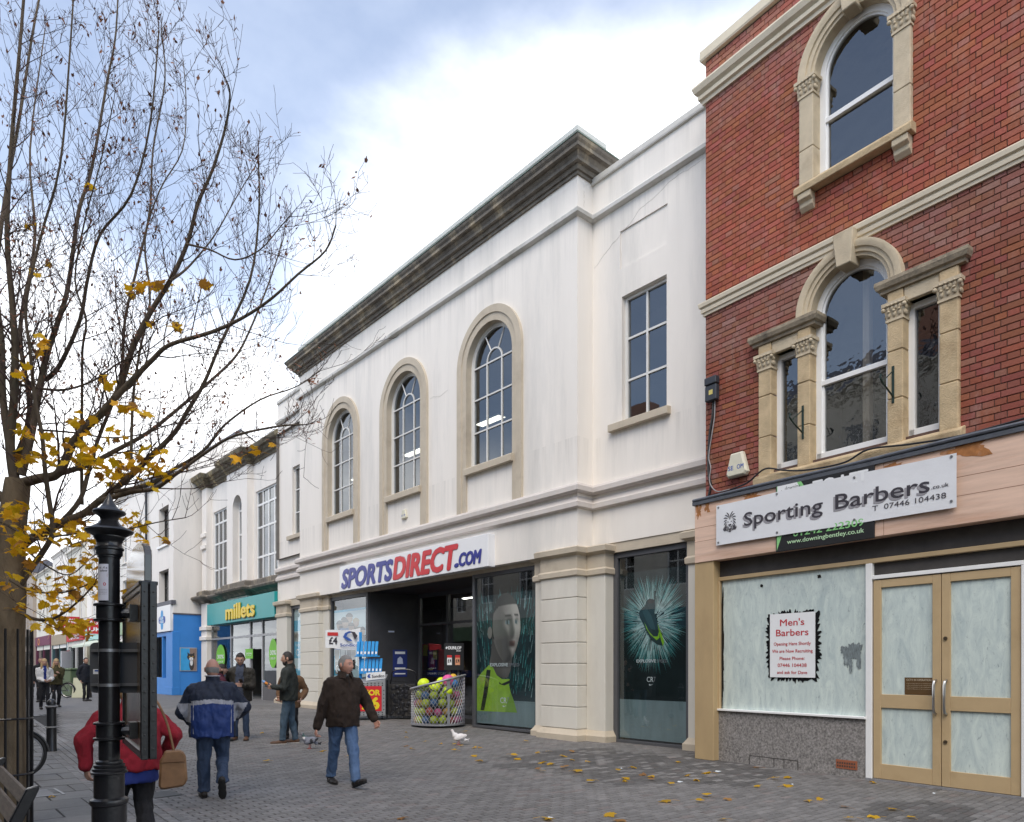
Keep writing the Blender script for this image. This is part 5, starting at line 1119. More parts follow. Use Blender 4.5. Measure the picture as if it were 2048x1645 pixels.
def leaf_mesh(name, bend, sd_):
    P = leaf_outline(); m = MB(); r_ = random.Random(sd_)
    def z(x, y): return bend*(x*x*1.2 + .5*y*y) + .12*bend*math.sin(5*x+sd_) + .05*math.sin(4*y+sd_)*bend*2
    c = (0, 0, z(0, 0)); V = [c] + [(x*r_.uniform(.92,1.08), y, z(x, y)) for x, y in P]; n = len(P)
    m.add(V, [(0, 1+i, 1+(i+1) % n) for i in range(n)]); m.tube([(0,-.5,z(0,-.5)),(.03,-.75,z(0,-.5)-.05),(.02,-1.0,z(0,-.5)-.12)], .012, 3)
    return m.build(name, leaf_y, link=False).data
leaves = [leaf_mesh('leaf', b, i) for i, b in enumerate((-.5, -.25, .3, -.7))]
clusters = [(30,1030,10,22,16),(60,1055,14,34,18),(35,1090,12,28,16),(130,1060,26,50,20),(185,1090,16,40,24),(165,1130,9,30,20),(150,1180,12,45,16),(195,1182,12,40,16),(70,1190,12,40,18),(100,1165,8,40,14),(120,1215,5,20,16),(130,1250,22,45,12),(155,1262,10,28,9),(30,1210,5,25,14),(55,1130,8,30,16),(20,1150,5,18,22),
 (95,915,10,40,20),(140,900,12,38,22),(175,925,14,45,16),(205,945,7,35,14),(250,940,16,40,26),(285,925,16,36,24),(310,945,10,30,20),(230,870,4,20,16),(265,815,10,30,14),(160,840,8,26,14),(40,860,6,30,10),(75,870,6,25,8),(52,745,4,14,16),(60,925,5,30,10),(330,960,3,12,10),(275,1055,8,28,14),(300,1075,6,25,14),
 (260,1035,6,26,12),(325,570,5,20,10),(270,575,4,22,14),(350,655,3,20,10),(405,570,2,10,10),(75,545,3,16,10),(95,690,5,24,10),(60,455,2,10,10),(185,375,1,8,6),(350,648,2,14,8),(295,650,2,10,6),(205,760,3,20,14),(265,765,3,18,14),(470,915,2,8,8),(545,895,1,6,6),(505,900,2,10,6)]
nl = 0; spots = []
for (x, y, c, sx, sy) in clusters:
    for i in range(int(c*1.6)): spots.append((x + rt.gauss(0, sx*.62), y + rt.gauss(0, sy*.7), rt.uniform(6.0, 7.4)))
rt.shuffle(spots)
leaf_a = mat('maple_leaf_massed', (.60,.385,.02), .6, .22, 20, use_attr='tone'); tl(leaf_a); lm = MB(); ltone = []
for k_, (x, y, d) in enumerate(spots):
    p = at(x, y, d); s_ = rt.uniform(.065, .125); k = rt.uniform(.72, 1.1); c_ = (.80*k, .50*k*rt.uniform(.80, 1.06), .015*k, 1)
    if rt.random() < .12: c_ = (.42*k, .20*k, .03*k, 1)
    eu = (rt.uniform(-1.0, 1.1), rt.uniform(-.8, .8), rt.uniform(0, 6.28)); me_ = rt.choice(leaves)
    if k_ < 300:
        o = bpy.data.objects.new('leaf', me_); col.objects.link(o); o.parent = tree.o; o.location = (p.x-TB.x, p.y-TB.y, p.z); o.scale = (s_, s_, s_); o.rotation_euler = eu; o.color = c_
    else:
        M_ = Matrix.Translation(p) @ Matrix.Rotation(eu[2], 4, 'Z') @ Matrix.Rotation(eu[1], 4, 'Y') @ Matrix.Rotation(eu[0], 4, 'X') @ Matrix.Scale(s_, 4); lm.add([M_ @ v.co for v in me_.vertices], [tuple(q.vertices) for q in me_.polygons]); ltone += [c_]*len(me_.vertices)
if lm.v:
    me = bpy.data.meshes.new('leaf'); me.from_pydata([(v[0]-TB.x, v[1]-TB.y, v[2]) for v in lm.v], [], lm.f); me.materials.append(leaf_a); a_ = me.color_attributes.new('tone', 'FLOAT_COLOR', 'POINT'); a_.data.foreach_set('color', [q for c_ in ltone for q in c_]); o = bpy.data.objects.new('leaf', me); col.objects.link(o); o.parent = tree.o; o['kind'] = 'stuff'
# seed bunches and withered leaves on the upper twigs
m = MB(); cand = [t for t, dp in tips if t.z > 3.6]; rt.shuffle(cand)
for p in cand[:900]:
    n = rt.randint(2, 6) if rt.random() < .55 else 1
    for i in range(n):
        q = p + Vector((rt.uniform(-.04,.04), rt.uniform(-.04,.04), rt.uniform(-.09,.0))); a = Vector((rt.uniform(-1,1), rt.uniform(-1,1), rt.uniform(-1,.2))).normalized()*rt.uniform(.022,.05); b_ = a.orthogonal().normalized()*rt.uniform(.007,.015)
        m.add([q, q+a*.6+b_, q+a*1.3, q+a*.6-b_], [(0,1,2,3)])
for p in cand[900:1500]:
    me_ = rt.choice(leaves); M_ = Matrix.Translation(p) @ Matrix.Rotation(rt.uniform(0, 6.28), 4, 'Z') @ Matrix.Rotation(rt.uniform(.6, 2.2), 4, 'X') @ Matrix.Diagonal((rt.uniform(.02,.035), rt.uniform(.03,.055), .06, 1)); m.add([M_ @ v.co for v in me_.vertices], [tuple(q.vertices) for q in me_.polygons])
tree.part('seeds', m, mat('withered_seed', (.20,.085,.045), .8, .3, 12), kind='stuff')

# fallen leaves: the ones the photo shows on the paving
fall = [(1075,1507),(1095,1506),(1035,1520),(1028,1513),(1083,1527),(1100,1530),(1076,1541),(1084,1545),(1125,1538),(1133,1536),(1150,1544),(1157,1546),(1144,1506),(1128,1514),(1145,1522),(1175,1525),(1236,1544),(1268,1537),(1283,1551),(1302,1555),(1252,1559),(1252,1564),(1302,1562),(1181,1566),(1343,1571),(1356,1526),(1374,1553),(1395,1562),(1331,1605),(1399,1605),(1413,1548),(1414,1594),(1456,1601),(1512,1536),(1550,1560),(1575,1557),(1514,1575),(1575,1574),(1615,1604),(1639,1600),(1690,1616),(1785,1621),(1748,1636),(1822,1637),(1445,1641),(1700,1642),(1748,1567),(958,1523),(948,1514),(908,1503),(909,1491),(922,1494),(881,1489),(825,1499),(812,1494),(814,1476),(812,1466),(948,1497),(960,1497),(931,1465),(850,1486),(804,1639),(1220,1633),(1240,1644),(1097,1642),(1095,1639),(645,1504),(700,1515),(523,1467),(533,1525),(1052,1485),(105,1595)]
for i, (x, y) in enumerate(fall):
    p = gnd(x, y); o = bpy.data.objects.new('fallen_leaf', rt.choice(leaves)); col.objects.link(o); s_ = rt.uniform(.10, .175) if y > 1500 else rt.uniform(.09, .14)
    o.location = (p.x, p.y, p.z + .026); o.scale = (s_*rt.uniform(.7,1), s_, s_*rt.uniform(.7,1.3)); o.rotation_euler = (rt.uniform(-.15,.15), rt.uniform(-.15,.15), rt.uniform(0, 6.28)); k = rt.uniform(.75, 1.05)
    c = (.72*k, .42*k, .02) if rt.random() < .8 else (.42*k, .22*k, .07); o.color = (*c, 1); tag(o, 'yellow maple leaf lying on the grey block paving', 'leaf', 'fallen yellow leaves on the paving')
litter = mat('paper_litter', (.62,.66,.68), .7)
for i, (x, y, sz) in enumerate(((1436,1544,.05),(1585,1570,.014),(1360,1565,.04),(1243,1538,.016),(1100,1637,.03),(1868,1588,.02))):
    p = gnd(x, y); q = MB(); q.add([(-sz,-sz*.6,.004),(sz,-sz*.7,.010),(sz*.9,sz*.6,.004),(0,sz*.8,.016),(-sz*.9,sz*.5,.006)], [(0,1,3),(1,2,3),(0,3,4)]); single('paper_scrap', q, litter, ('white paper scrap in front of the whitewashed window' if i == 0 else 'small white paper scrap on the paving'), 'litter', p, group='paper scraps')

# ------------------------------------------------------------------ street furniture on the left
PD = 4.3; pp = at(218.5, 1335, PD); q_ = PD/1430
post = Thing('sign_post', 'black cast iron post with a pointed finial and stepped rings', 'post', (pp.x, pp.y, 0), 0)
def zz(y): return EYE + (1335-y)*q_
prof = [(31,1790),(31,1610),(34,1608),(35,1603),(34,1598),(29,1595),(27.5,1594),(27.5,1548),(33,1546),(33,1543),(30,1541),(30.5,1539),(30.5,1536),(27,1534),(28,1532),(28,1529),(24,1527),(24.5,1525),(24,1522),(19,1519),(19,1117),(21,1116),(21,1113),(24,1111),(24,1102),(26.5,1100),(26.5,1097),(24,1095),(22.5,1088),(24,1082),(28,1077),(28,1074),(34,1070),(42,1066),(44,1063),(42,1060),(30,1055),(20,1048),(16,1041),(17,1036),(22,1032),(29,1028),(30,1025),(28,1022),(18,1018),(15.5,1015),(11,1008),(6,999),(2.5,991),(.3,986)]
m = MB(); m.lathe([(r*q_, zz(y)) for r, y in prof], (0,0,0), 32); m.lathe([(.17,-.05),(.17,.05),(.15,.10),(.11,.20),(.093,.26)], (0,0,0), 32); post.part('shaft', m, black_iron, smooth=True)
dr_ = (Vector((0,0,0)) - Vector((pp.x, pp.y, 0))).normalized()      # towards the camera
m = MB(); a0 = math.atan2(dr_.y, dr_.x); n_ = 10; V = []
for i in range(n_+1):
    a = a0 - R(4) - R(84)*i/n_
    for z in (zz(1203), zz(1131)): V.append(((.0585)*math.cos(a), .0585*math.sin(a), z))
m.add(V, [(2*i, 2*i+2, 2*i+3, 2*i+1) for i in range(n_)]); lab = post.part('paper_notice', m, mat('notice_paper', (.62,.62,.70), .5, .04, 6))
def onpost(x, y, r=.0592): a = a0 - R(10) - x/.0585; return (r*math.cos(a), r*math.sin(a), y)
m = MB()
letter(m, 'a h_le', 0,0,0, .012, .05, bold=.02, mp=lambda x, y: onpost(x, zz(1140)+y)); letter(m, 'wallet', 0,0,0, .012, .045, bold=.02, mp=lambda x, y: onpost(x, zz(1146)+y))
for i in range(4): letter(m, 'no littering fixed notice text', 0,0,0, .004, .075, mp=lambda x, y, i=i: onpost(x, zz(1182+i*3)+y))
m2 = MB(); m2.add([onpost(x, y) for x, y in ((.0,zz(1150)),(.055,zz(1152)),(.058,zz(1158)),(.0,zz(1157)))], [(0,1,2,3)], 0); letter(m2, '0', 0,0,0, .02, .015, bold=.02, mi=1, mp=lambda x, y: onpost(x+.008, zz(1174)+y))
post.part('lettering', m, MATS['print_charcoal'], parent=lab); post.part('print', m2, [mat('print_cigar', (.4,.14,.07), .5), redp], parent=lab)
NB = at(298, 1335, 4.12); FB = at(258, 1335, 5.05)
ax = Vector((FB.x-NB.x, FB.y-NB.y, 0)); blen = ax.length; rz = math.atan2(ax.y, ax.x)
nb = Thing('notice_board', 'tall narrow black notice case clamped to the iron post, seen nearly edge on', 'notice board', (NB.x, NB.y, 0), rz)   # local x away from the camera, y to the left
zt_, zb_ = EYE + (1335-1163)*4.12/1430, EYE - (1520-1335)*4.12/1430
m = MB()
for x in (0, blen-.05): m.box(x, x+.05, -.042, -.003, zb_, zt_); m.box(x, x+.05, .003, .042, zb_, zt_)
m.box(.05, blen-.05, -.04, .04, zb_, zb_+.05); m.box(.05, blen-.05, -.04, .04, zt_-.05, zt_); nb.part('frame', m, black_iron, bevel=.004)
for i in range(12):
    m = MB(); z = zb_+.06 + (zt_-zb_-.12)*i/11
    for y in (-.023, .023): m.ball((-.001, y, z), (.005, .006, .006), 6, 4)
    nb.part('rivet', m, black_iron)
m = MB(); m.box(.05, blen-.05, -.028, .028, zb_+.05, zt_-.05); nb.part('back_panel', m, mat('board_reflection', (.13,.09,.055), .22, .45, 3, stretch=(8,8,.4), spec=.6))  # brown upright streaks: reflections painted into the panel colour
P = [(.04, zt_+.005), (blen-.04, zt_+.005), (blen-.04, zt_+.16)] + [(blen/2 + (blen/2-.04)*math.cos(math.pi*i/12)*1.0, zt_+.16 + .12*math.sin(math.pi*i/12)) for i in range(1, 12)] + [(.04, zt_+.16)]
m = MB(); m.extrude(P, 'y', -.02, .02); nb.part('header', m, mat('gloss_dark', (.06,.055,.05), .12, .2, 5, spec=.8), bevel=.004)
m = MB(); m.box(.02, blen-.02, -.05, .05, zt_-.02, zt_+.004); nb.part('rail', m, black_iron, bevel=.004)
inv = Matrix.Rotation(-rz, 3, 'Z')
pl_ = inv @ Vector((pp.x-NB.x, pp.y-NB.y, 0))
for y in (1226, 1462):
    m = MB(); z = zz(y); m.tube([(pl_.x, pl_.y, z), (blen*.28, .03, z)], .030, 8); m.box(blen*.28-.06, blen*.28+.06, .032, .075, z-.05, z+.05); br_ = nb.part('bracket', m, black_iron)
    m = MB(); m.lathe([(.060,-.055),(.075,-.055),(.085,-.05),(.085,-.04),(.07,-.036),(.07,.036),(.085,.04),(.085,.05),(.075,.055),(.06,.055)], (pl_.x, pl_.y, z), 24); nb.part('collar', m, black_iron, parent=br_, smooth=True)
# back of a small traffic plate strapped to the post
sp = Thing('traffic_plate', 'back of a small grey sign plate strapped to the iron post', 'sign', (pp.x, pp.y, 0), -TH + R(2)); z0, z1 = EYE-(1386-1335)*4.4/1430, EYE+(1335-1286)*4.4/1430
P = []
for cx_, cz_, a_ in ((.155, z1-.03, 0), (-.125, z1-.03, 90), (-.125, z0+.03, 180), (.155, z0+.03, 270)):
    for i in range(5): a = R(a_ + 22.5*i); P.append((cx_ + .03*math.cos(a), cz_ + .03*math.sin(a)))
m = MB(); m.extrude(P, 'y', .075, .079); sp.part('plate', m, mat('grey_back', (.075,.078,.085), .5, .08, 6))
for z in (z1-.05, z0+.05):
    m = MB(); m.box(-.14, .16, .055, .074, z-.008, z+.010); rl = sp.part('rail', m, mat('galvanised', (.32,.32,.33), .4, .1, 12, metal=.8)); m = MB(); m.lathe([(.0575,-.009),(.0605,-.009),(.0605,.009),(.0575,.009)], (0,0,z), 24); sp.part('band', m, MATS['galvanised'], parent=rl, smooth=True)
m = MB(); m.box(-.135, -.06, .0735, .075, z0+.115, z0+.145); sp.part('sticker', m, whitep); m = MB(); m.box(-.125, -.075, .0725, .0735, z0+.131, z0+.14); sp.part('print', m, bluep)
# bollard
def bollard(px, py, h):
    p = gnd(px, py); t = Thing('bollard', 'black iron bollard with pale rings beyond the bicycle wheel', 'bollard', p, 0); m = MB()
    m.lathe([(.095,0),(.095,.03),(.085,.05),(.082,h*.45),(.095,h*.455),(.095,h*.475),(.08,h*.48),(.078,h*.82),(.10,h*.84),(.10,h*.87),(.075,h*.885),(.075,h*.93),(.06,h*.97),(.03,h*.995),(.001,h)], (0,0,0), 20); t.part('body', m, black_iron, smooth=True)
    for z in (h*.465, h*.858): m = MB(); m.lathe([(.09,-.012),(.106,-.012),(.106,.012),(.09,.012)], (0,0,z), 20); t.part('ring', m, mat('worn_grey_paint', (.28,.27,.26), .6), smooth=True)
bollard(103, 1503, .97)
# tree guard
tg = Thing('tree_guard', 'black upright bars of the guard round the maple trunk', 'tree guard', (TB.x, TB.y, 0), 0)
for i in range(12):
    a = 2*math.pi*i/12 + .28; x, y = .19*math.cos(a), .19*math.sin(a); m = MB(); m.tube([(x,y,0),(x,y,1.97)], .0125, 6); tg.part('bar', m, black_iron)
for z in (.56, 1.10):
    m = MB(); m.tube([(  .195*math.cos(2*math.pi*i/24), .195*math.sin(2*math.pi*i/24), z) for i in range(25)], .011, 5); tg.part('hoop', m, black_iron)
# bench
bn = Thing('bench', 'weathered slatted bench with black iron ends beside the tree', 'bench', (.345, 5.9, 0), 0); wood = mat('weathered_plank', (.17,.14,.115), .8, .3, 7, .4, 40, dark=(.09,.07,.055), dfac=.7, stretch=(5,.7,5))
Y0, Y1 = 5.06-5.9, 6.80-5.9
for (x, z, w, tilt) in ((.13,.56,.10,1.15),(.185,.685,.10,1.15),(.235,.80,.085,1.15)):
    m = MB(); c, s_ = math.cos(tilt), math.sin(tilt); P = [(x+c*w/2*1-.012*s_, z+s_*w/2+.012*c), (x+c*w/2+.012*s_, z+s_*w/2-.012*c), (x-c*w/2+.012*s_, z-s_*w/2-.012*c), (x-c*w/2-.012*s_, z-s_*w/2+.012*c)]; m.extrude(P, 'y', Y0+.02, Y1-.02); bn.part('back_slat', m, wood, bevel=.006)
for x in (-.34, -.22, -.10, .02): m = MB(); m.box(x, x+.10, Y0+.02, Y1-.02, .43, .455); bn.part('seat_slat', m, wood, bevel=.006)
for y in (Y0, Y1):
    m = MB(); m.extrude([(-.0,.40),(.07,.40),(.28,.87),(.285,.89),(.27,.90),(.22,.885)], 'y', y-.022, y+.022); m.extrude([(-.36,.40),(.06,.40),(.06,.435),(-.36,.435)], 'y', y-.02, y+.02); m.extrude([(.0,.42),(.06,.42),(.17,0),(.11,0)], 'y', y-.02, y+.02); m.extrude([(-.36,.42),(-.30,.42),(-.34,0),(-.40,0)], 'y', y-.02, y+.02); e_ = bn.part('end_frame', m, black_iron, bevel=.006)
    m = MB(); m.tube(spline([(.20,y,.70),(.05,y,.66),(-.2,y,.66),(-.36,y,.65),(-.40,y,.60),(-.34,y,.43)], 5), .016, 8); bn.part('armrest', m, black_iron, parent=e_, smooth=True)
# bicycles against the tree guard and far up the street
def torus(m, c, R_, r, n=36, k=8, mi=0, a0=0, a1=2*math.pi): m.tube([(c[0]+R_*math.cos(a0+(a1-a0)*i/n), c[1], c[2]+R_*math.sin(a0+(a1-a0)*i/n)) for i in range(n+1)], r, k, mi, cap=False)
def bicycle(loc, rz, label, dark=(.015,.015,.016)):
    t = Thing('bicycle', label, 'bicycle', loc, rz, 'parked bicycles'); rub = mat('tyre_rubber', (.02,.02,.02), .8, .2, 30); alu = mat('rim_alloy', (.45,.45,.46), .35, .1, 9, metal=.9); fm = mat('bike_paint', dark, .35)
    for x in (0, 1.05):
        m = MB(); torus(m, (x,0,.34), .315, .024); w = t.part('wheel', m, rub, smooth=True)
        m = MB(); torus(m, (x,0,.34), .287, .011, k=6); t.part('rim', m, alu, parent=w, smooth=True); m = MB(); m.tube([(x,-.05,.34),(x,.05,.34)], .022, 8)
        for i in range(20): a = 2*math.pi*i/20; m.tube([(x,.02*(-1)**i,.34),(x+.285*math.cos(a),0,.34+.285*math.sin(a))], .0015, 3, cap=False)
        t.part('spokes', m, alu, parent=w)
    m = MB(); 
    for a, b_ in (((0,0,.34),(.42,0,.30)),((.42,0,.30),(.30,0,.80)),((0,0,.34),(.31,0,.76)),((.42,0,.30),(.90,0,.72)),((.31,0,.76),(.88,0,.80)),((.90,0,.72),(.87,0,.92)),((.90,0,.72),(1.05,0,.34))): m.tube([a, b_], .017, 8)
    t.part('frame', m, fm, smooth=True); m = MB(); m.tube([(.84,-.28,.98),(.89,-.12,.95),(.87,0,.93),(.89,.12,.95),(.84,.28,.98)], .012, 8); t.part('handlebar', m, fm, smooth=True)
    m = MB(); m.ball((.27,0,.86), (.13,.075,.035), 12, 8); t.part('saddle', m, fm, smooth=True)
    m = MB(); torus(m, (0,0,.34), .355, .018, 16, 6, 0, R(20), R(175)); torus(m, (1.05,0,.34), .355, .018, 12, 6, 0, R(50), R(170)); t.part('mudguard', m, fm, smooth=True)
    m = MB(); m.tube([(.28,.05,.74),(-.22,.05,.74),(-.24,0,.74),(-.22,-.05,.74),(.28,-.05,.74)], .006, 6); m.tube([(0,.05,.34),(-.1,.05,.74)], .005, 5); m.tube([(0,-.05,.34),(-.1,-.05,.74)], .005, 5); t.part('rack', m, fm, smooth=True)
p = gnd(66, 1556); bicycle((p.x-.16, p.y+.05, p.z), R(165), 'black bicycle parked behind the tree guard, rear wheel showing')
p = gnd(135, 1396); bicycle((p.x, p.y, p.z), R(140), 'small bicycle leaning by the green bin far up the street', (.12,.02,.02))
# bin, boards far up the street
p = gnd(149, 1392); t = Thing('litter_bin', 'dull green litter bin far up the street', 'bin', p, R(20)); m = MB(); m.box(-.42,.42,-.42,.42,0,1.25); t.part('body', m, paint('bin_green', (.10,.14,.07)), bevel=.03); m = MB(); m.box(-.46,.46,-.46,.46,1.25,1.36); t.part('lid', m, paint('bin_green', (.10,.14,.07)), bevel=.03); m = MB(); m.box(-.18,.18,-.425,-.42,.55,.9); t.part('plate', m, paint('bin_plate', (.3,.33,.2)))
p = gnd(160, 1396); t = Thing('pavement_board', 'leaning cream pavement board beside the green bin', 'sign', p, R(-30)); m = MB(); m.extrude([(-.35,0),(.35,0),(.35,.95),(-.35,.95)], 'y', -.02, .02); o = t.part('front_panel', m, paint('board_cream', (.5,.5,.36))); o.rotation_euler = (R(-14), 0, 0); m = MB(); m.box(-.35,.35,-.01,.01,0,.95); o = t.part('back_panel', m, wood); o.location = (0,.44,0); o.rotation_euler = (R(14),0,0)
# covers and gratings in the paving
p = gnd(305, 1592); t = Thing('drain_grating', 'slotted iron drain grating beside the handbag', 'grating', p, R(5)); m = MB()
m.box(-.30,.30,-.22,.22,-.004,.002); t.part('pan', m, paint('grating_dark', (.03,.03,.03)))
for i in range(11): m = MB(); m.box(-.28,.28,-.21+i*.04,-.19+i*.04,.002,.010); t.part('slat', m, paint('grating_iron', (.10,.10,.10)))
for x, y, lab in ((58,1590,'steel utility cover in the flags by the bench'), (60,1432,'dark utility cover beside the bollard')):
    p = gnd(x, y); t = Thing('utility_cover', lab, 'manhole cover', p, R(3)); m = MB(); m.box(-.24,.24,-.30,.30,0,.006); t.part('lid', m, paint('cover_lid', (.13,.125,.125))); m = MB(); frame_rect(m, 0, .008, -.34, .34, -.28, .28, .03); m.v = [(v[1], v[2], v[0]) for v in m.v]; t.part('rim', m, mat('cover_rim', (.22,.22,.22), .5, .1, 9, metal=.5))
# ------------------------------------------------------------------ people
def voxel(mb, size, smooth=6, fac=.5):
    me = bpy.data.meshes.new('tmp'); me.from_pydata([tuple(p) for p in mb.v], [], mb.f)
    bm = bmesh.new(); bm.from_mesh(me); bmesh.ops.recalc_face_normals(bm, faces=bm.faces); bm.to_mesh(me); bm.free()
    o = bpy.data.objects.new('tmp', me); col.objects.link(o)
    r_ = o.modifiers.new('r', 'REMESH'); r_.mode = 'VOXEL'; r_.voxel_size = size
    if smooth: s_ = o.modifiers.new('s', 'SMOOTH'); s_.factor = fac; s_.iterations = smooth
    dg = bpy.context.evaluated_depsgraph_get(); dg.update(); ev = o.evaluated_get(dg); em = ev.to_mesh()
    out = MB(); out.add([v.co.copy() for v in em.vertices], [tuple(p.vertices) for p in em.polygons]); ev.to_mesh_clear()
    bpy.data.objects.remove(o); bpy.data.meshes.remove(me); return out
def loft(mb, rings, n=16):
    """rings: (centre, half width x, half depth y, yaw) from bottom to top, closed by caps"""
    vs = []
    for c, wx, wy, yaw in rings:
        for j in range(n):
            a = 2*math.pi*j/n; x, y = wx*math.copysign(abs(math.cos(a))**.85, math.cos(a)), wy*math.copysign(abs(math.sin(a))**.85, math.sin(a))
            vs.append((c[0]+x*math.cos(yaw)-y*math.sin(yaw), c[1]+x*math.sin(yaw)+y*math.cos(yaw), c[2]))
    K = len(rings); fs = [(i*n+j, i*n+(j+1) % n, (i+1)*n+(j+1) % n, (i+1)*n+j) for i in range(K-1) for j in range(n)] + [tuple(range(n-1,-1,-1)), tuple((K-1)*n+j for j in range(n))]
    mb.add(vs, fs)
def ik(a, b, l1, l2, hint):
    a, b, hint = Vector(a), Vector(b), Vector(hint); d = b-a; L_ = min(d.length, (l1+l2)*.999); u = d.normalized(); x = (l1*l1-l2*l2+L_*L_)/(2*L_); h = math.sqrt(max(0, l1*l1-x*x)); p = hint - u*hint.dot(u); p.normalize()
    return a + u*x + p*h
def crease(mb, amp, sc, seed):
    """cloth folds: push the points along a noise field"""
    for i, v in enumerate(mb.v):
        p = Vector(v); q = Vector((p.x*sc, p.y*sc, p.z*sc*.55 + seed)); w = mnoise.noise_vector(q)*amp + mnoise.noise_vector(q*2.3)*amp*.45
        mb.v[i] = tuple(p + w)
skin_m = mat('skin', (.50,.29,.21), .55, .06, 30, .1, 120, spec=.4); skin_red = mat('skin_ruddy', (.50,.26,.19), .55, .10, 22, .1, 120)
lip_m = mat('lip', (.22,.08,.07), .5); eye_sh = mat('eye_socket_shade', (.28,.22,.19), .3); eye_d = mat('eye_dark', (.03,.025,.02), .2)  # eyeballs are darkened: eye-socket shade put into their colour
def head(c, s, yaw, pitch, seg=(32, 24)):
    """a sculpted head: returns points and faces; the direction functions also serve hair shells"""
    rot = Matrix.Rotation(yaw, 3, 'Z') @ Matrix.Rotation(pitch, 3, 'X'); c = Vector(c)
    def shape(x, y, z, k=1.0):
        rx, ry, rz_ = .084, .104, .131
        if z < -.1: rx *= 1 - .34*(-z-.1); ry *= 1 - .10*(-z-.1)
        X, Y, Z = x*rx, y*ry, z*rz_
        if z < 0 and y > 0: Y += .012*(-z)
        if y > 0:
            Y += .026*math.exp(-((x/.15)**2 + ((z+.16)/.20)**2)) + .010*math.exp(-((x/.10)**2 + ((z-.08)/.2)**2))
            Y += .007*math.exp(-(((z-.27)/.10)**2))*(1 if abs(x) < .6 else .3)
            for sg in (-1, 1): Y -= .011*math.exp(-(((x-sg*.34)/.17)**2 + ((z-.07)/.11)**2)); Y += .006*math.exp(-(((x-sg*.45)/.2)**2 + ((z+.2)/.15)**2))
            Y += .007*math.exp(-((x/.26)**2 + ((z+.50)/.07)**2)) - .005*math.exp(-((x/.3)**2 + ((z+.62)/.06)**2)) + .010*math.exp(-((x/.3)**2 + ((z+.84)/.14)**2))
        return c + rot @ (Vector((X, Y, Z))*k*s)
    return shape, rot
def sphere_dirs(n, m_):
    V = [(0,0,-1)]
    for i in range(1, m_):
        a = math.pi*i/m_ - math.pi/2
        for j in range(n): w = 2*math.pi*j/n; V.append((math.cos(a)*math.cos(w), math.cos(a)*math.sin(w), math.sin(a)))
    V.append((0,0,1)); L_ = len(V)-1; F = [(0,1+(j+1) % n,1+j) for j in range(n)]
    for i in range(m_-2):
        for j in range(n): F.append((1+i*n+j,1+i*n+(j+1) % n,1+(i+1)*n+(j+1) % n,1+(i+1)*n+j))
    b_ = 1+(m_-2)*n; F += [(b_+j,b_+(j+1) % n,L_) for j in range(n)]; return V, F
def hand(mb, w, d, nrm, s, curl=.5, side=1):
    """palm, four fingers of different length with two bends, a thumb from the side of the palm"""
    w, d, nrm = Vector(w), Vector(d).normalized(), Vector(nrm).normalized(); nrm = (nrm - d*nrm.dot(d)).normalized(); ac = d.cross(nrm)*side
    for k in (-1, -.33, .33, 1): mb.cap(w + d*.012*s + ac*k*.018*s, w + d*.078*s + ac*k*.028*s, .015*s, .013*s, 8)
    for k, ln in ((-1,.060),(-.33,.078),(.33,.086),(1,.076)):
        p = w + d*.085*s + ac*k*.029*s; q = p + (d*math.cos(curl*.8) + nrm*math.sin(curl*.8))*ln*.5*s; r_ = q + (d*math.cos(curl*2) + nrm*math.sin(curl*2))*ln*.55*s
        mb.cap(p, q, .0098*s, .0088*s, 7); mb.cap(q, r_, .0088*s, .0075*s, 7)
    p = w + d*.028*s + ac*.026*s; q = p + (d*.6 + ac*.7 + nrm*.35).normalized()*.042*s; mb.cap(p, q, .0135*s, .0105*s, 7); mb.cap(q, q + (d*.85 + ac*.15 + nrm*.4).normalized()*.036*s, .0105*s, .0085*s, 7)
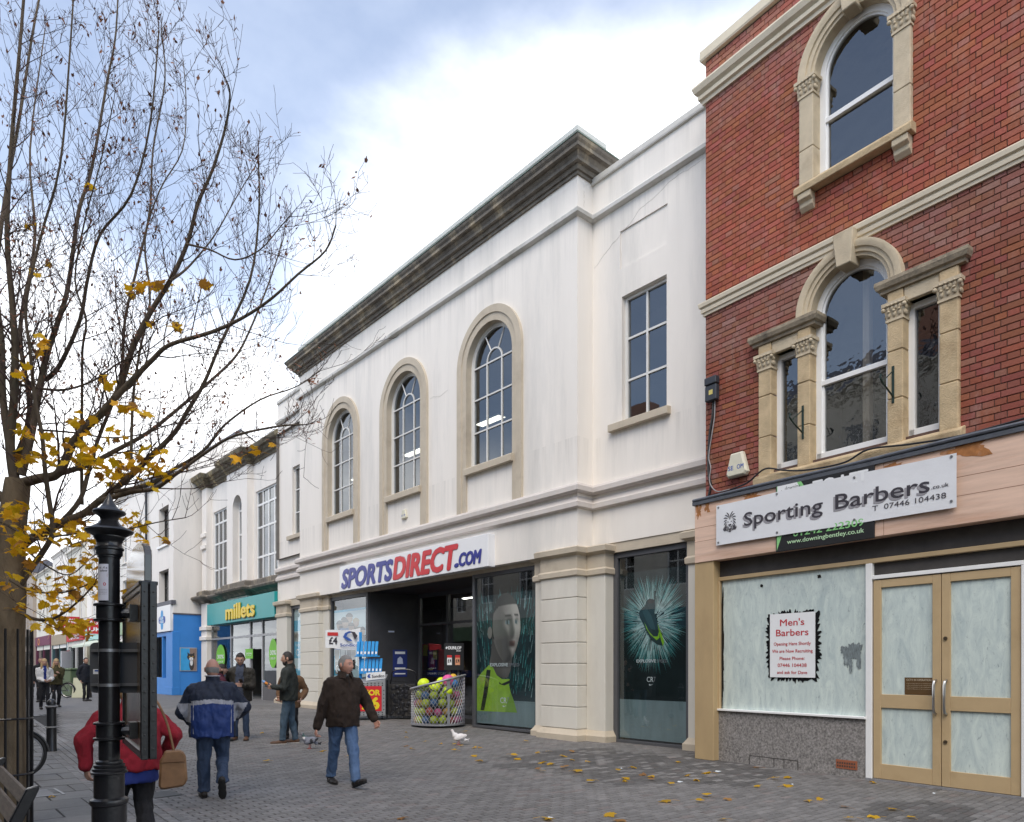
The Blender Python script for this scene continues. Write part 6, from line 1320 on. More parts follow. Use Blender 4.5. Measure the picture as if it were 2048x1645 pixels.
def person(label, loc, rz, H, footL, footR, handL, handR, top, bottom, shoes, hair, group=None, lean=(0, 0), yaw=0., pitch=0., wide=1.0, belly=0.0, vox=.014, loose=1.0, hem=.80, hips=None, skin=None, toeL=0., toeR=0., hintL=None, hintR=None, curl=.55, parts=None, collar=True, footpitch=(0, 0), shoulder=.19, sleeve_cut=0.0, tj=1.0, armr=1.0):
    s = H/1.75; sk = skin or skin_m
    t = Thing('person', label, 'person', loc, rz, group)
    pv = Vector((hips[0] if hips else 0, hips[1] if hips else 0, .93*s)); ch = pv + Vector((lean[0]*.45, lean[1]*.45, .36*s)); nk = pv + Vector((lean[0], lean[1], .56*s)); hd = nk + Vector((lean[0]*.25, lean[1]*.3 + .025*s, .132*s))
    A = {}
    for sd, f, hnt, hd_, tz in (('L', footL, -1, handL, toeL), ('R', footR, 1, handR, toeR)):
        hip = pv + Vector((hnt*.085*s*wide**.5, 0, -.03*s)); ank = Vector(f); knee = ik(hip, ank, .415*s, .405*s, (hnt*.05, 1, .1)); sh = ch + (nk-ch)*.36 + Vector((hnt*shoulder*s*wide**.5, 0, .0))
        h = Vector(hd_); el = ik(sh, h, .30*s, .275*s, (hintL if hnt < 0 else hintR) or (hnt*.5, -1, 0)); A[sd] = (hip, knee, ank, sh, el, h, hnt, tz)
    # body: one continuous skin surface
    b = MB(); loft(b, [(pv+Vector((0,0,-.12*s)), .10*s, .08*s, 0), (pv, .13*s, .09*s, 0), (ch, .13*s, .09*s, 0), (nk+Vector((0,0,-.05*s)), .10*s, .07*s, 0)]); b.cap(nk+Vector((0,-.005*s,-.06*s)), hd+Vector((0,-.02*s,-.03*s)), .062*s, .056*s)
    for sd in 'LR':
        hip, knee, ank, sh, el, h, _, _ = A[sd]; b.cap(hip, knee, .07*s, .05*s); b.cap(knee, ank, .048*s, .034*s); b.cap(nk+Vector((0,0,-.06*s)), sh, .05*s, .05*s); b.cap(sh, el, .045*s, .036*s); b.cap(el, h, .035*s, .026*s)
    b = voxel(b, vox*1.1, 3)
    shape, hrot = head(hd, s, yaw, pitch); V, F = sphere_dirs(36, 26); b.add([shape(*v) for v in V], F)
    for sg in (-1, 1): b.ball(hd + hrot @ Vector((sg*.085, -.008, -.005))*s, (.014*s, .022*s, .034*s), 8, 6, rot=hrot)
    for sd in 'LR':
        hip, knee, ank, sh, el, h, hnt, _ = A[sd]; d = (h-el).normalized(); hand(b, h, d, Vector((-hnt*.8, .5, .1)), s, curl, hnt)
    body = t.part('body', b, sk, smooth=True)
    e = MB(); 
    for sg in (-1, 1): p = shape(sg*.33, .92, .07, .985); e.ball(p, .014*s, 8, 6)
    t.part('eye', e, eye_sh, parent=body, smooth=True); e = MB()
    for sg in (-1, 1): p = shape(sg*.33, .93, .065, 1.045); e.ball(p, .0075*s, 8, 6)
    t.part('iris', e, eye_d, parent=body)
    e = MB(); e.cap(shape(-.22, .97, -.53, 1.0), shape(.22, .97, -.53, 1.0), .006*s, .006*s, 6); t.part('mouth', e, lip_m, parent=body, smooth=True)
    # hair
    hm, pred, extra = hair['mat'], hair['where'], hair.get('extra')
    hb = MB(); V2, F2 = sphere_dirs(40, 30); kf = hair.get('thick', 1.07); keep = [f for f in F2 if pred(*[sum(V2[i][k] for i in f)/len(f) for k in range(3)])]
    def hs(v): n_ = mnoise.noise(Vector(v)*7); return shape(v[0], v[1] if v[1] < .5 else v[1]*.97, v[2], kf + .018*n_)
    used = {}
    if keep:
        for f in keep:
            for i in f: used.setdefault(i, len(used))
        P = [None]*len(used)
        for i, k in used.items(): P[k] = hs(V2[i])
        hb.add(P, [tuple(used[i] for i in f) for f in keep])
    if extra:
        ex = MB(); extra(ex, lambda x, y, z: hd + hrot @ Vector((x, y, z))*s, s); ex = voxel(ex, vox*.8, 3); crease(ex, .006, 25, 3); hb.add(ex.v, ex.f)
    if hb.v: t.part('hair', hb, hm, smooth=True)
    # eyebrows
    if hair.get('brow', True):
        e = MB()
        for sg in (-1, 1): e.cap(shape(sg*.20, .93, .26, 1.015), shape(sg*.48, .84, .27, 1.015), .004*s, .003*s, 5)
        t.part('eyebrow', e, hm)
    # trousers
    q = MB(); loft(q, [(pv+Vector((0,0,-.13*s)), .15*s*wide, (.11+belly*.4)*s, 0), (pv+Vector((0,.0,-.02*s)), .165*s*wide, (.125+belly*.6)*s, 0), (pv+Vector((0,0,.10*s)), .155*s*wide, (.115+belly)*s, 0)])
    for sd in 'LR':
        hip, knee, ank, *_ = A[sd]; lw = tj*wide**.6; q.cap(hip, knee, .090*s*lw, .062*s*lw, 12); q.cap(knee, ank+Vector((0,0,.02*s)), .063*s*lw, .054*s*lw, 12); q.ball(ank+Vector((0,-.005*s,.0)), (.062*s*lw, .066*s*lw, .035*s), 12, 6)
    q = voxel(q, vox, 4); crease(q, .016*s, 11, 1.7); crease(q, .008*s, 26, 4.4)
    t.part('trousers', q, bottom, smooth=True)
    # shoes
    for k, sd in enumerate('LR'):
        hip, knee, ank, sh, el, h, hnt, tz = A[sd]; q = MB(); fy = footpitch[k]; fr = Matrix.Rotation(tz + hnt*-.12, 3, 'Z') @ Matrix.Rotation(fy, 3, 'X'); o_ = ank
        for (y_, z_, rx, ry, rzz) in ((-.035,-.045,.046,.058,.050),(.05,-.053,.050,.085,.042),(.14,-.060,.052,.085,.035)): q.ball(o_ + fr @ Vector((0, y_, z_))*s, (rx*s, ry*s, rzz*s), 12, 8, rot=fr)
        q.cap(o_, o_+Vector((0,0,.03*s)), .045*s, .045*s); q = voxel(q, .010, 2); sh_ = t.part('shoe', q, shoes[0], smooth=True)
        so = MB()
        for (y_, ry, rx) in ((-.035,.063,.048),(.05,.09,.052),(.14,.09,.054)): so.ball(o_ + fr @ Vector((0, y_, -.085))*s, (rx*s, ry*s, .013*s), 12, 6, rot=fr)
        t.part('sole', voxel(so, .010, 1), shoes[1], parent=sh_, smooth=True)
    # jacket
    q = MB(); hz = hem*H - pv.z
    w0 = .175*s*wide*loose; loft(q, [(pv+Vector((0,0,hz)), w0*1.02, (.125+belly)*s*loose, 0), (pv+Vector((lean[0]*.1,lean[1]*.1,.06*s)), w0*1.03, (.13+belly*1.1)*s*loose, 0), (pv.lerp(ch,.6), w0*1.0, (.128+belly)*s*loose, 0), (ch, w0*1.04, (.125+belly*.5)*s*loose, 0), (ch.lerp(nk,.40), w0*.90, .115*s*loose, 0), (ch.lerp(nk,.72), w0*.62, .098*s*loose, 0), (nk+Vector((0,-.01*s,-.015*s)), .075*s, .07*s, 0)], 20)
    for sd in 'LR':
        hip, knee, ank, sh, el, h, hnt, _ = A[sd]; ar = loose**.8; q.cap(ch.lerp(nk,.66), sh, .072*s, .080*s*ar*armr, 12); q.cap(sh, el, .080*s*ar*armr, .066*s*ar*armr, 12); q.cap(el, el.lerp(h, .96 - sleeve_cut), .066*s*ar*armr, .050*s*ar*armr, 12)
    if collar: loft(q, [(nk+Vector((0,-.008*s,-.05*s)), .092*s, .085*s, 0), (nk+Vector((0,-.014*s,.05*s)), .082*s, .080*s, 0)])
    q = voxel(q, vox, 4); crease(q, .020*s, 9, 6.1); crease(q, .009*s, 24, 2.2)
    mats, fn = top
    if fn:
        for i, f in enumerate(q.f):
            c = sum((Vector(q.v[k]) for k in f), Vector())/len(f); q.m[i] = fn(c/s)
    t.part('jacket', q, mats, smooth=True)
    if parts: parts(t, s, dict(pv=pv, ch=ch, nk=nk, hd=hd, A=A, shape=shape, hrot=hrot))
    return t
def cloth(n_, c, **k): return mat(n_, c, k.pop('rough', .85), k.pop('var', .14), k.pop('scale', 14), k.pop('bump', .3), k.pop('bscale', 260), **k)
denim = cloth('denim_mid', (.075,.13,.24), dark=(.13,.20,.33), dfac=.6, scale=6); denim_d = cloth('denim_dark', (.035,.055,.10), dark=(.055,.085,.15), dfac=.6, scale=6); denim_s = cloth('denim_slate', (.06,.095,.13), scale=6); black_cl = cloth('black_cloth', (.012,.012,.015)); leather_b = cloth('shoe_dark', (.022,.018,.016), rough=.5); leather_t = cloth('shoe_tan', (.11,.055,.03), rough=.5); sole_d = cloth('sole_dark', (.015,.015,.015)); sole_w = cloth('sole_white', (.55,.52,.48))
grey_hair = cloth('hair_grey', (.23,.22,.21), bscale=400); dark_hair = cloth('hair_dark', (.022,.016,.013), rough=.5, bscale=400); brown_hair = cloth('hair_brown', (.06,.038,.024), rough=.5, bscale=400); blond = cloth('hair_blond', (.42,.28,.14), rough=.5, bscale=400)
short = lambda x, y, z: (z > .30 - .55*max(0, -y) and not (y > .45 and z < .62)) or (y < -.15 and z > -.35) or (abs(x) > .8 and z > -.1 and y < .3)
def R_(px, d): return math.atan2((_s + (px-1024)/1430*_c), (_c - (px-1024)/1430*_s))      # azimuth of a sight line
# 1 grey-haired man walking by in a brown fleece
p = gnd(684, 1571)
def front_bits(t, s, J):
    m = MB(); nk = J['nk']
    m.tube([tuple(nk + Vector((0, .105*s, -.01*s))), tuple(nk + Vector((0, .135*s, -.07*s))), tuple(nk + Vector((0, .155*s, -.16*s)))], .004, 5); t.part('zip', m, black_cl)
    for sg in (-1, 1):
        m = MB(); A0, A1, A2, A3 = (nk + Vector((sg*x*s, y*s, z*s)) for x, y, z in ((.012,.098,.03),(.092,.03,.045),(.105,.055,-.045),(.05,.128,-.05))); o_ = Vector((0,.012,.004)); m.add([A0, A1, A2, A3, A0+o_, A1+o_, A2+o_, A3+o_], [(0,1,2,3),(4,5,6,7),(0,1,5,4),(1,2,6,5),(2,3,7,6),(3,0,4,7)]); t.part('collar_flap', m, fleece, bevel=.003)
        pv = J['pv']; m = MB(); m.tube([tuple(pv + Vector((sg*.10*s, .195*s, .14*s))), tuple(pv + Vector((sg*.16*s, .165*s, .0)))], .005, 5); t.part('pocket_seam', m, black_cl)
    m = MB(); m.ball(nk + Vector((0,.05*s,-.005*s)), (.06*s,.045*s,.03*s), 10, 6); t.part('tee_shirt', m, cloth('tee_grey', (.2,.2,.19)))
fleece = cloth('brown_fleece', (.030,.018,.012), var=.25, scale=20, bump=.6, bscale=180)
person('grey haired man striding past in a dark brown fleece jacket and blue jeans', p, -R_(684, 9)+R(180)+R(26), 1.76, (-.02,.36,.12), (.02,-.30,.10), (-.40,.18,.87), (.33,-.06,.80), (fleece, None), denim, (leather_b, sole_d), dict(mat=grey_hair, where=short, thick=1.05), yaw=R(24), pitch=R(-2), wide=1.08, belly=.045, lean=(0,.05), loose=1.15, hem=.455, skin=skin_red, footpitch=(R(20), R(-4)), vox=.012, parts=front_bits, hips=(0,.02), curl=.9, tj=1.16)
# 2 balding man walking away in a blue and grey anorak
p = gnd(425, 1598)
ana = [cloth('anorak_navy', (.010,.016,.035), rough=.6, bump=.15), cloth('anorak_blue', (.012,.035,.15), rough=.6, bump=.15), cloth('anorak_grey', (.34,.34,.37), rough=.6, bump=.15)]
def anorak(c):
    x, y, z = c; ax = abs(x)
    if ax > .245: 
        return 2 if (.97 < z < 1.20 and y < .12 and ax < .30 + (z-.97)*.5) else 0
    if z > 1.255 - .02*ax/.2: return 0
    if z > 1.205 - .02*ax/.2: return 2
    return 1
def anorak_bits(t, s, J):
    m = MB(); nk = J['nk']; m.tube([tuple(nk + Vector((.085*s*math.cos(a), -.012*s + .082*s*math.sin(a), .048*s))) for a in [2*math.pi*i/24 for i in range(25)]], .008, 6); t.part('collar_piping', m, ana[2])
    pv, ch = J['pv'], J['ch']
    for sg in (-1, 1): m = MB(); m.tube(spline([tuple(pv + Vector((sg*.215*s, -.13*s, z*s))) for z in (-.10, .0, .12)] + [tuple(ch + Vector((sg*.215*s, -.12*s, -.05*s)))], 4), .006, 5); t.part('side_piping', m, ana[2])
person('balding man seen from behind in a navy and royal blue anorak with a grey stripe', p, -R_(425, 8.6) , 1.70, (-.10,.14,.09), (.11,-.18,.24), (-.20,.20,.88), (.22,.22,.96), (ana, anorak), denim_d, (leather_b, sole_d), dict(mat=grey_hair, where=lambda x, y, z: (y < .1 and -.45 < z < .10), thick=1.03), yaw=R(-4), pitch=R(-8), wide=1.22, belly=.03, loose=1.24, hem=.445, skin=skin_red, footpitch=(R(0), R(-62)), vox=.012, hintL=(-1,-.5,-.3), hintR=(1,-.5,-.3), parts=anorak_bits, lean=(0,.04), tj=1.12)
# 3 woman in a red cardigan with a tan bag
p = at(262, 1335, 6.25); p.z = 0
red_knit = cloth('red_knit', (.26,.010,.022), var=.2, scale=18, bump=.7, bscale=140); royal = cloth('royal_cotton', (.015,.03,.17))
def red_bits(t, s, J):
    m = MB(); pv = J['pv']; loft(m, [(pv+Vector((0,0,-.23*s)), .26*s, .20*s, 0), (pv+Vector((0,0,.0)), .24*s, .18*s, 0)], 20); m = voxel(m, .014, 3); crease(m, .01, 10, 2); t.part('tunic', m, royal, smooth=True)
person('woman seen from behind in a loose red cardigan, half hidden by the iron post', p, -R_(262, 6.3)+R(6), 1.50, (-.10,.20,.09), (.11,-.12,.09), (-.33,.06,.74), (.30,.22,.82), (red_knit, None), black_cl, (leather_b, sole_d), dict(mat=blond, where=lambda x, y, z: z > .1 or y < .25, thick=1.12, extra=lambda ex, P, s: (ex.ball(P(0,-.05,-.03), (.10*s,.10*s,.13*s), 12, 8),)), yaw=0, pitch=R(-26), wide=1.32, belly=.05, loose=1.20, hem=.47, lean=(0,.14), vox=.013, hintR=(1,-.7,-.4), hintL=(-1,-.2,0), parts=red_bits, tj=1.25, armr=1.05)
bag = cloth('tan_leather', (.19,.10,.045), rough=.45, var=.25, scale=8, dark=(.09,.035,.015), dfac=.7)
bp_ = at(343, 1540, 6.1); t = Thing('handbag', 'tan leather shoulder bag at the side of the woman in red', 'handbag', (bp_.x, bp_.y, 0), -R_(341, 6)); m = MB(); z0, z1 = EYE-(1578-1335)*6.1/1430, EYE-(1502-1335)*6.1/1430
m.extrude([(-.10,z0+.02),(-.07,z0),(.10,z0+.02),(.125,z0+.08),(.11,z1-.03),(.06,z1),(-.05,z1-.01),(-.09,z1-.08)], 'y', -.05, .06); t.part('pouch', m, bag, bevel=.025, smooth=True); m = MB(); m.extrude([(-.09,z1-.10),(.105,z1-.10),(.10,z1-.02),(.06,z1+.006),(-.05,z1)], 'y', -.058, .068); t.part('flap', m, bag, bevel=.01)
m = MB(); m.tube(spline([(.02,-.02,z1-.01),(-.03,.0,z1+.22),(-.10,.03,z1+.40),(-.16,.06,z1+.47)], 5), .010, 6); t.part('strap', m, bag, smooth=True)
# 4 man reading his phone
p = gnd(482, 1480); wax = cloth('waxed_jacket', (.028,.024,.018), rough=.7)
def open_coat(c): return 1 if (c.y > .06 and abs(c.x) < .075 and c.z > .86) else 0
def phone_bits(t, s, J): pass
pm = person('man in an open dark waxed jacket looking down at his phone', p, -R_(482, 15.3) + R(180) - R(12), 1.86, (-.12,.04,.09), (.12,.0,.09), (-.10,.30,1.17), (.24,.10,1.02), ([wax, cloth('blue_shirt', (.05,.06,.09))], open_coat), denim_d, (leather_t, sole_d), dict(mat=dark_hair, where=short, thick=1.06), yaw=R(8), pitch=R(-24), wide=1.08, loose=1.12, hem=.45, vox=.016, lean=(0,.03))
cph, sph = math.cos(pm.o.rotation_euler.z), math.sin(pm.o.rotation_euler.z)
lx, ly = -.085, .40; t = Thing('mobile_phone', 'small dark phone held by the man in the waxed jacket', 'phone', (p.x + lx*cph - ly*sph, p.y + lx*sph + ly*cph, p.z + 1.27), pm.o.rotation_euler.z); m = MB(); m.box(-.036,.036,-.07,.07,-.005,.005); o = t.part('casing', m, blackp, bevel=.003); o.rotation_euler = (R(35),0,0); m = MB(); m.box(-.032,.032,-.062,.062,.0052,.0062); o2 = t.part('screen', m, mat('phone_glass', (.02,.03,.05), .1)); o2.rotation_euler = (R(35),0,0)
# 5 bearded man
p = gnd(578, 1487); grn = cloth('green_field_jacket', (.022,.026,.022), rough=.75)
def beard(ex, P, s): ex.ball(P(0,.055,-.085), (.062*s,.05*s,.05*s), 12, 8); ex.ball(P(.05,.02,-.06), (.022*s,.035*s,.05*s), 8, 6); ex.ball(P(-.05,.02,-.06), (.022*s,.035*s,.05*s), 8, 6)
bm_ = person('bearded man in profile in a dark green jacket and slate jeans', p, -R_(578, 14.5) + R(82), 1.88, (-.10,.12,.09), (.12,-.10,.09), (-.16,.30,1.16), (.20,.16,.95), (grn, None), denim_s, (leather_t, sole_w), dict(mat=dark_hair, where=short, thick=1.08, extra=beard), yaw=R(0), pitch=R(-6), wide=1.16, belly=.02, loose=1.12, hem=.47, vox=.016)
cph, sph = math.cos(bm_.o.rotation_euler.z), math.sin(bm_.o.rotation_euler.z); lx, ly = -.14, .40
t = Thing('drink_bottle', 'small orange and blue bottle held by the bearded man', 'bottle', (p.x + lx*cph - ly*sph, p.y + lx*sph + ly*cph, p.z + 1.22), bm_.o.rotation_euler.z); m = MB(); m.lathe([(.025,0),(.028,.01),(.028,.05),(.026,.065)], (0,0,0), 14); o = t.part('body', m, paint('bottle_orange', (.7,.25,.04)), smooth=True); o.rotation_euler = (R(-55),0,0); m = MB(); m.lathe([(.026,.065),(.028,.075),(.026,.105),(.017,.12),(.017,.13)], (0,0,0), 14); o = t.part('cap', m, paint('bottle_blue', (.2,.35,.6)), smooth=True); o.rotation_euler = (R(-55),0,0)
# 6 woman behind him, 7 woman behind the anorak
p = at(583, 1335, 15.6); p.z = G(p.y); tan_coat = cloth('tan_coat', (.13,.07,.035))
person('woman in a brown fur hooded coat standing behind the bearded man', p, -R_(590, 15.6) + R(170), 1.66, (-.09,.0,.09), (.09,.04,.09), (-.24,.12,.88), (.24,.10,.88), (tan_coat, None), black_cl, (leather_b, sole_d), dict(mat=brown_hair, where=lambda x, y, z: z > .2 or y < .2, thick=1.10), vox=.02, hem=.40, loose=1.1)
p = gnd(440, 1476); p2_ = at(441, 1335, 15.0)
person('dark haired woman in burgundy half hidden behind the anorak, looking right', (p2_.x, p2_.y, G(p2_.y)), -R_(441, 15) - R(80), 1.62, (-.09,.0,.09), (.09,.04,.09), (-.24,.12,.88), (.24,.10,.88), (cloth('burgundy', (.07,.012,.025)), None), black_cl, (leather_b, sole_d), dict(mat=dark_hair, where=lambda x, y, z: z > .25 or y < .15, thick=1.09, extra=lambda ex, P, s: (ex.ball(P(0,-.10,-.02), (.05*s,.05*s,.06*s), 10, 8),)), vox=.02, hem=.45)
# 8, 9 two women far up the street; 10, 11, 12 dark figures
longh = lambda ex, P, s: (ex.ball(P(0,-.04,-.05), (.10*s,.085*s,.15*s), 12, 8), ex.cap(P(.075,.01,-.03), P(.10,.04,-.26), .04*s, .035*s), ex.cap(P(-.075,.01,-.03), P(-.10,.04,-.26), .04*s, .035*s))
hairw = dict(where=lambda x, y, z: z > .35 or y < .2, thick=1.10, extra=longh)
p = gnd(88, 1419); wj = cloth('white_jacket', (.62,.60,.58))
person('blonde woman in a short white jacket walking towards the camera far up the street', p, R(180)+R(8), 1.70*1.0, (-.08,.10,.09), (.08,-.05,.10), (-.14,.22,.98), (.06,.26,.96), ([wj, royal], lambda c: 1 if (c.y > .05 and abs(c.x) < .045 and c.z > .95) else 0), black_cl, (leather_b, sole_d), dict(mat=blond, **hairw), vox=.02, hem=.54, group='women walking up the street')
p = gnd(112, 1415); ol = cloth('olive_parka', (.06,.05,.02))
person('blonde woman in an olive parka beside the woman in white far up the street', p, R(180)+R(2), 1.70, (-.08,-.05,.10), (.08,.10,.09), (-.05,.26,1.18), (.16,.22,1.10), (ol, None), black_cl, (leather_b, sole_d), dict(mat=blond, **hairw), vox=.02, hem=.46, loose=1.15, group='women walking up the street')
p = gnd(171, 1402); navy_c = cloth('navy_coat', (.012,.014,.022))
person('man in a long dark coat standing beside the green bin far up the street', p, R(200), 1.80, (-.09,.0,.09), (.09,.06,.09), (-.25,.05,.86), (.25,.05,.86), (navy_c, None), black_cl, (leather_b, sole_d), dict(mat=dark_hair, where=short), vox=.024, hem=.42)
p = gnd(60, 1398)
person('person in a dark coat behind the bars of the tree guard far up the street', p, R(160), 1.75, (-.09,.0,.09), (.09,.06,.09), (-.25,.05,.86), (.25,.05,.86), (navy_c, None), black_cl, (leather_b, sole_d), dict(mat=blond, where=short), vox=.024, hem=.30)
p = gnd(82, 1404)
person('person in black just behind the two blonde women far up the street', p, R(170), 1.80, (-.09,.0,.09), (.09,.06,.09), (-.25,.05,.86), (.25,.05,.86), (black_cl, None), black_cl, (leather_b, sole_d), dict(mat=brown_hair, where=short), vox=.024, hem=.42)
# ------------------------------------------------------------------ pigeons
def pigeon(px, py, rz, label, mats, fn):
    p = gnd(px, py); t = Thing('pigeon', label, 'pigeon', p, rz, 'pigeons on the paving'); m = MB(); rb = Matrix.Rotation(R(22), 3, 'Y')
    m.ball((0,0,.155), (.125,.068,.070), 16, 12, rot=rb); m.ball((.075,0,.185), (.065,.055,.065), 12, 10); m.cap((.10,0,.205), (.135,0,.275), .040, .026); m.ball((.145,0,.288), (.033,.026,.028), 12, 8)
    m.cap((-.08,0,.13), (-.20,0,.085), .035, .012); m.ball((-.16,0,.10), (.08,.035,.012), 10, 6, rot=rb); m = voxel(m, .007, 5)
    for i, f in enumerate(m.f): c = sum((Vector(m.v[k]) for k in f), Vector())/len(f); m.m[i] = fn(c)
    b = t.part('body', m, mats, smooth=True)
    for sg in (-1, 1):
        w = MB(); w.ball((-.035, sg*.058, .155), (.125,.016,.045), 14, 8, rot=Matrix.Rotation(R(20), 3, 'Y')); w.m = [2 if (.0 > m_c.x > -.06 or m_c.x < -.10) and len(mats) > 3 else 3 if len(mats) > 3 else 0 for m_c in [sum((Vector(w.v[k]) for k in f), Vector())/len(f) for f in w.f]]; t.part('wing', w, mats, parent=b, smooth=True)
        l_ = MB(); x0 = .01*sg; l_.tube([(x0,sg*.028,.10),(x0,sg*.03,.05),(x0+.005,sg*.03,.006)], .007, 6)
        for a in (-.5, 0, .5, math.pi): l_.tube([(x0+.005,sg*.03,.006),(x0+.005+.032*math.cos(a),sg*.03+.032*math.sin(a),.004)], .004, 5)
        t.part('leg', l_, mat('pigeon_leg', (.5,.12,.10), .6))
        e = MB(); e.ball((.155, sg*.023, .292), .005, 6, 5); t.part('eye', e, mat('pigeon_eye', (.5,.12,.02), .2))
    k = MB(); k.tube([(.172,0,.287),(.185,0,.284),(.20,0,.276)], [.009,.007,.002], 6); t.part('beak', k, mat('beak', (.06,.05,.05), .5))
pg = mat('feather_grey', (.20,.205,.24), .7, .15, 30); pdk = mat('feather_dark', (.03,.03,.035), .6); pw = mat('feather_white', (.72,.69,.68), .7, .06, 20); pgn = mat('feather_neck', (.05,.09,.08), .4)
pigeon(918, 1490, math.pi - TH - R(10), 'white pigeon on the paving in front of the footballer poster', [pw, pw, pw], lambda c: 0)
pigeon(620, 1498, math.pi - TH + R(8), 'grey pigeon with dark wing bars behind the man in the brown fleece', [pg, pgn, pdk, pg, pw], lambda c: 2 if c.x < -.15 else (1 if c.z > .235 and c.x < .14 else (4 if (c.x > .09 and .19 < c.z < .24) else 0)))
# ------------------------------------------------------------------ posters behind the store glass
def poster(label, X, px0, px1, py_top, py_bot, pyl=None):
    """flat sheet behind a pane: corners given along the sight lines at its real depth"""
    pc = (px0+px1)/2; u0, u1 = yx(px0, X), yx(px1, X); z0 = zx(pc, py_bot, X); z1 = zx(pc, py_top, X)
    t = Thing('window_poster', label, 'poster', (X, (u0+u1)/2, z0), 0, off=(X, (u0+u1)/2, z0)); return t, u0, u1, z0, z1
def P2(X, pts, ox, oy, sc, dd): return [(X-dd, yx(ox+x/sc, X), zx(ox+x/sc, oy+y/sc, X)) for x, y in pts]
pk = lambda n_, c: mat('ink_'+n_, c, .5, .06, 5)
XP = XS+.085
t, u0, u1, z0, z1 = poster('dark teal poster of a footballer in a lime shirt in the store window', XP, 949, 1070, 1160, 1455)
z0, z1 = .16, 3.88
m = MB(); m.quad((XP, u0, z0+.62), (XP, u1, z0+.62), (XP, u1, z1-.45), (XP, u0, z1-.45)); t.part('sheet', m, mat('ink_night', (.012,.03,.034), .5, .6, 1.6))
m = MB(); m.quad((XP-.001, u0, z0), (XP-.001, u1, z0), (XP-.001, u1, z0+.62), (XP-.001, u0, z0+.62)); t.part('frosted_film', m, mat('frosted_film', (.20,.26,.27), .6, .2, 2, stretch=(1,2,.5)))
m = MB(); rr = random.Random(4)
for i in range(420):
    u = rr.uniform(u1+.02, u0-.02); z = rr.uniform(z0+.7, z1-.75) if rr.random() < .85 else rr.uniform(z1-1.2, z1-.5); c = (u - (u0+u1)/2)/(u0-u1); L_ = rr.uniform(.05, .34); w = rr.uniform(.002, .007)
    dz, du = L_, -c*L_*.55 - .06*L_
    du = c*L_*.5; 
    if u-du > u0-.02 or u-du < u1+.02: continue
    m.poly([(XP-.002, u-w, z), (XP-.002, u+w, z), (XP-.002, u+du+w*.4, z+dz), (XP-.002, u+du-w*.4, z+dz)], rr.choice((0,0,1,2)))
t.part('streaks', m, [pk('teal', (.03,.32,.31)), pk('aqua', (.18,.58,.56)), pk('mist', (.45,.62,.62))], kind='stuff')
cr = lambda pts, dd, mi: m.poly(P2(XP, pts, 930, 1130, 4.7, dd), mi)
m = MB()
cr([(90,1150),(110,1080),(160,1010),(230,940),(262,950),(300,1040),(350,1075),(420,1075),(415,1130),(430,1200),(460,1280),(490,1390),(90,1372)], .003, 0)
cr([(205,985),(243,990),(228,1110),(208,1230),(182,1370),(148,1366),(175,1200),(193,1080)], .0062, 1); cr([(320,1100),(345,1120),(425,1085),(430,1110),(370,1135),(325,1120)], .0064, 1); cr([(430,1200),(460,1280),(490,1390),(380,1385),(400,1280)], .0035, 2)
t.part('shirt', m, [mat('ink_lime', (.34,.54,.05), .5, .25, 3), pk('strap', (.02,.022,.02)), pk('lime_deep', (.20,.36,.03))])
# the printed portrait: a head in three-quarter view laid flat, its tones printed from a side light
def flat_head():
    shp, rot = head((0, 0, 0), 1.0, R(-24), R(5)); V, F = sphere_dirs(72, 56); P3 = [shp(*v) for v in V]; K = len(V); Nn = [Vector() for _ in V]
    for f in F:
        n_ = (P3[f[1]]-P3[f[0]]).cross(P3[f[2]]-P3[f[0]])
        for i in f: Nn[i] += n_
    Lt = Vector((.80, .42, .42)).normalized(); out = []; colr = []
    c0 = P2(XP, [(385, 590)], 930, 1130, 4.7, 0)[0]; sz = 1.62/.262
    for i, v in enumerate(V):
        n_ = Nn[i].normalized(); lam = max(0, n_.dot(Lt)); rim = max(0, n_.dot(Vector((-.9, .1, .3)).normalized()))
        b_ = .085 + .60*lam**1.35 + .16*rim; c_ = [b_*1.0, b_*.86, b_*.77]; x, y, z = v
        if z > .60 - .3*max(0, .4-y) + .015*math.sin(x*23) or (y < -.12 and z > -.3): c_ = [.03+.05*lam, .027+.045*lam, .025+.04*lam]
        if y > .5 and abs(abs(x)-.33) < .17 and abs(z-.27) < .035: c_ = [.03,.025,.022]
        if y > .5 and abs(abs(x)-.33) < .10 and abs(z-.08) < .035: c_ = [.30,.36,.38] if abs(abs(x)-.33) > .04 else [.03,.03,.03]
        if y > .5 and abs(x) < .24 and abs(z+.53) < .05: c_ = [c_[0]*.75, c_[1]*.5, c_[2]*.48]
        if z < -.35 and y > 0: c_ = [q*.85 for q in c_]
        p = P3[i]; out.append((XP-.008-.012*max(0, p.y), c0[1]-p.x*sz*1.02, c0[2]+p.z*sz*1.06)); colr.append((*c_, 1))
    fs = [f for f in F if sum((Nn[i].y for i in f)) > 0]
    return out, fs, colr
V_, F_, C_ = flat_head()
nk_ = P2(XP, [(258,640),(246,850),(228,940),(262,960),(300,1040),(360,1068),(400,1060),(428,1000),(446,880),(440,800)], 930, 1130, 4.7, .0045); base_ = len(V_); V_ = V_ + [Vector(q) for q in nk_]; C_ = C_ + [(.10,.085,.075,1),(.13,.11,.10,1),(.2,.17,.15,1),(.12,.10,.09,1),(.1,.085,.075,1),(.1,.085,.075,1),(.14,.12,.11,1),(.18,.155,.14,1),(.10,.085,.075,1),(.06,.05,.045,1)]
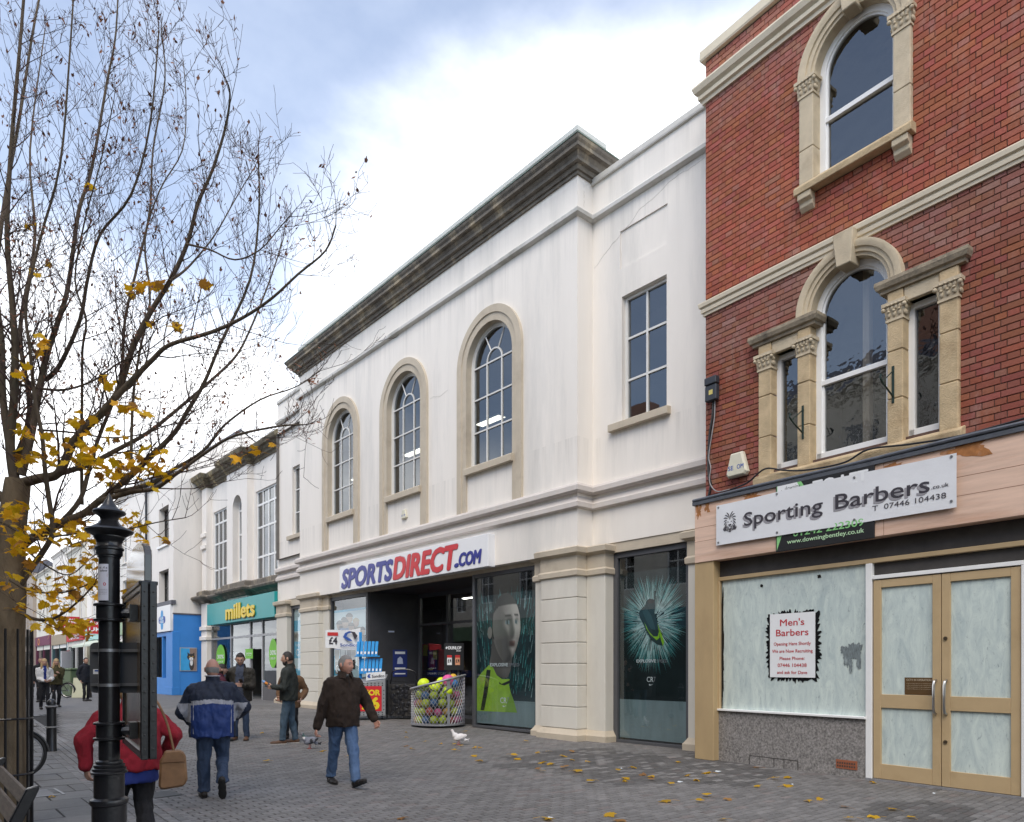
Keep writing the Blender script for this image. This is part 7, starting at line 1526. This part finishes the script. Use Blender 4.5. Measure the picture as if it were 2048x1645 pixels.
ear = [(XP-.0215, yx(930+(240+22*math.cos(a_))/4.7, XP), zx(930+240/4.7, 1130+(640-58*math.sin(a_))/4.7, XP)) for a_ in [2*math.pi*i/14 for i in range(14)]]; b2_ = len(V_)+0
V_ = V_ + ear; C_ = C_ + [(.26,.215,.19,1)]*14
me = bpy.data.meshes.new('portrait'); F2_ = F_ + [tuple(range(base_, base_+10)), tuple(range(b2_, b2_+14))]; o0 = t.off
me.from_pydata([(v[0]-o0[0], v[1]-o0[1], v[2]-o0[2]) for v in V_], [], F2_); me.materials.append(mat('printed_photo', (.2,.2,.2), .5, .05, 5, use_attr='tone')); a_ = me.color_attributes.new('tone', 'FLOAT_COLOR', 'POINT'); a_.data.foreach_set('color', [q for c_ in C_ for q in c_]); o = bpy.data.objects.new('portrait', me); col.objects.link(o); o.parent = t.o
def tmap(X, ox, oy, sc, x0, y0, w, h, dd):
    A = Vector(P2(X, [(x0, y0)], ox, oy, sc, dd)[0]); B = Vector(P2(X, [(x0+w, y0)], ox, oy, sc, dd)[0]); C = Vector(P2(X, [(x0, y0-h)], ox, oy, sc, dd)[0]); B.z = A.z
    return lambda s_, mb, mi, bold=0.: letter(mb, s_, A.x, A.y, A.z, C.z-A.z, A.y-B.y, bold=bold, mi=mi)
m = MB(); tmap(XP, 930, 1130, 4.7, 245, 955, 168, 30, .03)('EXPLOSIVE', m, 0, .03); tmap(XP, 930, 1130, 4.7, 420, 955, 100, 30, .03)('SPEED', m, 1, .0); tmap(XP, 930, 1130, 4.7, 334, 1298, 60, 52, .009)('CR', m, 0, .01); tmap(XP, 930, 1130, 4.7, 396, 1298, 18, 52, .009)('7', m, 1, 0)
def swoosh(m, X, ox, oy, sc, x, y, k, dd, mi): m.poly(P2(X, [(x,y),(x+3*k,y+9*k),(x+12*k,y+10*k),(x+40*k,y-2*k),(x+14*k,y+2*k),(x+7*k,y-1*k),(x+7*k,y-7*k)], ox, oy, sc, dd), mi)
swoosh(m, XP, 930, 1130, 4.7, 356, 1326, 1.0, .009, 0); t.part('lettering', m, [whitep, greyp])
# boot poster
XQ = 11.66+.085
t, u0, u1, z0, z1 = poster('dark poster with a football boot bursting through pale rays in the right hand store window', XQ, 1236, 1374, 1125, 1478)
u0, u1 = 10.20, 8.36; z0, z1 = .10, 3.95
m = MB(); m.quad((XQ, u0, z0+.80), (XQ, u1, z0+.80), (XQ, u1, z1-.35), (XQ, u0, z1-.35)); t.part('sheet', m, mat('ink_deepnight', (.006,.014,.015), .5, .5, 1.6))
m = MB(); m.quad((XQ-.001, u0, z0), (XQ-.001, u1, z0), (XQ-.001, u1, z0+.82), (XQ-.001, u0, z0+.82)); t.part('frosted_film', m, MATS['frosted_film'])
C = P2(XQ, [(838, 640)], 1040, 1040, 3.1625, 0)[0]; m = MB(); rr = random.Random(9)
for i in range(1000):
    a = rr.uniform(0, 2*math.pi); r0 = rr.uniform(.12, .62); r1 = r0 + rr.uniform(.10, .55)*(1.25-r0); w = rr.uniform(.003, .011)
    if r1 > 1.02: r1 = 1.02
    u_, z_ = C[1]+math.cos(a)*r1, C[2]+math.sin(a)*r1*1.25
    if not (u1+.02 < u_ < u0-.02) or z_ > z1-.4: continue
    ca_, sa_ = math.cos(a), math.sin(a)*1.25; nx, nz = -math.sin(a)*w, math.cos(a)*w; k = 0 if r0 < .34 else (1 if r0 < .5 else 2)
    if rr.random() < .3: k = min(2, k+1)
    m.poly([(XQ-.002-.0005*(i % 3), C[1]+ca_*r0+nx, C[2]+sa_*r0+nz), (XQ-.002-.0005*(i % 3), C[1]+ca_*r1, C[2]+sa_*r1), (XQ-.002-.0005*(i % 3), C[1]+ca_*r0-nx, C[2]+sa_*r0-nz)], k)
t.part('rays', m, [pk('ray_pale', (.66,.82,.80)), pk('ray_mid', (.34,.58,.56)), pk('ray_deep', (.07,.28,.28))], kind='stuff')
bt = lambda pts, dd, mi: m.poly(P2(XQ, pts, 1040, 1040, 3.1625, dd), mi)
m = MB(); bt([(800,515),(818,498),(850,505),(857,530),(852,590),(870,650),(890,710),(912,770),(906,798),(870,790),(830,760),(805,720),(785,670),(760,622),(752,590),(772,560),(790,545)], .005, 0)
bt([(806,512),(820,502),(848,508),(853,522),(830,530),(808,524)], .006, 3); bt([(775,580),(800,560),(830,600),(850,660),(860,700),(830,690),(800,640)], .006, 2); bt([(788,648),(800,688),(826,728),(866,762),(884,745),(882,700),(872,738),(846,738),(815,705)], .0065, 1); bt([(870,655),(884,690),(914,770),(906,800),(896,770),(882,715)], .0065, 1)
t.part('boot', m, [pk('boot', (.03,.055,.06)), pk('volt', (.30,.60,.03)), pk('boot_hi', (.05,.10,.11)), pk('boot_cuff', (.06,.05,.05))])
m = MB(); tmap(XQ, 1040, 1040, 3.1625, 738, 903, 122, 19, .006)('EXPLOSIVE', m, 0, .03); tmap(XQ, 1040, 1040, 3.1625, 865, 903, 70, 19, .006)('SPEED', m, 1); tmap(XQ, 1040, 1040, 3.1625, 803, 1025, 42, 32, .006)('CR', m, 0, .01); tmap(XQ, 1040, 1040, 3.1625, 846, 1025, 12, 32, .006)('7', m, 1); swoosh(m, XQ, 1040, 1040, 3.1625, 817, 1042, .65, .006, 0); t.part('lettering', m, [whitep, greyp])
# family poster and striped poster
def figure(m, X, ox, oy, sc, x, yt, h, ct, cl, dd, hairc=2):
    w = h*.13; hh = h*.12
    m.poly(P2(X, [(x-w,yt+h*.30),(x-w*.75,yt+h*.20),(x+w*.75,yt+h*.20),(x+w,yt+h*.30),(x+w*1.05,yt+h*.52),(x+w*.7,yt+h*.56),(x-w*.7,yt+h*.56),(x-w*1.05,yt+h*.52)], ox, oy, sc, dd), ct)
    for sg in (-1, 1): m.poly(P2(X, [(x+sg*w*.05,yt+h*.55),(x+sg*w*.72,yt+h*.55),(x+sg*w*.62,yt+h),(x+sg*w*.2,yt+h)], ox, oy, sc, dd), cl)
    m.poly(P2(X, [(x+hh*.5*math.cos(2*math.pi*i/16), yt+hh*.95+hh*.75*math.sin(2*math.pi*i/16)) for i in range(16)], ox, oy, sc, dd+.0006), 3); m.poly(P2(X, [(x+hh*.56*math.cos(math.pi*i/10), yt+hh*.75-hh*.62*math.sin(math.pi*i/10)) for i in range(11)], ox, oy, sc, dd+.0012), hairc)
XA = XS+.085
t, u0, u1, z0, z1 = poster('pale blue poster of a group of sporty people in the left store window', XA, 665, 732, 1205, 1430)
u0, u1 = 22.78, 20.44; z0, z1 = .22, 3.55
m = MB(); m.quad((XA, u0, z0), (XA, u1, z0), (XA, u1, z1), (XA, u0, z1)); t.part('sheet', m, mat('ink_pale', (.55,.66,.69), .5, .05, 1)); m = MB(); m.quad((XA-.001, u0, z1-.08), (XA-.001, u1, z1-.08), (XA-.001, u1, z1), (XA-.001, u0, z1)); m.quad((XA-.001, u0, 1.32), (XA-.001, u0-.9, 1.32), (XA-.001, u0-.9, 2.0), (XA-.001, u0, 2.0)); t.part('band', m, pk('cyan', (.02,.38,.58)))
m = MB()
for x, yt, h, ct, cl, hc in ((300,330,600,0,4,2),(345,262,640,2,2,2),(285,310,560,4,2,2),(370,375,560,5,2,2),(425,320,580,6,4,7),(235,350,640,1,6,2),(500,425,520,2,4,2)): figure(m, XA, 640, 1180, 5.875, x, yt, h, ct, cl, .002 + .002*(x % 7)*.3, hc)
m.poly(P2(XA, [(185+33*math.cos(2*math.pi*i/18), 655+42*math.sin(2*math.pi*i/18)) for i in range(18)], 640, 1180, 5.875, .006), 8)
t.part('figures', m, [pk('denimblue', (.05,.12,.28)), pk('cobalt', (.02,.10,.33)), pk('nearblack', (.02,.018,.018)), pk('face', (.40,.25,.18)), pk('stone', (.28,.29,.28)), pk('rust', (.25,.07,.03)), pk('drab', (.16,.14,.09)), pk('fair', (.4,.28,.14)), pk('ballbrown', (.28,.10,.045))])
m = MB(); letter(m, 'Everything', XA-.008, u0-.1, 1.78, .10, .6); letter(m, 'Chri', XA-.008, u0-.12, 1.42, .26, .62, bold=.02); t.part('lettering', m, whitep)
XD = 11.66+.085; t, u0, u1, z0, z1 = poster('white and cyan striped christmas poster in the far left store window', XD, 584, 604, 1215, 1410)
u0, u1 = 26.84, 24.95; z0, z1 = .3, 3.85; m = MB(); m.quad((XD, u0, z0), (XD, u1, z0), (XD, u1, z1), (XD, u0, z1)); t.part('sheet', m, MATS['ink_pale']); m = MB()
for a, b_ in ((3.0,3.42),(1.95,2.6),(1.05,1.55)): m.quad((XD-.002,u0,a),(XD-.002,u1,a),(XD-.002,u1,b_),(XD-.002,u0,b_))
t.part('band', m, pk('cyan', (.02,.38,.58))); m = MB(); letter(m, 'Everything', XD-.004, u0-.12, 2.42, .10, .7); letter(m, 'Christmas', XD-.004, u0-.15, 2.05, .26, 1.5, bold=.02); t.part('lettering', m, whitep); m = MB()
for i in range(3): figure(m, XD, 560, 1180, 5.875, 175+i*18, 500, 110, 0, 0, .003, 0)
t.part('figures', m, [pk('drab', (.16,.14,.09)), pk('drab2', (.2,.18,.1)), pk('nearblack', (.02,.018,.018)), pk('face', (.40,.25,.18))])
# small notices on the porch wall and door glass
def wall_at(f): return Vector((XS+.1 + (13.0-XS-.1)*f, 20.30 - .4*f, 0))
nrm_rz = math.atan2(-.4, 13.0-XS-.1)
def porch(label, f, z, hw, hz, mt, fnp, cat='sign', dd=.012):
    p = wall_at(f); t = Thing('porch_notice', label, cat, (p.x, p.y, z), nrm_rz); m = MB(); m.box(-hw, hw, -dd, -.002, -hz, hz); t.part('panel', m, mt, bevel=.002); m = MB(); fnp(m); t.part('print', m, [whitep, pk('pale_print', (.5,.55,.7))]); return t
def blue_notice(m):
    y = -.014; m.poly([(-.17,y,.38),(.17,y,.38),(.17,y,.30),(-.17,y,.30)], 0); m.poly([(-.10,y,-.02),(.10,y,-.02),(.08,y,.15),(.0,y,.22),(-.08,y,.15)], 1); m.poly([(-.18,y,-.14),(.18,y,-.14),(.18,y,-.19),(-.18,y,-.19)], 0); m.poly([(-.18,y,-.32),(.18,y,-.32),(.18,y,-.36),(-.18,y,-.36)], 0)
porch('small navy notice with a white emblem on the dark porch wall', .60, 1.73, .24, .44, pk('navy', (.02,.035,.18)), blue_notice)
porch('small white keypad plate high on the dark porch wall', .42, 2.75, .13, .05, paint('keypad', (.06,.06,.06)), lambda m: m.poly([(-.10,-.014,-.02),(.10,-.014,-.02),(.10,-.014,.03),(-.10,-.014,.03)], 1), 'plate')
def door_sticker(label, px, py, hu, hz, mt): X = 12.985; t = Thing('door_sticker', label, 'sticker', (X, yx(px, X), zx(px, py, X)), 0); m = MB(); m.box(-.004, 0, -hu, hu, -hz, hz); t.part('sheet', m, mt); m = MB(); m.box(-.006, -.0045, -hu*.6, hu*.6, -hz*.1, hz*.4); t.part('print', m, pk('pale_print', (.5,.55,.7)))
door_sticker('green strip sticker on the store door glass', 825, 1275, .12, .38, pk('green', (.02,.28,.10))); door_sticker('pale red sticker below the green strip on the door glass', 825, 1304, .11, .2, pk('palered', (.42,.22,.2))); door_sticker('grey square sticker lowest on the door glass', 825, 1320, .17, .26, pk('paleg', (.32,.34,.33)))
# ------------------------------------------------------------------ things standing in the entrance
steel = mat('galvanised_mesh', (.34,.34,.36), .45, .12, 12, metal=.55)
BX, BY = 10.80, 15.62; bz = G(BY)
bk = Thing('ball_basket', 'round grey wire mesh bin full of coloured balls at the store entrance', 'basket', (BX, BY, bz), -TH)     # local x: to the right of the picture, y: away
RB = .70
def rim_z(x): return .98 + .36*(x/RB*.5+.5) 
NB_ = 44; m = MB()
for i in range(NB_):
    for sg in (-1, 1):
        P = []
        for k in range(10):
            f = k/9; a = 2*math.pi*i/NB_ + sg*f*1.05; x, y = RB*math.cos(a), RB*math.sin(a); P.append((x, y, .07 + (rim_z(x)-.07)*f))
        m.tube(P, .0075, 4, cap=False)
bk.part('mesh', m, steel, kind='stuff')
m = MB(); m.tube([(RB*math.cos(2*math.pi*i/48)*1.02, RB*math.sin(2*math.pi*i/48)*1.02, rim_z(RB*math.cos(2*math.pi*i/48))) for i in range(49)], .030, 10); bk.part('rim', m, steel, smooth=True)
m = MB(); m.lathe([(RB*.98,.05),(RB*1.02,.05),(RB*1.02,.09),(RB*.98,.09)], (0,0,0), 48); m.lathe([(.02,.052),(RB*.98,.052),(RB*.98,.058),(.02,.058)], (0,0,0), 32); bk.part('base', m, steel)
m = MB(); a = R(-62); P = []
for k, w in ((0,.045),(.25,.03),(.5,.03),(.72,.055),(.85,.055),(1,.03)):
    x, y = RB*1.008*math.cos(a), RB*1.008*math.sin(a); z = .07+(rim_z(x)-.09)*k; P.append((w, z))
V = []
for w, z in P:
    for sg in (-1, 1): aa = a + sg*w/RB; V.append((RB*1.012*math.cos(aa), RB*1.012*math.sin(aa), z))
m.add(V, [(2*i, 2*i+1, 2*i+3, 2*i+2) for i in range(len(P)-1)]); bk.part('strap', m, steel)
for a in (.3, 1.8, 3.4, 5.0): m = MB(); x, y = .55*math.cos(a), .55*math.sin(a); m.tube([(x,y-.012,.026),(x,y+.012,.026)], .026, 12); m.box(x-.012,x+.012,y-.016,y+.016,.03,.055); bk.part('castor', m, black_iron)
bc = {'neon yellow': (.62,.78,.02), 'pink': (.70,.10,.32), 'orange': (.75,.20,.05), 'blue': (.03,.16,.42), 'red': (.5,.05,.04), 'amber': (.7,.42,.04), 'violet': (.25,.05,.25)}
bc.update({k + ' faded': tuple(.55*q + .03 for q in v) for k, v in list(bc.items())}); rb = random.Random(12); placed = []  # dimmer copies: the shade inside the bin is put into the ball colours
def ballat(cn, x, y, z, r, label):
    X = BX + x*_c + y*_s; Y = BY - x*_s + y*_c; m = MB(); m.ball((0,0,0), r, 20, 14); m.m = [1 if (abs(v) < .12 and cn == 'neon yellow') else 0 for v in [sum(m.v[k][0]*.6+m.v[k][2]*.8 + .3*m.v[k][1] for k in f)/len(f)/r for f in m.f]]
    single('ball', m, [mat('ball_'+cn.replace(' ', '_'), bc[cn], .5, .08, 12, .1, 60), mat('ball_seam', (.05,.06,.05), .6)], label, 'ball', (X, Y, bz+z), rb.uniform(0, 6), 'balls in the wire bin', smooth=True)
for cn, x, y, z, r, lab in (('neon yellow',-.34,-.28,1.10,.165,'large neon yellow ball on top at the left rim of the wire bin'),('neon yellow',-.05,-.36,1.02,.15,'neon yellow ball half sunk at the front of the wire bin'),('neon yellow',.10,-.16,1.16,.13,'neon yellow ball in the middle of the heap in the wire bin'),('pink',.28,-.22,1.20,.16,'pink ball on top of the heap in the wire bin'),('amber',.40,.02,1.28,.10,'small amber ball behind the pink one in the wire bin'),('blue',.46,-.2,1.12,.11,'blue ball beside the pink one in the wire bin'),('neon yellow',.30,-.52,.94,.13,'neon yellow ball behind the mesh near the strap')): ballat(cn, x, y, z, r, lab)
cols_ = ['pink','neon yellow','blue','amber','red','neon yellow','neon yellow']
for ring, (zc, rad, n) in enumerate(((.18,.57,15),(.40,.58,15),(.62,.58,15),(.82,.55,13))):
    for i in range(n):
        a = 2*math.pi*(i+.5*(ring % 2))/n; cn = cols_[(i*3+ring*2) % 7]; x, y = rad*math.cos(a), rad*math.sin(a)
        if y < .25: ballat(cn + ' faded', x*.93, y*.93, zc + rb.uniform(-.02,.02), rb.uniform(.10,.118), '%s ball showing through the mesh of the wire bin' % cn)
m = MB(); m.lathe([(.1,.06),(.44,.06),(.44,.8),(.3,.95),(.05,1.0)], (0,0,0), 20); bk.part('liner', m, dark_room)
# racket display
d_ = 19.7; p = at(908, 1335, d_); rk = Thing('display_stand', 'black racket display box on two posts behind the ball bin', 'display', (p.x, p.y, G(p.y)), -TH+R(6)); zb1, zt1 = EYE-(1345-1335)*d_/1430, EYE+(1335-1291)*d_/1430; hw = .27
m = MB(); m.box(-hw, hw, -.12, .12, zb1, zt1); rk.part('box', m, blackp, bevel=.006)
for x in (-.12, .12): m = MB(); m.tube([(x,0,.02),(x,0,zb1)], .03, 8); rk.part('post', m, mat('post_grey', (.25,.25,.25), .5))
m = MB(); m.box(-.3,.3,-.25,.25,0,.03); rk.part('foot', m, blackp)
m = MB(); letter(m, 'DUNLOP', 0,0,0, .085, .36, bold=.04, mi=0, mp=lambda x, y: (-.16+x, -.1235, zt1-.17+y)); letter(m, 'SPORT', 0,0,0, .035, .13, bold=.03, mi=0, mp=lambda x, y: (.06+x, -.1235, zt1-.23+y)); m.poly([(-.235,-.1235,zt1-.13),(-.20,-.1235,zt1-.09),(-.17,-.1235,zt1-.12),(-.21,-.1235,zt1-.17)], 0)
for k, x in enumerate((-.19, .03)): m.poly([(x,-.1235,zt1-.60),(x+.13,-.1235,zt1-.60),(x+.13,-.1235,zt1-.36),(x,-.1235,zt1-.36)], 0 if k == 0 else 2); m.poly([(x,-.1245,zt1-.40),(x+.13,-.1245,zt1-.40),(x+.13,-.1245,zt1-.33),(x,-.1245,zt1-.33)], 1); letter(m, '£4', 0,0,0, .10, .10, bold=.03, mi=3, mp=lambda x_, y, x=x: (x+.015+x_, -.126, zt1-.53+y))
rk.part('print', m, [whitep, pk('tagred', (.55,.03,.03)), pk('tagorange', (.75,.35,.2)), pk('nearblack', (.02,.018,.018))])
for i in range(7): m = MB(); x = -.2+i*.065; m.tube([(x,.02,zb1-.30),(x,.02,zb1)], .018, 6); rk.part('racket_grip', m, mat('grip', (.06,.06,.065), .6))
# perforated trolley with a rack of blue packets and a flag
d_ = 20.6; p = gnd(733, 1441); tr_ = Thing('display_trolley', 'grey perforated sales trolley with a red price card', 'trolley', (p.x+.25, p.y+.25, p.z), -TH + R(10)); grey_m = mat('grey_metal', (.30,.305,.315), .45, .08, 8, metal=.3)
m = MB(); m.add([(-.55,-.35,.12),(.45,-.35,.12),(.45,.35,.12),(-.55,.35,.12),(-.55,-.35,1.02),(.45,-.35,1.18),(.52,.35,1.32),(-.48,.35,1.2)], [(0,1,5,4),(1,2,6,5),(2,3,7,6),(3,0,4,7),(4,5,6,7),(0,3,2,1)]); tr_.part('cabinet', m, grey_m, bevel=.01)
m = MB()
for i in range(9):
    for zz_ in (.16, .22, 1.0, 1.06): m.ball((-.48+i*.105, -.352, zz_), (.020, .004, .020), 8, 4)
for i in range(6): m.ball((.40, -.352, .3+i*.11), (.018,.004,.018), 8, 4)
tr_.part('perforation', m, shop_dark)
m = MB(); m.box(-.42, .34, -.362, -.354, .26, .98); cd = tr_.part('price_card', m, pk('cardred', (.58,.02,.03))); m = MB(); letter(m, '2 FOR', 0,0,0, .15, .62, bold=.05, mp=lambda x, y: (-.32+x, -.365, .72+y)); letter(m, '£6', 0,0,0, .32, .50, bold=.06, mp=lambda x, y: (-.22+x, -.365, .33+y)); tr_.part('lettering', m, pk('cardyellow', (.8,.62,.02)), parent=cd)
m = MB(); m.add([(-.1,-.36,1.14),(.44,-.36,1.20),(.44,-.36,1.40),(-.1,-.36,1.36)], [(0,1,2,3)]); hp = tr_.part('header_plate', m, whitep); m = MB(); letter(m, 'Sondico', 0,0,0, .085, .36, bold=.03, mi=0, mp=lambda x, y: (.06+x, -.364, 1.215+x*.06+y)); m.poly([(-.07,-.364,1.26),(-.02,-.364,1.33),(.03,-.364,1.31),(.0,-.364,1.28),(.03,-.364,1.22),(-.03,-.364,1.21)], 1); tr_.part('lettering', m, [MATS['print_charcoal'], bluep], parent=hp)
for x in (-.42, .35): m = MB(); m.tube([(x-.02,-.2,.06),(x+.02,-.2,.06)], .06, 14); tr_.part('castor', m, black_iron)
rk2 = Thing('packet_rack', 'two tier rack of bright blue packets above the grey trolley', 'display rack', (p.x+.35, p.y+.45, p.z), -TH + R(10)); m = MB(); m.box(-.30,-.22,-.05,.02,1.0,2.55); rk2.part('post', m, pk('rackblue', (.02,.28,.66)))
for row, (z0_, x0) in enumerate(((1.36,-.20),(1.86,-.32))):
    m = MB(); m.box(x0-.1, x0+.62, -.2, .12, z0_-.03, z0_); rk2.part('shelf', m, MATS['ink_rackblue'])
    for i in range(6): m = MB(); x = x0-.06+i*.105; m.add([(x,-.18,z0_),(x+.085,-.18,z0_),(x+.115,-.10,z0_+.42),(x+.03,-.10,z0_+.42),(x,-.10,z0_),(x+.085,-.10,z0_),(x+.115,-.04,z0_+.42),(x+.03,-.04,z0_+.42)], [(0,1,2,3),(4,5,6,7),(0,1,5,4),(1,2,6,5),(2,3,7,6),(3,0,4,7)]); m2_ = MB(); m2_.add([(x+.02,-.181,z0_+.05),(x+.07,-.181,z0_+.05),(x+.075,-.168,z0_+.12),(x+.025,-.168,z0_+.12)], [(0,1,2,3)]); pk_ = rk2.part('packet', m, pk('packet_blue', (.03,.22,.60) if i % 2 else (.02,.30,.70)), bevel=.006); rk2.part('print', m2_, whitep, parent=pk_)
m = MB(); N_ = 14; V = []
for i in range(N_+1):
    f = i/N_; x = -.26 - 1.0*f; w = .035*math.sin(f*6)
    for k in (0, 1): V.append((x, -.03 + w, 2.06 + .62*k*(1-.18*f) + .10*f*0 - .03*math.sin(f*5)))
m.add(V, [(2*i, 2*i+2, 2*i+3, 2*i+1) for i in range(N_)]); fl = Thing('advert_flag', 'white flag with a price and a blue swirl emblem beside the packet rack', 'flag', rk2.o.location, -TH + R(10)); fl.part('cloth', m, whitep, smooth=True)
m = MB(); letter(m, 'Sondico', 0,0,0, .09, .52, bold=.02, mi=0, mp=lambda x, y: (-.84+x, -.075, 2.13+y)); letter(m, '£4', 0,0,0, .20, .24, bold=.03, mi=2, mp=lambda x, y: (-1.16+x, -.075, 2.20+y)); m.poly([(-1.20,-.075,2.44),(-.90,-.075,2.44),(-.90,-.075,2.54),(-1.20,-.075,2.54)], 3)
m.poly([(-.76,-.075,2.40),(-.70,-.075,2.52),(-.58,-.075,2.58),(-.50,-.075,2.54),(-.62,-.075,2.50),(-.66,-.075,2.42),(-.56,-.075,2.36),(-.48,-.075,2.28),(-.62,-.075,2.30)], 0); m.poly([(-.58,-.076,2.58),(-.42,-.076,2.55),(-.34,-.076,2.44),(-.42,-.076,2.32),(-.46,-.076,2.42),(-.50,-.076,2.52)], 1)
fl.part('print', m, [bluep, MATS['print_charcoal'], MATS['print_charcoal'], pk('tagred', (.55,.03,.03))])
# black wire cage of goods
p = at(806, 1335, 21.2); cg = Thing('wire_cage', 'black wire cage of dark goods against the porch wall', 'cage', (p.x, p.y, G(p.y)), -TH); m = MB()
for x in (-.42, .42):
    for y in (-.3, .3): m.box(x-.02, x+.02, y-.02, y+.02, .05, 1.15)
for i in range(7): z = .08+i*.17; m.box(-.42,.42,-.31,-.30,z,z+.012); m.box(.41,.42,-.3,.3,z,z+.012)
for i in range(8): x = -.42+i*.12; m.box(x,x+.01,-.312,-.302,.05,1.1)
cg.part('frame', m, black_iron); m = MB(); m.box(-.39,.39,-.27,.28,.1,1.02); cg.part('liner', m, dark_room); m = MB(); m.tube(spline([(-.35,.1,1.1),(-.33,.1,1.38),(-.1,.1,1.46),(.2,.1,1.44),(.36,.1,1.34),(.38,.1,1.1)], 5), .018, 6); cg.part('hoop', m, black_iron, smooth=True)
m = MB()
for i in range(60): m.ball((rb.uniform(-.34,.34), -.26, rb.uniform(.15,1.0)), (rb.uniform(.04,.09), .025, rb.uniform(.04,.09)), 7, 5)
cg.part('goods', m, mat('dark_goods', (.02,.02,.024), .35, .5, 30), kind='stuff')
# shelves of red boxes inside the doors
rbx = pk('boxred', (.42,.02,.03)); ybx = pk('boxyellow', (.70,.50,.03)); nvy = pk('boxnavy', (.02,.03,.14))
for k, (px, py, w, h, lab) in enumerate(((842,1325,.5,.62,'large red carton on the left inside the store doors'),(862,1330,.45,.5,'red carton with a yellow label in the middle inside the store doors'),(885,1330,.45,.5,'red carton at the right inside the store doors'),(850,1362,.6,.45,'lower red carton stack inside the store doors'),(872,1366,.5,.4,'lowest red carton with a yellow label inside the store doors'))):
    X = 13.6; u, z = yx(px, X), zx(px, py, X); t = Thing('stock_carton', lab, 'carton', (X, u, z), 0, 'red stock cartons'); m = MB(); m.box(0, .5, -w, w, -h, h); t.part('box', m, rbx, bevel=.01); m = MB(); m.box(-.006, 0, -w*.8, -w*.3, h*.35, h*.95); t.part('label_card', m, ybx)
X = 13.5; t = Thing('stock_shelf', 'navy fronted shelf edge among the red cartons inside the store', 'shelf', (X, yx(868, X), zx(868, 1347, X)), 0); m = MB(); m.box(0, .5, -1.4, 1.0, -.12, .10); t.part('board', m, nvy); m = MB(); letter(m, 'SPORTS STORE', -.004, .4, -.05, .08, 1.1); t.part('lettering', m, whitep)
